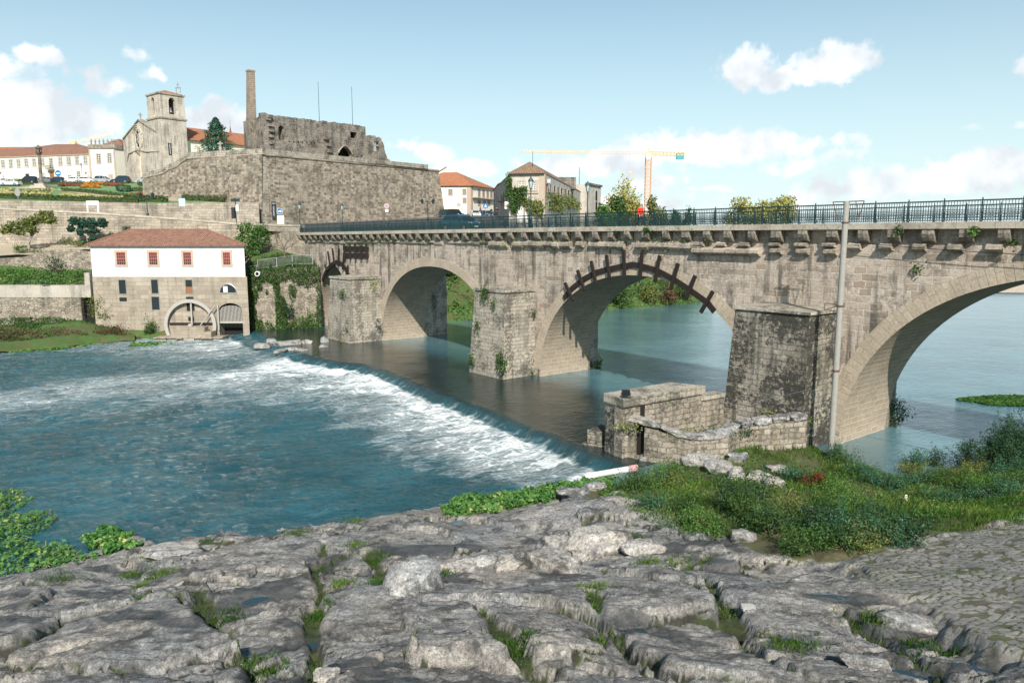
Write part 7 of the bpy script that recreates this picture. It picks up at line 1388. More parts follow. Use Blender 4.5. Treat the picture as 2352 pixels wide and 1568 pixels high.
 n1 = atY(*k(5, 1022, 640), 121); n2 = atY(*k(5, 905, 650), 150); r = thing('street_house', 'old pinkish house with an iron balcony in the narrow street left of the ruined house', 'house', (n1.x, n1.y, 12)); P4 = Plane((n2.x, n2.y), (n1.x - n2.x, n1.y - n2.y)); Lh = (Vector((n1.x, n1.y)) - Vector((n2.x, n2.y))).length; zt = P4.uv(*k(5, 1000, 285))[1]; bb = [P4.pt(0, 0, 0)[:2], P4.pt(Lh, 0, 0)[:2], P4.pt(Lh, 0, -5)[:2], P4.pt(0, 0, -5)[:2]]; body(r, bb, 11, zt, 'oldplaster'); hip_roof(r, bb, zt + .002, 1.5, .6, 'tile_brown', inset=2)
 for x, y in ((930, 470), (955, 450), (985, 430)): a, z = P4.uv(*k(5, x, y)); window(P4, r, a - .9, a + .9, z - 1.8, z, 'granite_trim', 'hole', .2, None)
 a, z = P4.uv(*k(5, 945, 530)); m = MB(); P4.box(m, a - 1.6, a + 1.6, z, z + .15, .11, 1.0); P4.box(m, a - 1.6, a + 1.6, z + .15, z + 1.2, .95, 1.0); m.build('balcony', M['iron_dark'], r)
 n3 = atY(*k(5, 858, 650), 172); r = thing('street_house', 'pale grey narrow house farther up the street, beside the white corner house', 'house', (n2.x, n2.y, 14)); P5 = Plane((n3.x, n3.y), (n2.x - n3.x, n2.y - n3.y)); Lh = (Vector((n2.x, n2.y)) - Vector((n3.x, n3.y))).length; zt = P5.uv(*k(5, 880, 395))[1]; bb = [P5.pt(0, 0, 0)[:2], P5.pt(Lh - .05, 0, 0)[:2], P5.pt(Lh - .05, 0, -6)[:2], P5.pt(0, 0, -6)[:2]]; body(r, bb, 12, zt, 'graywall'); hip_roof(r, bb, zt + .002, 1.4, .5, 'tile_brown', inset=2)
 for x, y in ((868, 450), (884, 445), (868, 540), (885, 540)): a, z = P5.uv(*k(5, x, y)); window(P5, r, a - .7, a + .7, z - 1.8, z, 'granite_trim', 'shutter', .15, None)
 rg = np.random.default_rng(4)
 def creeper(label, pl, pts, n, mat, size=.28, name='creeper'):
  P_ = []
  for (x, y, rx, ry) in pts:
   a, z = pl(x, y); a2 = pl(x + rx, y)[0] - a; z2 = z - pl(x, y + ry)[1]; m_ = int(n / len(pts)); P_.append(np.c_[rg.normal(a, abs(a2) * .5, m_), rg.normal(z, z2 * .5, m_), rg.uniform(.05, .7, m_)])
  P_ = np.concatenate(P_); pln = Fp if pl is q else Sp; W3 = np.array([pln.pt(a, z, o_) for a, z, o_ in P_]); o = thing(name, label, 'creeper', (float(W3[:, 0].mean()), float(W3[:, 1].min()), float(W3[:, 2].min()))); f = leaves('foliage', W3, np.tile([pln.nr[0], pln.nr[1], .3], (len(W3), 1)), size, M[mat], rg, None, .7); adopt(f, o)
 creeper('big green creeper hanging over the corner of the ruined house', q, [(1060, 440, 80, 40), (1100, 500, 70, 45), (1000, 360, 28, 60), (1040, 560, 40, 50), (1010, 470, 40, 40), (1130, 420, 35, 25), (1060, 590, 30, 40)], 2600, 'leaf')
 creeper('dark green creeper low on the ruined house behind the near street lamp', q, [(1250, 560, 70, 40), (1180, 540, 60, 30), (1280, 610, 45, 60), (1200, 600, 30, 40)], 1500, 'leaf_olive')
 creeper('pale scrub covering the lower half of the long ruined facade', s, [(1400, 500, 60, 50), (1470, 530, 70, 50), (1540, 520, 60, 60), (1600, 560, 50, 50), (1420, 590, 80, 40)], 1900, 'leaf_olive', .34)
build_right_town()
def crown(R, H, n, seed, z0): rg = np.random.default_rng(seed); return clump_blobs((0, 0, z0 + H / 2), (R, R, H / 2), n, rg, .42)
for x, yt, yb, Y, R, mt, lab, sd_ in ((1432, 430, 520, 178, 5.3, 'leaf_autumn', 'tall yellow-green autumn tree right of the ruined stone house', 1), (1402, 452, 520, 160, 4.2, 'leaf', 'dark green tree between the ruined house and the yellow tree', 2), (1470, 455, 520, 185, 3.8, 'leaf_autumn', 'small pale tree behind the walker in red', 3), (1508, 456, 520, 170, 3.6, 'leaf_olive', 'green tree right of the crane mast', 4), (1563, 458, 520, 160, 2.8, 'leaf_teal', 'sparse grey-green tree right of the walker in red', 5), (1385, 470, 520, 150, 2.6, 'leaf_bright', 'low bright tree touching the wall of the stone house', 6), (1725, 446, 530, 240, 9.0, 'leaf_autumn', 'broad yellow tree above the railing, left half of the pair', 7), (1790, 444, 530, 246, 8.2, 'leaf_autumn', 'broad yellow tree above the railing, right half of the pair', 8)):
 z1 = atY(x, yt, Y).z; z0 = 4.0; b = atY(x, 520, Y); tree('broadleaf_tree', lab, (b.x, Y, z0), z1 - z0, crown(R, (z1 - z0) * .8, 16, sd_, (z1 - z0) * .22), M[mt], 6500, .55 if Y < 200 else .8, .35, 'trees beyond the bridge', sd_, shell=.15)
def lattice(m, a, b, w, n, t=.12, up=(0, 0, 1)):
 a, b = Vector(a), Vector(b); d = (b - a).normalized(); u = Vector(up) if abs(d.dot(Vector(up))) < .9 else Vector((0, 1, 0)); x = d.cross(u).normalized() * w / 2; y = x.normalized().cross(d) * w / 2; cs = [x + y, x - y, -x - y, -x + y]
 for c in cs: m.bar(a + c, b + c, t)
 for i in range(n):
  p, q_ = a.lerp(b, i / n), a.lerp(b, (i + 1) / n)
  for j in range(4): m.bar(p + cs[j], q_ + cs[(j + 1) % 4], t * .6); m.bar(p + cs[j], p + cs[(j + 1) % 4], t * .6)
M['crane_mast'] = plain('crane_orange', (.70,.36,.17), .6); M['crane_pale'] = plain('crane_pale', (.78,.66,.52), .7)
def build_cranes():
 Y = 262; bse = atY(1486, 520, Y); zt = atY(1486, 352, Y).z; r = thing('tower_crane', 'yellow tower crane standing beyond the bridge with a long horizontal jib', 'crane', (bse.x, Y, 4)); m = MB(); lattice(m, (bse.x, Y, 4), (bse.x, Y, zt - 1.2), 1.9, 26, .16); m.build('mast', M['crane_mast'], r)
 m = MB(); e = atY(1199, 347.5, Y); lattice(m, (bse.x, Y, zt), (e.x, Y, e.z), .7, 40, .075); m.build('jib', M['crane'], r); m = MB(); c = atY(1575, 354, Y); lattice(m, (bse.x, Y, zt), (c.x, Y, c.z), 1.1, 10, .18); m.build('counter_jib', M['crane'], r)
 m = MB(); c = atY(1562, 358, Y); m.box(c.x - 1.3, c.x + 1.3, Y - .5, Y + .5, c.z - 1.2, c.z + .9); m.build('counterweight', M['crane_blue'], r); m = MB(); m.box(bse.x - 1.1, bse.x + .5, Y - 1.1, Y - .2, zt - 2.0, zt - .3); m.build('cab', M['white_paint'], r); m = MB(); m.hexa([(bse.x - .8, Y - .6, zt - .2), (bse.x + .8, Y - .6, zt - .2), (bse.x + .8, Y + .6, zt - .2), (bse.x - .8, Y + .6, zt - .2), (bse.x - .2, Y - .2, zt + 1.6), (bse.x + .2, Y - .2, zt + 1.6), (bse.x + .2, Y + .2, zt + 1.6), (bse.x - .2, Y + .2, zt + 1.6)]); m.build('head', M['crane'], r)
 h = atY(1446, 394, Y); m = MB(); m.tube([(h.x, Y, zt - .4), (h.x, Y, h.z)], .05, 4); m.box(h.x - .6, h.x + .6, Y - .25, Y + .25, h.z - .5, h.z); m.tube([(h.x, Y, h.z - .5), (h.x, Y, h.z - 6)], .04, 4); m.build('hook_block', M['crane'], r)
 Y = 275; b = atY(*k(1, 678, 990), Y); t0 = atY(*k(1, 676, 945), Y); e = atY(*k(1, 1028, 858), Y); r = thing('tower_crane', 'pale crane jib rising behind the town houses left of the church', 'crane', (b.x, Y, 28)); m = MB(); lattice(m, (b.x, Y, 28), (t0.x, Y, t0.z), 1.6, 8, .2); m.build('mast', M['crane'], r); m = MB(); lattice(m, t0, e, .9, 26, .07); m.build('jib', M['crane_pale'], r); m = MB(); m.box(t0.x - 1.0, t0.x + .9, Y - .6, Y + .6, t0.z - .8, t0.z + .6); m.build('machine_house', M['crane'], r)
 s = atY(*k(1, 2117, 880), 215); m = MB(); m.lathe([(.7, -1), (.55, 0), (.2, 1.6), (.06, 2.6), (.03, 4.4)], 8, (s.x, s.y, s.z)); tag(m.build('spire', M['red_wall']), 'thin dark spire rising behind the nave roof right of the conifer', 'spire')
build_cranes()
# ================================================================ cars, people, signs
def carpaint(name, c):
 t = NT(name); t.b.inputs['Metallic'].default_value = .3; t.b.inputs['Specular IOR Level'].default_value = .5; t.b.inputs['Coat Weight'].default_value = .5
 return t.done(c, .3)
M['tyre'] = plain('tyre', (.02, .02, .02), .9); M['rim'] = plain('wheel_rim', (.42, .42, .43), .35, .7); M['car_glass'] = plain('car_glass', (.015, .02, .024), .08, spec=.8); M['lamp_white'] = plain('headlamp', (.62, .64, .64), .15); M['lamp_red'] = plain('tail_lamp', (.30, .02, .02), .2)
CP = {n: carpaint('paint_' + n, c) for n, c in dict(teal=(.015, .085, .12), white=(.72, .72, .70), black=(.015, .016, .02), blue=(.05, .11, .20), silver=(.36, .39, .42), grey=(.16, .19, .22), navy=(.012, .03, .06)).items()}
def car(label, loc, rz, paint, kind='hatch', group=None, s=1.0):
 r = thing('car', label, 'car', loc, rz, group); L = 2.05 * s; W = .86 * s; top = 1.46 * s if kind != 'suv' else 1.68 * s
 def ext(prof, w0, name, mat, par, wtop=None):
  m = MB(); zs = [p[1] for p in prof]; z0, z1 = min(zs), max(zs); wf = lambda z: w0 if wtop is None else w0 + (wtop - w0) * (z - z0) / (z1 - z0)
  A = [(x, -wf(z), z) for x, z in prof]; B = [(x, wf(z), z) for x, z in prof]; m.poly(A); m.poly(B[::-1])
  for i in range(len(prof)): j = (i + 1) % len(prof); m.poly([A[j], A[i], B[i], B[j]])
  return m.build(name, mat, par, local=True)
 bp_ = [(-L, .28), (-L + .02, .62), (-L + .05, .90 * s), (-L + .35, .95 * s), (.95 * s, .95 * s), (1.75 * s, .80 * s), (L - .06, .66 * s), (L, .45), (L - .05, .25), (L - .35, .2), (-L + .3, .2)]
 ext(bp_, W, 'body', CP[paint], r, W * .97)
 bk = -L + (.12 if kind != 'sedan' else .75); cab = [(bk, .951 * s), (bk + .28, top - .12), (bk + .55, top), (.10 * s, top), (.45 * s, top - .07), (1.15 * s, .951 * s)]
 ext(cab, W * .95, 'cabin', CP[paint], r, W * .74)
 m = MB(); wz0, wz1 = .99 * s, top - .13
 def wy(z): return (W * .95 + (W * .74 - W * .95) * (z - .951 * s) / (top - .951 * s)) + .008
 for sg in (-1, 1):
  for x0, x1, xa, xb in ((bk + .25, -.55 * s, bk + .42, -.55 * s), (-.47 * s, .25 * s, -.47 * s, .22 * s), (.32 * s, 1.0 * s, .30 * s, .36 * s)): m.poly([(x0, sg * wy(wz0), wz0), (x1, sg * wy(wz0), wz0), (xb, sg * wy(wz1), wz1), (xa, sg * wy(wz1), wz1)])
 sx, sz = 1.15 * s - .45 * s, .951 * s - (top - .07);
 m.poly([(1.12 * s + .012, -W * .84, .98 * s), (1.12 * s + .012, W * .84, .98 * s), (.50 * s + .012, W * .68, top - .10), (.50 * s + .012, -W * .68, top - .10)]); m.poly([(bk - .012 + .04, -W * .8, 1.03 * s), (bk - .012 + .04, W * .8, 1.03 * s), (bk + .24, W * .68, top - .16), (bk + .24, -W * .68, top - .16)])
 m.build('window', M['car_glass'], r, local=True)
 for x in (-1.28 * s, 1.30 * s):
  for sg in (-1, 1):
   m = MB(); m.tube([(x, sg * (W - .17), .31 * s), (x, sg * (W + .015), .31 * s)], .31 * s, 16); w_ = m.build('wheel', M['tyre'], r, local=True); m = MB(); m.tube([(x, sg * (W + .0), .31 * s), (x, sg * (W + .022), .31 * s)], .2 * s, 10); m.build('rim', M['rim'], w_, local=True)
 for sg in (-1, 1):
  m = MB(); m.hexa([(L - .26, sg * .50 * W, .60), (L - .03, sg * .50 * W, .60), (L - .22, sg * .97 * W, .60), (L - .4, sg * .97 * W, .60), (L - .30, sg * .50 * W, .76 * s), (L - .10, sg * .50 * W, .74 * s), (L - .26, sg * .97 * W, .76 * s), (L - .44, sg * .97 * W, .78 * s)]); m.build('headlight', M['lamp_white'], r, local=True); m = MB(); m.box(-L - .012, -L + .1, sg * W * .62, sg * W * .95, .68 * s, .88 * s); m.build('tail_light', M['lamp_red'], r, local=True)
 m = MB(); m.box(L - .03, L + .012, -.26, .26, .36, .48); m.build('plate', M['white_paint'], r, local=True); m = MB(); m.box(L - .06, L + .004, -W * .45, W * .45, .5, .62); m.build('grille', M['black_paint'], r, local=True)
 for sg in (-1, 1): m = MB(); m.box(.62 * s, .80 * s, sg * (W * .95), sg * (W * .95 + .18), .98 * s, 1.12 * s); m.build('mirror', CP[paint], r, local=True)
 return r
BRZ = math.atan2(BU[1], BU[0])
u_, z_ = bp(1058, 522, 2.4); car('teal blue hatchback driving over the bridge behind the railing', uvz(bp(1060, 519, 2.4)[0], 2.4, z_deck(u_) - .09), BRZ + .12, 'teal', s=1.13)
def on_street(x, y, Y): p = atY(x, y, Y); return (p.x, p.y, p.z)
car('dark blue estate car behind the teal hatchback, at the fortress corner', on_street(1045, 500, 147), -.9, 'navy', 'suv', 'cars in the street')
car('dark teal car half hidden between the estate car and the fortress', on_street(1026, 497, 156), -1.0, 'teal', 'hatch', 'cars in the street')
car('white car facing the bridge in front of the corner house', on_street(1091, 499, 158), -1.3, 'white', 'hatch', 'cars in the street')
car('dark little car right of the white one in the street', on_street(1106, 499, 160), -.6, 'blue', 'hatch', 'cars in the street')
car('teal-grey car parked rightmost in the street before the narrow houses', on_street(1120, 499, 165), -1.0, 'grey', 'hatch', 'cars in the street')
for x, y, pt, kd, lab, rz in ((105, 1340, 'white', 'sedan', 'white saloon parked below the cream building, second from the left edge', 0), (5, 1330, 'white', 'hatch', 'white car cut by the left edge of the photo on the square', .1), (265, 1318, 'black', 'suv', 'black car parked left of the stone pillory', 0), (405, 1316, 'grey', 'sedan', 'grey car parked just right of the stone pillory', 0), (535, 1312, 'navy', 'sedan', 'dark blue car under the round blue road sign', 0), (675, 1311, 'white', 'sedan', 'white car between the dark blue car and the square lamp', 0), (808, 1309, 'white', 'hatch', 'white car right of the square lamp, before the corner house', 0), (950, 1308, 'silver', 'suv', 'silver car parked before the corner house with pinnacles', 0), (1115, 1306, 'navy', 'suv', 'dark teal off-roader parked before the church gable', 0), (1335, 1285, 'silver', 'hatch', 'pale blue car behind the low wall near the church door', 0)):
 p = onGarden(*k(1, x, y)); p = atY(*k(1, x, y), min(p.y, 182)); car(lab, (p.x, p.y, gz(p.y) + .05), rz + math.pi * (x % 2), pt, kd, 'cars parked on the square')
def skinned(name, verts, edges, radii, mat, parent, sub=1, root=0):
 me = bpy.data.meshes.new(name); me.from_pydata(verts, edges, []); me.update(); me.materials.append(mat); o = bpy.data.objects.new(name, me); link(o)
 md = o.modifiers.new('skin', 'SKIN'); md.use_smooth_shade = True
 if not me.skin_vertices: me.attributes  # the layer is made by the modifier
 bpy.context.view_layer.update()
 for i, sv in enumerate(me.skin_vertices[0].data): sv.radius = (radii[i], radii[i]); sv.use_root = (i == root)
 sd_ = o.modifiers.new('sub', 'SUBSURF'); sd_.levels = sub; sd_.render_levels = sub
 if parent is not None: o.parent = parent
 return o
M['skin'] = plain('skin', (.45, .27, .19), .6); M['hair'] = plain('dark_hair', (.02, .015, .012), .7); M['jacket_red'] = plain('red_jacket', (.62, .035, .02), .8, var=.2, scale=8); M['trousers'] = plain('dark_trousers', (.02, .022, .03), .85); M['shoe'] = plain('dark_shoe', (.015, .014, .013), .6); M['coat_dark'] = plain('dark_coat', (.025, .028, .035), .85); M['coat_red'] = plain('rust_coat', (.20, .05, .03), .85)
def person(label, loc, rz, h=1.74, coat='jacket_red', stride=.22, arm=.25):
 r = thing('person', label, 'person', loc, rz); s = h / 1.74; V = []; E = []; Rd = []
 def add(p, rr, par=None): V.append(tuple(c * s for c in p)); Rd.append(rr * s); i = len(V) - 1; (E.append((par, i)) if par is not None else None); return i
 pel = add((0, 0, .95), .13); wa = add((0, 0, 1.10), .125, pel); ch = add((.02, 0, 1.32), .15, wa); nk = add((.03, 0, 1.47), .06, ch); hd = add((.05, 0, 1.58), .085, nk); hd2 = add((.055, 0, 1.66), .09, hd); nose = add((.15, 0, 1.60), .016, hd)
 feet = []; hands = []
 for sg, st in ((1, stride), (-1, -stride)):
  hip = add((0, sg * .09, .90), .10, pel); kn = add((st * .55 + .05, sg * .095, .50), .06, hip); an = add((st - .05 * (st < 0), sg * .09, .10 + .04 * (st < 0)), .042, kn); toe = add((st + .15, sg * .10, .04), .036, an); feet.append((st, sg))
  sh_ = add((.02, sg * .18, 1.40), .062, ch); el_ = add((-st * arm * 1.6 - .05, sg * .25, 1.13), .045, sh_); wr = add((-st * arm * 2.2 + .10, sg * .24, .91), .028, el_); pm = add((-st * arm * 2.2 + .13, sg * .235, .84), .032, wr)
  for j, (dx, L) in enumerate(((-.03, .075), (-.01, .085), (.012, .08), (.03, .062))): a = add((V[pm][0] / s + dx, V[pm][1] / s, .79), .0085, pm); add((V[a][0] / s + .012, V[a][1] / s - sg * .012, .79 - L + .02), .0078, a)
  th_ = add((V[wr][0] / s + .045, V[wr][1] / s - sg * .01, .84), .0095, wr); add((V[th_][0] / s + .01, V[th_][1] / s, .80), .0085, th_)
 skinned('body', V, E, Rd, M['skin'], r)
 V2 = []; E2 = []; R2 = []
 def add2(p, rr, par=None): V2.append(tuple(c * s for c in p)); R2.append(rr * s); i = len(V2) - 1; (E2.append((par, i)) if par is not None else None); return i
 b0 = add2((0, 0, .88), .165); b1 = add2((0, 0, 1.08), .165, b0); b2 = add2((.02, 0, 1.30), .185, b1); b3 = add2((.03, 0, 1.455), .085, b2)
 for sg, st in ((1, stride), (-1, -stride)): a = add2((.02, sg * .19, 1.39), .085, b2); e_ = add2((-st * arm * 1.6 - .05, sg * .255, 1.13), .066, a); add2((-st * arm * 2.2 + .09, sg * .245, .925), .05, e_)
 skinned('jacket', V2, E2, R2, M[coat], r)
 V2, E2, R2 = [], [], []; b0 = add2((0, 0, .96), .145)
 for sg, st in ((1, stride), (-1, -stride)): a = add2((0, sg * .095, .86), .11, b0); e_ = add2((st * .55 + .05, sg * .098, .50), .08, a); add2((st - .05 * (st < 0), sg * .092, .13 + .04 * (st < 0)), .062, e_)
 skinned('trousers', V2, E2, R2, M['trousers'], r)
 for st, sg in feet: V2, E2, R2 = [], [], []; a = add2((st - .04 - .05 * (st < 0), sg * .09, .06 + .04 * (st < 0)), .05); add2((st + .17, sg * .10, .045), .042, a); skinned('shoe', V2, E2, R2, M['shoe'], r)
 V2, E2, R2 = [], [], []; a = add2((.02, 0, 1.685), .118); b_ = add2((-.025, 0, 1.595), .098, a); skinned('hair', V2, E2, R2, M['hair'], r)
 return r
u_, _ = bp(1470, 521, .75); person('person in a red jacket and dark trousers walking over the bridge', uvz(u_, .75, z_deck(u_) - .09), BRZ + math.pi + 2.9, 1.76)
p = on_street(*k(5, 838, 664), 152); person('distant person in dark clothes beside the parked cars in the street', p, 1.2, 1.7, 'coat_dark', .15)
p = on_street(*k(5, 888, 664), 138); person('distant person in a black coat standing before the narrow street houses', p, 1.9, 1.74, 'coat_dark', .10)
p = on_street(*k(5, 738, 640), 170); person('tiny far person in a rust coat behind the white car', p, .4, 1.7, 'coat_red', .12)
def round_face(m, c, R, n=24, t=.03): m.tube([(c[0], c[1], c[2]), (c[0], c[1] + t, c[2])], R, n)
def sign_post(label, foot, top_z, face, cat='road sign', name='road_sign'):
 r = thing(name, label, cat, foot); m = MB(); m.tube([foot, (foot[0], foot[1], top_z)], .035, 6); m.build('post', M['steel'], r); face(r, (foot[0], foot[1] - .06, top_z)); return r
S_ = lambda Y: Y / 1716.0
def f_arrow(r, c):
 m = MB(); round_face(m, c, .48); d = m.build('disc', M['blue_paint'], r); y = c[1] - .012; m = MB(); m.poly([(c[0] - .3, y, c[2] - .06), (c[0] + .05, y, c[2] - .06), (c[0] + .05, y, c[2] + .06), (c[0] - .3, y, c[2] + .06)]); m.poly([(c[0] + .05, y, c[2] - .19), (c[0] + .34, y, c[2]), (c[0] + .05, y, c[2] + .19)]); m.build('arrow', M['white_paint'], d); m = MB(); m.tube([(c[0] + .46 * math.cos(t), y, c[2] + .46 * math.sin(t)) for t in np.linspace(0, 2 * math.pi, 25)], .025, 4, False); m.build('edge', M['white_paint'], d)
Y = 116.5; f = atY(*k(2, 518, 1475), Y); zt = atY(*k(2, 518, 1352), Y).z; r = sign_post('round blue road sign with a white arrow at the foot of the fortress corner', f, zt, f_arrow)
Y = 116.2; (x0, y0), (x1, y1) = k(2, 488, 1393), k(2, 553, 1469); a, b = atY(x0, y0, Y), atY(x1, y1, Y); r = thing('information_sign', 'white rectangular sign with pink and blue symbols below the round blue arrow sign', 'sign', (a.x, Y, b.z)); m = MB(); m.box(a.x, b.x, Y - .05, Y, b.z, a.z); m.build('panel', M['white_paint'], r); m = MB(); y = Y - .055; w_, h_ = b.x - a.x, a.z - b.z
for i in range(4):
 zz = b.z + h_ * (.17 + .2 * i); m.poly([(a.x + w_ * .42, y, zz), (b.x - w_ * .1, y, zz), (b.x - w_ * .1, y, zz + h_ * .06), (a.x + w_ * .42, y, zz + h_ * .06)])
m.build('symbol', M['blue_paint'], r); m = MB()
for i in range(3): round_face(m, (a.x + w_ * .24, y - .0, b.z + h_ * (.2 + .3 * i)), w_ * .11, 10, .002)
m.build('dot', M['pink_paint'], r)
for zz in (b.z - .9,): m = MB(); m.bar((a.x + .15, Y + .02, b.z - 1.2), (a.x + .15, Y + .02, b.z), .06); m.bar((b.x - .15, Y + .02, b.z - 1.2), (b.x - .15, Y + .02, b.z), .06); m.build('leg', M['steel'], r)
(a0, z1), (a1, z0) = FR.uv(*k(2, 430, 1262)), FR.uv(*k(2, 473, 1418)); r = thing('wall_banner', 'tall narrow dark banner with pale lettering hanging on the fortress wall', 'banner', FR.pt(a0, z0, .3)); m = MB(); FR.box(m, a0, a1, z0, z1, .12, .16); m.build('cloth', M['banner'], r); m = MB(); rg = random.Random(1); am = (a0 + a1) / 2; w_ = (a1 - a0)
FR.box(m, am - w_ * .3, am + w_ * .3, z1 - .42, z1 - .22, .16, .168)
for i in range(11): z = z1 - .8 - i * (z1 - z0 - 1.2) / 11; FR.box(m, am - w_ * rg.uniform(.10, .22), am + w_ * rg.uniform(.08, .22), z - .14, z, .16, .168)
m.build('lettering', M['pale_wood'], r)
def f_nostop(r, c):
 m = MB(); round_face(m, c, .42); d = m.build('disc', M['pink_paint'], r); m = MB(); y = c[1] - .004; round_face(m, (c[0], y, c[2]), .31, 24, .004); m.build('centre', M['crane_blue'], d); m = MB()
 for sg in (-1, 1): m.bar((c[0] - .26, y - .01, c[2] - sg * .26), (c[0] + .26, y - .01, c[2] + sg * .26), .09, .01, (0, 1, 0))
 m.build('cross', M['pink_paint'], d); m = MB(); m.box(c[0] - .25, c[0] + .25, c[1], c[1] + .03, c[2] - 1.0, c[2] - .55); m.build('plate', M['white_paint'], r)
Y = 124; f = atY(*k(2, 1497, 1450), Y); sign_post('faded round no-stopping sign before the middle of the fortress wall', f, atY(*k(2, 1497, 1303), Y).z, f_nostop)
def f_back(r, c): m = MB(); round_face(m, c, .42); m.build('disc', M['steel'], r)
def f_blue(r, c): m = MB(); m.box(c[0] - .45, c[0] + .45, c[1], c[1] + .03, c[2] - .45, c[2] + .45); d = m.build('panel', M['blue_paint'], r); m = MB(); m.poly([(c[0] - .25, c[1] - .006, c[2] - .25), (c[0] + .25, c[1] - .006, c[2] - .25), (c[0], c[1] - .006, c[2] + .28)]); m.build('symbol', M['white_paint'], d)
Y = 150; f = on_street(*k(5, 540, 640), Y); sign_post('grey back of a round sign before the cream corner house', f, atY(*k(5, 540, 557), Y).z, f_back)
f = on_street(*k(5, 786, 655), 148); sign_post('square blue pedestrian sign in the street left of the ruined house', f, atY(*k(5, 785, 566), 148).z, f_blue)
Y = 124; (x0, y0), (x1, y1) = k(5, 961, 528), k(5, 1011, 596); a, b = atY(x0, y0, Y), atY(x1, y1, Y)
r = thing('road_sign', 'white rectangular sign with a red ring before the narrow street', 'road sign', ((a.x + b.x) / 2, Y, 13.8)); m = MB(); m.box(a.x, b.x, Y, Y + .04, b.z, a.z); d = m.build('panel', M['white_paint'], r); cx, cz = (a.x + b.x) / 2, (a.z + b.z) / 2; m = MB(); m.tube([(cx + .34 * math.cos(t), Y - .02, cz + .34 * math.sin(t)) for t in np.linspace(0, 2 * math.pi, 25)], .045, 5, False); m.build('ring', M['pink_paint'], d); m = MB(); m.box(cx - .2, cx + .2, Y - .03, Y - .004, cz - .05, cz + .05); m.build('bar', M['shutter'], d); m = MB(); m.tube([(cx, Y + .05, 13.6), (cx, Y + .05, b.z)], .06, 6); m.build('post', M['steel'], r)
def double_lamp(label, foot, top_z):
 r = thing('double_street_lamp', label, 'street lamp', foot, 0, 'double street lamps'); f = Vector(foot); h = top_z - f.z; m = MB(); m.tube([f, f + Vector((0, 0, h * .93))], [.08, .05], 8); m.lathe([(.2, 0), (.16, .5), (.07, .7)], 8, f); m.bar(f + Vector((-.95, 0, h * .88)), f + Vector((.95, 0, h * .88)), .05); m.build('post', M['iron'], r)
 for sg in (-1, 1):
  c = f + Vector((sg * .95, 0, h * .78)); m = MB(); m.lathe([(.14, 0), (.26, .55), (.30, .6), (.1, .8), (.0, .95)], 6, c); m.build('lantern', M['iron'], r)
double_lamp('double-headed green lamp on the road behind the garden hedge corner', on_street(*k(3, 1357, 296), 114.2), atY(*k(3, 1350, 82), 114.2).z)
double_lamp('double-headed green lamp before the right part of the fortress wall', on_street(*k(2, 1872, 1440), 130), atY(*k(2, 1872, 1240), 130).z)
f = onGarden(*k(1, 758, 1312)); r = lamp_post('dark three-armed lamp among the parked cars on the square', f, atY(*k(1, 752, 1125), f.y).z - f.z, None)
def f_blueround(r, c): m = MB(); round_face(m, c, .75); d = m.build('disc', M['blue_paint'], r); m = MB(); m.box(c[0] - .5, c[0] + .5, c[1] - .01, c[1] - .002, c[2] - .12, c[2] + .12); m.build('bar', M['white_paint'], d)
f = onGarden(*k(1, 562, 1300)); f.y -= 1; sign_post('round blue road sign above the dark blue car on the square', f, atY(*k(1, 560, 1224), f.y).z, f_blueround)
def f_oval(r, c): m = MB(); m.slab([(c[0] + .45 * math.cos(t), c[1], c[2] + .62 * math.sin(t)) for t in np.linspace(0, 2 * math.pi, 21)[:-1]], (0, .03, 0)); m.build('disc', M['steel'], r)
Y = 121; f = on_street(*k(3, 168, 142), Y); sign_post('grey back of an oval sign on the garden wall at the left', f, atY(*k(3, 163, 78), Y).z, f_oval)
def f_rect(r, c): m = MB(); m.box(c[0] - .5, c[0] + .5, c[1], c[1] + .03, c[2] - .6, c[2] + .6); m.build('panel', M['lampglass'], r)
Y = 115; f = on_street(*k(3, 1680, 300), Y); sign_post('pale blue rectangular sign back on the road behind the mill roof', f, atY(*k(3, 1672, 168), Y).z, f_rect)
f = Vector(on_street(*k(3, 2170, 350), 113.5)); zt = atY(*k(3, 2165, 132), 113.5).z; r = thing('traffic_light', 'green traffic light pole with street name plates at the road wall', 'traffic light', f); m = MB(); m.tube([f, (f.x, f.y, zt)], .08, 8); m.build('pole', M['iron'], r); m = MB(); m.box(f.x - .62, f.x - .12, f.y - .2, f.y + .15, zt - 3.0, zt - 1.35); h_ = m.build('signal_head', M['black_paint'], r); m = MB()
for i in range(3): round_face(m, (f.x - .37, f.y - .22, zt - 2.72 + i * .52), .17, 12, .02)
m.build('signal_lens', M['iron_dark'], h_); m = MB(); m.box(f.x + .08, f.x + .5, f.y - .2, f.y + .1, zt - 1.9, zt - 1.0); m.build('signal_back', M['white_paint'], r)
for x in (-.65, .1): m = MB(); m.box(f.x + x, f.x + x + .6, f.y - .1, f.y - .06, zt - .45, zt - .05); m.build('name_plate', M['iron'], r)
(x0, y0), (x1, y1) = k(3, 790, 155), k(3, 906, 196); Y = 114.3; a, b = atY(x0, y0, Y), atY(x1, y1, Y); g = atY(*k(3, 800, 312), Y).z; r = thing('notice_board', 'white blank board on two white legs on the road above the mill', 'board', (a.x, Y, g)); m = MB(); m.box(a.x, b.x, Y, Y + .12, b.z, a.z); m.build('panel', M['white_paint'], r)
for x in (a.x + .12, b.x - .12): m = MB(); m.box(x - .1, x + .1, Y + .01, Y + .11, g - .3, b.z - .002); m.build('leg', M['white_paint'], r)
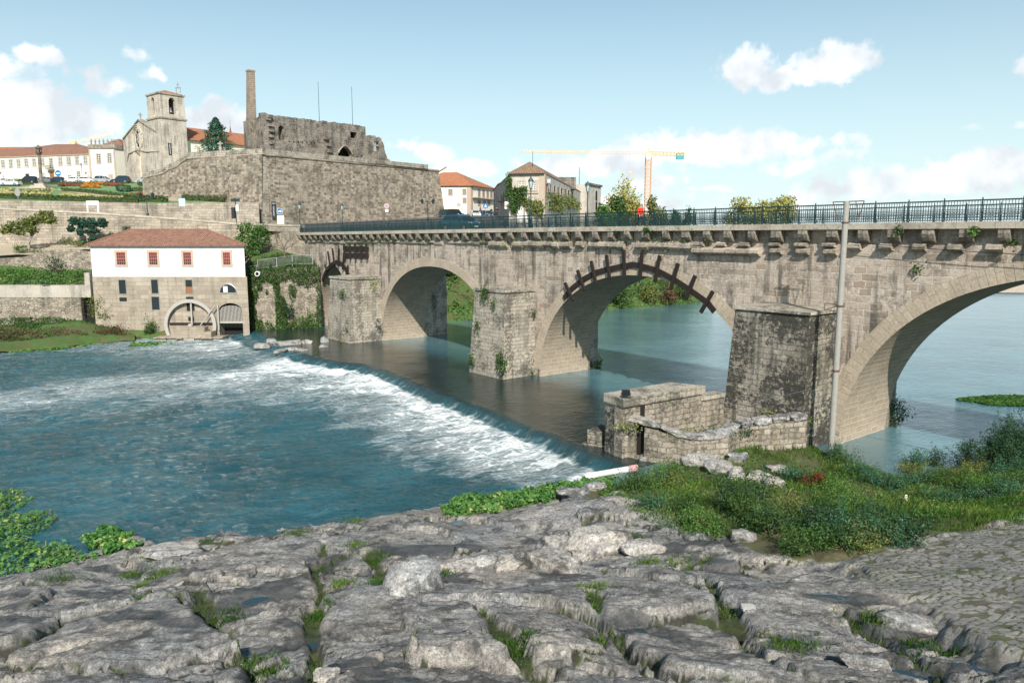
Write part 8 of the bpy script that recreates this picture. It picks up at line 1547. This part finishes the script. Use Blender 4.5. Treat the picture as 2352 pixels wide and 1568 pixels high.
# ================================================================ ruin of the old mill on the near bank
def build_ruin():
 zs = 3.45; A, B_, C, D = [atZ(*k(9, x, y), zs) for x, y in ((402, 815), (582, 872), (1336, 748), (1006, 716))]
 r = thing('sluice_ruin', 'ruined stone sluice house with a flat slab roof between the weir and the dark cutwater', 'ruin', (B_.x, B_.y, -.6))
 xy = lambda p: (p.x, p.y); m = MB(); m.prism([xy(A), xy(B_), xy(C), xy(D)], zs - .5, zs); m.build('slab_roof', M['cutwater'], r)
 ab, bc, ad = (B_ - A), (C - B_), (D - A); ab.z = bc.z = ad.z = 0; L1, L2 = ab.length, bc.length; e1, e2, e3 = ab.normalized(), bc.normalized(), ad.normalized(); nb = Vector((e2.y, -e2.x, 0)); nb = nb if nb.y < 0 else -nb
 inn = -nb
 def wall(a, b, z0, z1, th, side, mat, name): m = MB(); o = side * th; m.prism([xy(a), xy(b), xy(b + o), xy(a + o)] if (b - a).cross(o).z > 0 else [xy(a + o), xy(b + o), xy(b), xy(a)], z0, z1); return m.build(name, M[mat], r)
 i0 = B_ + inn * .12 + e2 * .1; i1 = C + inn * .1 - e2 * .2
 wall(i0, i1, -1.6, zs - .502, .7, inn, 'ruinwall', 'side_wall')
 pa = A + e1 * .05 + e3 * .1; wall(pa, pa + e1 * L1 * .52, -1.8, zs - .502, 1.6, e3, 'lichen_stone', 'pier')
 wall(A + e3 * 1.9, A + e3 * (D - A).length * .95, -1.8, zs - .502, .7, e1, 'lichen_stone', 'pier')
 m = MB(); q0 = A + e1 * L1 * .5 + e3 * 1.4; q1 = B_ + e3 * 1.4; m.prism([xy(q0), xy(q1), xy(q1 + e3 * .3), xy(q0 + e3 * .3)], -1.5, zs - .6); m.build('passage_shade', M['hole'], r)  # black sheet across the passage stands in for its shade
 p2 = Vector(uvz(10.3, -2.4, 0)); s0 = C - e2 * 1.3 + nb * .55; s1 = B_ + e2 * .4 + nb * .45
 zq = 2.1; m = MB(); t0, t1, t2 = [atZ(*k(9, x, y), zz) for x, y, zz in ((740, 975, 2.35), (1180, 905, 2.35), (1505, 850, 2.35))]
 for a, b, zz in ((t0, t1, 2.30), (t1, t2, 2.36)):
  d = (b - a); d.z = 0; d.normalize(); o = Vector((d.y, -d.x, 0)) * .0; w_ = Vector((-d.y, d.x, 0)) * .75; m.prism([xy(a), xy(b), xy(b + w_), xy(a + w_)], -1.0, zz)
 m.build('back_wall', M['ruinwall'], r); m = MB()
 for a, b, zz in ((t0, t1, 2.303), (t1, t2, 2.363)): d = (b - a); d.z = 0; d.normalize(); w_ = Vector((-d.y, d.x, 0)) * .8; o = -w_ * .12; m.prism([xy(a + o), xy(b + o), xy(b + w_), xy(a + w_)], zz, zz + .24)
 m.build('back_wall_coping', M['cutwater'], r)
 rg = random.Random(5)
 for (x0, x1, yt, zt, zb, dp) in ((252, 380, 1128, .95, .15, 1.5), (206, 420, 1252, .14, -.25, 2.0), (204, 400, 1325, -.26, -2.0, 1.8)):
  a, b = atZ(*k(9, x0, yt + 20), zt), atZ(*k(9, x1, yt + 45), zt); d = (b - a); d.z = 0; d.normalize(); w_ = Vector((-d.y, d.x, 0)) * dp; m = MB(); m.prism([xy(a), xy(b), xy(b + w_), xy(a + w_)], zb, zt); m.build('buttress_step', M['lichen_stone'], r)
 T = [(575, 1010, 2.45), (905, 1112, 2.15), (1235, 1205, 1.8), (1560, 1165, 1.9), (1660, 1085, 2.1), (1960, 1040, 2.25), (2275, 1008, 2.35)]; P_ = [atZ(*k(9, x, y), z) for x, y, z in T]; m = MB(); s = 0
 for i, (a, b) in enumerate(zip(P_, P_[1:])):
  d = (b - a); d.z = 0; L = d.length; d.normalize(); w_ = Vector((-d.y, d.x, 0)) * .75; zb = -1.6; za, zz = a.z - .36, b.z - .36; open_ = (.30, .62) if i == 0 else None
  def piece(t0, t1, z0=zb, top=None):
   p, q = a + d * L * t0, a + d * L * t1; h0, h1 = za + (zz - za) * t0, za + (zz - za) * t1; h0, h1 = (h0, h1) if top is None else (top, top); m.hexa([(p.x, p.y, z0), (q.x, q.y, z0), (q.x + w_.x, q.y + w_.y, z0), (p.x + w_.x, p.y + w_.y, z0), (p.x, p.y, h0), (q.x, q.y, h1), (q.x + w_.x, q.y + w_.y, h1), (p.x + w_.x, p.y + w_.y, h0)])
  if open_: piece(0, open_[0]); piece(open_[1], 1); piece(*open_, top=.1)
  else: piece(0, 1)
 m.build('curved_wall', M['ruinwall'], r)
 m = MB(); a, b = P_[0], P_[1]; d = (b - a).normalized(); w_ = Vector((-d.y, d.x, 0)); m.prism([xy(a + d * .2 + w_ * .5), xy(b - d * .2 + w_ * .5), xy(b - d * .2 + w_ * .7), xy(a + d * .2 + w_ * .7)], .1, 1.7); m.build('recess_shade', M['hole'], r)  # black sheet behind the wall opening, shade put in as colour
 for i, (a, b) in enumerate(zip(P_, P_[1:])):
  d = b - a; L = d.length; c = (a + b) / 2; w_ = Vector((-d.y, d.x, 0)).normalized() * .36; n = 1 if i < 3 else 2
  for j in range(n):
   cc = a.lerp(b, (j + .5) / n) + w_ - Vector((0, 0, .19)); o = boulder('capstone', None, None, cc, (L / n / 2 * .98, .44, .2), 300 + i * 3 + j, 'boulder', math.atan2(d.y, d.x), cuts=4, sub=12, tilt=(d.z / max(.3, Vector((d.x, d.y)).length), 0)); o.parent = r; o.matrix_parent_inverse = Matrix.Translation(r.location).inverted()
 p = atZ(*k(9, 580, 868), zs); f = thing('floodlight', 'small black floodlight on the corner of the slab roof', 'floodlight', p + e3 * .2); m = MB(); m.box(-.22, .22, -.06, .1, .14, .48); x = m.build('housing', M['black_paint'], None); x.parent = f; m = MB(); m.box(-.18, .18, -.075, -.062, .18, .44); x = m.build('lens', M['car_glass'], None); x.parent = f; m = MB(); m.bar((-.24, 0, .0), (-.24, 0, .35), .04); m.bar((.24, 0, 0), (.24, 0, .35), .04); m.bar((-.24, 0, .02), (.24, 0, .02), .04); x = m.build('bracket', M['iron_dark'], None); x.parent = f
 rng = np.random.default_rng(3)
 for x, y, zz, s_, lab, n in ((1380, 1200, 1.5, .9, 'dark ivy trailing over the capstones of the low curved wall', 420), (1620, 1160, 1.6, .5, 'ivy tuft where the low wall turns up to the cutwater', 160), (610, 1120, 1.9, .5, 'mossy weeds on the end pillar of the low curved wall', 120), (2260, 1060, 1.8, .4, 'small weed on the wall just left of the grey pole foot', 80), (1900, 990, 2.0, .35, 'weed at the foot of the lichen-black cutwater', 70), (1120, 1180, 1.75, .45, 'weed under the middle capstone of the low curved wall', 120)):
  c = atZ(*k(9, x, y), zz); o = thing('wall_plant', lab, 'plant', c, 0, 'weeds on the sluice ruin'); Q = rng.normal(0, 1, (n, 3)) * [s_ * .8, s_ * .25, s_ * .3]; Q[:, 1] = -np.abs(Q[:, 1]) - .02; f = leaves('foliage', Q, np.tile([-.3, -1.0, .5], (n, 1)), .12, M['leaf_dark' if 'ivy' in lab else 'leaf_olive'], rng, None, .75); f.parent = o
build_ruin()
BL = [((1330, 1020), None)]
def put_boulder(lab, px, R, seed, rot=0.0, sink=.3, name='boulder', group=None, tilt=(0, 0), cuts=9, sub=20, zfix=None):
 p = onG(*px); boulder(name, lab, 'rock', (p.x, p.y + R[1] * .5, p.z + R[2] * (1 - 2 * sink) if zfix is None else zfix), R, seed, 'boulder', rot, group, cuts, sub, tilt=tilt)
for i, (px, R, rot, lab) in enumerate([(k(9, 1370, 1330), (1.0, .4, .34), -.1, 'long hewn block lying at the foot of the low curved wall'), (k(9, 1290, 1480), (.85, .5, .45), -.5, 'big rounded block left of the row of hewn stones below the ruin'), (k(9, 1480, 1560), (.75, .55, .42), -.55, 'hewn block second in the row running down from the low wall'), (k(13, 2000, 315), (.42, .45, .40), -.4, 'squarish hewn block in the middle of the row below the ruin'), (k(13, 2160, 330), (.72, .45, .34), .1, 'broad flat hewn block near the right end of the row below the ruin'), (k(13, 2280, 362), (.55, .4, .30), .05, 'last hewn block at the right end of the row, half in the grass'), (k(9, 1650, 1440), (.55, .45, .3), -.4, 'hewn block behind the row, touching the grass'), (k(9, 2010, 1535), (.6, .35, .18), 0, 'thin flat stone lying alone in the grass below the dark cutwater'), (k(9, 1130, 1420), (.7, .45, .4), -.3, 'rough stone wedged under the low curved wall'), (k(9, 790, 1470), (.5, .4, .35), .3, 'white rough stone at the waterline beside the pipe'), (k(9, 460, 1530), (.65, .4, .25), .2, 'dark wet stone under the white pipe'), (k(9, 540, 1480), (.45, .4, .3), .2, 'mossy stone at the foot of the ruin wall beside the pipe')]):
 put_boulder(lab, px, R, 400 + i, rot, .3, 'hewn_block', 'hewn blocks below the ruin', cuts=6)
for i, (px, R, rot, lab, sk) in enumerate([(k(13, 945, 880), (1.35, 1.0, .85), .1, 'big pitted boulder with a small puddle on top, centre of the rock shore', .32), (k(13, 630, 870), (1.0, .8, .72), -.4, 'rounded boulder left of the pitted boulder with the puddle', .3), (k(13, 1280, 880), (.85, .6, .5), .3, 'angular boulder right of the pitted boulder', .35), (k(13, 560, 985), (1.15, .55, .55), -.5, 'wedge-shaped boulder leaning in front of the rounded one', .35), (k(13, 215, 1000), (.55, .42, .42), .2, 'small triangular boulder at the right end of the dark smooth slab', .3), (k(12, 1330, 860), (.85, .75, .85), .5, 'steep pyramid-shaped rock below the dark smooth slab', .35), (k(12, 1690, 700), (.75, .5, .42), -.2, 'knobbly boulder between the pyramid rock and the triangular boulder', .4), (k(12, 1880, 660), (.5, .4, .35), .4, 'small knobbly boulder beside the triangular boulder', .4), (k(14, 195, 470), (.5, .38, .36), -.3, 'lichened block at the edge of the dark bushes', .3), (k(14, 1530, 1190), (.92, .5, .42), -.15, 'bright pale boulder beside the blue puddle, lower right', .3), (k(13, 900, 385), (.55, .4, .35), .2, 'reddish boulder at the waterline left of the white pipe', .3), (k(13, 700, 420), (.75, .45, .28), .1, 'low brown boulder in the water behind the hyacinth heap', .3), (k(11, 1300, 590), (1.5, .7, .38), .05, 'long pale slab at the water edge on the left', .4), (k(14, 1130, 1450), (.5, .3, .26), -.4, 'pale lichened boulder between the lowest puddles', .4), (k(12, 660, 1545), (.28, .2, .18), .1, 'pale stone at the bottom edge in the mossy crack', .3), (k(11, 1720, 545 + 0), (.01, .01, .01), 0, '', .3)]):
 if lab: put_boulder(lab, px, (R[0] * .86, R[1] * .86, R[2] * .66), 500 + i, rot, sk + .1, 'boulder', 'boulders of the rock shore')
p = onG(*k(13, 2075, 1300))
M['white_stone'] = plain('white_stone', (.36, .345, .32), .9, var=.3, scale=20)
boulder('pebble', 'round pale stone lying on the edge of the long joint', 'rock', (p.x, p.y, p.z + .02), (.17, .15, .05), 77, 'white_stone', 0, cuts=2, sub=8)
a, b = atZ(*k(9, 385, 1556), -.35), atZ(*k(9, 672, 1508), .28); r = thing('drain_pipe', 'white plastic drain pipe sloping into the river beside the ruin', 'pipe', a); m = MB(); d = (b - a).normalized(); m.tube([a - d * 1.0, b], .17, 16); m.tube([a.lerp(b, .4), a.lerp(b, .43)], .18, 16); m.build('pipe', M['white_paint'], r, smooth=False); m = MB(); m.tube([b - d * .18, b + d * .22], .19, 16); m.build('end_cap', M['pink_paint'], r)
def build_cat():
 p = onG(*k(14, 1425, 178)); r = thing('cat', 'small cream cat with a dark face sitting in the grass, facing the camera', 'cat', p, -math.pi / 2); V = [(0, 0, .12), (.03, 0, .22), (.07, 0, .30), (.10, 0, .37), (.16, 0, .355), (.08, .045, .12), (.10, .045, .02), (.08, -.045, .12), (.10, -.045, .02), (-.07, .06, .08), (.0, .08, .025), (-.07, -.06, .08), (.0, -.08, .025), (-.12, 0, .05), (-.18, .06, .03), (-.14, .15, .025), (.09, .04, .44), (.09, -.04, .44)]
 E_ = [(0, 1), (1, 2), (2, 3), (3, 4), (1, 5), (5, 6), (1, 7), (7, 8), (0, 9), (9, 10), (0, 11), (11, 12), (0, 13), (13, 14), (14, 15), (3, 16), (3, 17)]; Rr = [.10, .09, .065, .068, .034, .035, .024, .035, .024, .06, .028, .06, .028, .04, .024, .014, .018, .018]
 skinned('body', V, E_, Rr, M['cat'], r); skinned('face_mask', [(.10, 0, .375), (.165, 0, .358)], [(0, 1)], [.058, .037], M['hair'], r)
M['cat'] = plain('cream_fur', (.62, .52, .42), .95)
build_cat()
# ================================================================ vegetation of the near bank
def build_plants():
 rng = np.random.default_rng(12)
 n = 60000; X = rng.uniform(4, 36, n); Y = rng.uniform(24, 44, n); s = sdf(X, Y, SOIL); Z = near_z(X, Y); dens = vn(X * .7, Y * .7, 3) + .6 * vn(X * .2, Y * .2, 8); kp = (s > -.8) & (Z > -.02) & (dens > -.36 + .25 * rng.normal(0, 1, n) * .5); X, Y, Z = X[kp], Y[kp], Z[kp]; n = len(X)
 def blades(name, label, X, Y, Z, h, w, mat, tint, seed, cat='grass'):
  rg = np.random.default_rng(seed); n = len(X); a = rg.uniform(0, 2 * math.pi, n); ln = rg.uniform(.15, .7, n) * h; t = np.c_[np.cos(a), np.sin(a)]; w_ = w * rg.uniform(.6, 1.4, n)
  b0 = np.c_[X - t[:, 1] * w_, Y + t[:, 0] * w_, Z - .02]; b1 = np.c_[X + t[:, 1] * w_, Y - t[:, 0] * w_, Z - .02]; mid = np.c_[X + t[:, 0] * ln * .35, Y + t[:, 1] * ln * .35, Z + h * .65]; tip = np.c_[X + t[:, 0] * ln, Y + t[:, 1] * ln, Z + h]
  co = np.stack([b0, b1, tip, mid], 1).reshape(-1, 3); o = raw_mesh(name, co, np.arange(n * 4).reshape(n, 4), mat); at = o.data.attributes.new('tint', 'FLOAT', 'POINT'); at.data.foreach_set('value', np.repeat(np.clip(tint, 0, 1), 4).astype(np.float32)); return tag(o, label, cat, None, 'stuff')
 tall = .5 + vn(X * .35, Y * .35, 21); blades('grass', 'long green and straw-coloured grass in the hollow by the right bank', X, Y, Z, (.09 + .30 * tall ** 1.5) * rng.uniform(.5, 1.3, n), .013, M['grass'], .35 + .9 * vn(X * .5, Y * .5, 31) + rng.normal(0, .18, n), 1)
 n = 40000; X = rng.uniform(4, 36, n); Y = rng.uniform(24, 43, n); kp = (sdf(X, Y, SOIL) > -.7) & (near_z(X, Y) > .02) & (vn(X * .55, Y * .55, 41) + .3 * vn(X * 1.7, Y * 1.7, 43) > -.12); X, Y = X[kp], Y[kp]; P_ = np.c_[X, Y, near_z(X, Y) + rng.uniform(.03, .32, len(X)) * (.6 + vn(X * .8, Y * .8, 45))]
 tag(leaves('low_weeds', P_, np.tile([0, -.3, 1.0], (len(X), 1)), .105, M['leaf_bright'], rng, None, .55, rng.uniform(0, .75, len(X))), 'low leafy weeds between the grass of the hollow', 'weeds', None, 'stuff')
 iy, ix = np.where(MOSS > .62); c = rng.choice(len(iy), min(len(iy), 15000), replace=False); X = NEAR_X[ix[c]] + rng.uniform(-.05, .05, len(c)); Y = NEAR_Y[iy[c]] + rng.uniform(-.04, .04, len(c)); kp = vn(X * 1.4, Y * 1.4, 51) > -.05; X, Y = X[kp], Y[kp]
 h = .05 + .13 * np.clip(vn(X * .9, Y * .9, 53) + .5, 0, 1) ** 2 * rng.uniform(.4, 1.6, len(X)); blades('joint_grass', 'grass and moss tufts growing in the joints of the rock', X, Y, near_z(X, Y), h, .009, M['grass'], .2 + .8 * vn(X * .8, Y * .8, 55) + rng.normal(0, .2, len(X)), 2)
 X2, Y2 = X[::2], Y[::2]; tag(leaves('joint_weeds', np.c_[X2, Y2, near_z(X2, Y2) + rng.uniform(.0, .07, len(X2))], np.tile([0, 0, 1.0], (len(X2), 1)), .05, M['leaf'], rng, None, .6), 'small round-leaved weeds in the rock joints', 'weeds', None, 'stuff')
 gp = [(k(12, 1060, 640), .45, 400), (k(12, 1120, 800), .45, 500), (k(12, 860, 320), .6, 260), (k(12, 900, 500), .5, 260), (k(12, 780, 810), .4, 200), (k(11, 1170, 620), .5, 240), (k(11, 1090, 820), .25, 120), (k(11, 1240, 740), .6, 380), (k(11, 1040, 740), .6, 320), (k(12, 2140, 1320), .5, 520), (k(13, 860, 1190), .4, 240), (k(13, 1560, 960), .9, 420), (k(13, 1300, 950), .5, 260), (k(13, 1150, 760), .6, 300), (k(11, 1980, 1450), .6, 520), (k(11, 1720, 1100), .5, 360), (k(14, 560, 1290), .6, 420), (k(14, 1180, 1080), .5, 320), (k(14, 1550, 1290), .5, 260), (k(12, 1540, 740), .5, 260), (k(13, 740, 900), .7, 320), (k(12, 620, 1060), .35, 300), (k(11, 470, 760), .8, 300), (k(11, 1600, 480), .4, 120), (k(12, 440, 400), .7, 240)]
 XX, YY = [], []
 for px, R, m_ in gp: p = onG(*px); XX.append(rng.normal(p.x, R * .5, m_)); YY.append(rng.normal(p.y, R * .45, m_))
 X, Y = np.concatenate(XX), np.concatenate(YY); blades('rock_grass', 'bright grass clumps in hollows of the bedrock', X, Y, near_z(X, Y), rng.uniform(.04, .17, len(X)), .007, M['grass'], .25 + .9 * vn(X * .6, Y * .6, 61) + rng.normal(0, .15, len(X)), 3)
 n = 16000; X = rng.uniform(8, 34, n); Y = rng.uniform(12, 30, n); kp = (sdf(X, Y, COB) > .0) & (vn(X * .8, Y * .8, 71) + .3 * rng.normal(0, .4, n) > .03); X, Y = X[kp], Y[kp]; blades('cobble_grass', 'short grass and moss growing between the cobbles of the ramp', X, Y, near_z(X, Y), rng.uniform(.02, .08, len(X)), .010, M['grass'], .3 + 1.1 * vn(X * .5, Y * .5, 73), 4)
 B = [(k(13, 1230, 400), 1.0, 1.25, 'leaf', 'green bush beside the white pipe, nearest the river'), (k(13, 1390, 370), 1.0, 1.5, 'leaf_bright', 'bright tall bush behind the green one by the pipe'), (k(13, 1500, 360), .7, .9, 'leaf_olive', 'yellow-green bush right of the bright tall bush'), (k(13, 1330, 520), .9, .7, 'leaf_teal', 'low dark bush in front of the bush by the pipe'), (k(13, 1620, 560), .9, .8, 'leaf', 'low green bush on the path edge below the hewn blocks'), (k(13, 1720, 690), .9, .8, 'leaf_bright', 'bright low bush at the left end of the dark thicket'), (k(13, 1940, 560), 1.1, 1.7, 'leaf_dark', 'tall dark bush leftmost in the thicket'), (k(13, 2100, 640), 1.2, 1.5, 'leaf', 'bush second from the left in the thicket'), (k(13, 2260, 740), 1.0, 1.2, 'leaf', 'green bush in front of the dark ones, above the lichened block'), (k(14, 330, 200), 1.1, 1.6, 'leaf_dark', 'dark bush with brown twigs at the back of the thicket'), (k(14, 560, 280), 1.0, 1.1, 'leaf_olive', 'olive bush in the middle of the thicket'), (k(14, 400, 400), .9, 1.0, 'leaf_teal', 'pale grey-green bush at the front left of the thicket'), (k(14, 760, 420), 1.1, 1.4, 'leaf_dark', 'dense dark bush over the front edge of the rocks'), (k(14, 960, 500), 1.1, 1.3, 'leaf_teal', 'cool green bush at the centre front of the thicket'), (k(14, 1130, 460), 1.0, 1.3, 'leaf_dark', 'dark bush right of the cool green one'), (k(14, 1290, 500), 1.1, 1.2, 'leaf_teal', 'grey-green bush at the right front of the thicket'), (k(14, 1480, 480), .9, 1.0, 'leaf_dark', 'small dark bush at the right end of the thicket, beside the cobbles'), (k(14, 900, 230), 1.1, 1.3, 'leaf_bright', 'bright bush before the long flat rock behind the thicket'), (k(14, 640, 570), .8, .7, 'leaf', 'low green bush under the dense dark bush'), ((1885, 1258), .9, .7, 'leaf_bright', 'bright low bush at the foot of the thicket, nearest the bedrock'), ((1945, 1266), .9, .65, 'leaf', 'low green bush between the thicket and the cobbles, left one'), ((2005, 1258), .9, .7, 'leaf_olive', 'low olive bush between the thicket and the cobbles, right one'), ((1835, 1255), .8, .6, 'leaf', 'low green bush beside the lichened block'),
 (k(10, 430, 1390), .8, .8, 'leaf_red', 'small reddish bush in the middle of the grass'), (k(10, 280, 1330), .9, 1.0, 'leaf_teal', 'cool green bush left of the reddish one'), (k(10, 600, 1440), .9, .8, 'leaf_bright', 'bright bush right below the reddish one'), (k(10, 540, 1060), .9, 1.3, 'leaf_olive', 'tall weedy bush at the pole foot'), (k(10, 640, 1160), .8, 1.2, 'leaf_teal', 'cool green bush at the water under the rightmost arch'), (k(10, 720, 1200), .9, 1.0, 'leaf', 'green bush at the water edge right of the pole foot'), (k(10, 860, 1300), .9, 1.1, 'leaf_teal', 'weedy bush beside the dark reflection under the arch'), (k(10, 1000, 1380), 1.0, .9, 'leaf_teal', 'low blue-green bush below the arch reflection'), (k(10, 1180, 1420), 1.1, .9, 'leaf_teal', 'blue-green bush in front of the water, middle of the bank'), (k(10, 1350, 1265), 1.1, .7, 'leaf_olive', 'olive low bush at the water edge'), (k(10, 1380, 1225), .9, 1.1, 'leaf_teal', 'feathery bush standing against the bright water'), (k(10, 1550, 1215), .6, 1.3, 'leaf_dark', 'slender dark bush standing alone against the water'), (k(10, 1420, 1400), 1.2, 1.0, 'leaf_teal', 'broad grey-green bush behind the cat'), (k(10, 1700, 1400), 1.3, 1.0, 'leaf', 'green bush right of the one behind the cat'), (k(10, 1640, 1520), 1.1, .8, 'leaf_teal', 'low pale bush beside the cat'), (k(10, 1960, 1420), 1.3, 1.0, 'leaf_bright', 'bright green bush on the right bank'), (k(10, 2150, 1480), 1.3, 1.1, 'leaf_teal', 'dark blue-green bush near the right edge of the photo'), (k(10, 2300, 1400), 1.2, 1.0, 'leaf', 'green bush touching the right edge of the photo'),
 (k(10, 1880, 1235), 1.3, 1.6, 'leaf_dark', 'open dark shrub leaning over the water, left of the tall pair'), (k(10, 2060, 1240), 1.5, 2.3, 'leaf_dark', 'tall dark shrub against the water, left of the tall pair by the edge'), (k(10, 2230, 1230), 1.6, 2.9, 'leaf_dark', 'tallest dark shrub against the water near the right edge'), (k(10, 2380, 1225), 1.6, 3.0, 'leaf_dark', 'tall dark shrub cut by the right edge of the photo'), (k(10, 2180, 1290), 1.4, 1.2, 'leaf_teal', 'grey-green bush below the tall dark shrubs'), (k(10, 1900, 1290), 1.2, 1.0, 'leaf_olive', 'olive bush below the open dark shrub')]
 for i, (px, R, h, mt, lab) in enumerate(B):
  p = onG(*px)
  if p.z < -.25: p.z = -.1
  nn = int(1500 * R * h) + 500; shrub('shrub', lab, 'shrub', (p.x, p.y + .25, p.z - .08), (R, R * .9, h * .62), M[mt], nn, .085 if h < 1.9 else .11, 'bushes of the right bank', 600 + i, True, 11, .45)
 p = Vector(uvz(16.2, BW + .6, -.1)); shrub('shrub', 'dark bush hanging at the back foot of the rightmost pier', 'shrub', (p.x + .5, p.y + .2, 0), (1.1, .9, 1.3), M['leaf_dark'], 900, .14, None, 700, True, 9, .5)
 p = Vector(uvz(-11.0, BW + .8, 0)); shrub('shrub', 'small bush at the waterline behind the middle pier', 'shrub', (p.x, p.y, -.1), (.6, .5, .8), M['leaf'], 300, .16, None, 701, False)
 def hyacinth(label, polys, n, zf, hmax, seed, size=.21):
  rg = np.random.default_rng(seed); P_ = []
  for poly in polys:
   a = np.array(poly); lo, hi = a.min(0), a.max(0); X = rg.uniform(lo[0], hi[0], n * 4); Y = rg.uniform(lo[1], hi[1], n * 4); s = sdf(X, Y, poly) + .9 * vn(X * 1.1, Y * 1.1, seed) + .8 * vn(X * 2.6, Y * 2.6, seed + 1); kp = s > .2; X, Y, s = X[kp][:n], Y[kp][:n], s[kp][:n]; P_.append(np.c_[X, Y, zf(X, Y) + rg.uniform(.02, 1, len(X)) ** .8 * hmax * np.clip(.35 + s * .5, .2, 1)])
  P_ = np.concatenate(P_); tag(leaves('water_hyacinth', P_, np.tile([0, -.35, 1.0], (len(P_), 1)), size, M['hyacinth'], rg, None, .62, np.clip(rg.uniform(0, .8, len(P_)) + .5 * vn(P_[:, 0] * 1.5, P_[:, 1] * 1.5, seed + 4), 0, 1)), label, 'water plants', None, 'stuff')
  m_ = len(P_) // 3; Q = P_[:m_]; a = rg.uniform(0, 6.28, m_); L = rg.uniform(.15, .4, m_); d = np.c_[np.cos(a), np.sin(a), rg.uniform(-.3, .5, m_)]; w_ = np.c_[-np.sin(a), np.cos(a), np.zeros(m_)] * .012; co = np.stack([Q - d * L[:, None] * .5 - w_, Q - d * L[:, None] * .5 + w_, Q + d * L[:, None] * .5 + w_, Q + d * L[:, None] * .5 - w_], 1).reshape(-1, 3); co[:, 2] = np.maximum(co[:, 2], np.repeat(Q[:, 2] * .4 - .3, 4)); o = raw_mesh('hyacinth_stems', co, np.arange(m_ * 4).reshape(m_, 4), M['hyacinth']); at = o.data.attributes.new('tint', 'FLOAT', 'POINT'); at.data.foreach_set('value', np.repeat(rg.uniform(.75, 1, m_), 4).astype(np.float32)); tag(o, 'pale fallen stems among ' + label, 'water plants', None, 'stuff')
 g = lambda pts: [(p.x, p.y) for p in (onG(*q) if True else None for q in pts)]
 w0 = lambda X, Y: np.full_like(X, ZL)
 lz = lambda pts: [(p.x, p.y) for p in (atZ(x, y, ZL) for x, y in pts)]
 hyacinth('heap of bright water hyacinths stranded on the rock shore', [lz([(985, 1195), (1030, 1160), (1110, 1146), (1240, 1122), (1300, 1118), (1400, 1098), (1440, 1120), (1345, 1150), (1300, 1190), (1240, 1222), (1080, 1222)])], 6500, lambda X, Y: np.maximum(ZL, near_z(X, Y)), .65, 81)
 hyacinth('bright water hyacinths drifting at the left rock shore', [lz([(-90, 1130), (40, 1128), (80, 1150), (60, 1180), (135, 1192), (95, 1235), (150, 1252), (215, 1288), (110, 1325), (-90, 1350)]), lz([(175, 1240), (240, 1215), (300, 1222), (310, 1275), (230, 1290)])], 1700, lambda X, Y: np.maximum(ZL, near_z(X, Y)), .4, 83)
 hyacinth('line of pale floating plants along the left bank waterline', [lz([(20, 812), (120, 806), (235, 792), (240, 786), (120, 800), (20, 806)]), lz([(300, 796), (400, 790), (405, 784), (300, 789)])], 900, lambda X, Y: np.full_like(X, ZL - .02), .25, 85, .3)
build_plants()
mb = MB(); mb.poly([(-70, -60, 5.2), (60, -60, 5.2), (60, 7.6, 5.2), (-34, 7.6, 1.0), (-70, 0, -1)]); tag(mb.build('paving_ground', M['paving']), kind='structure')
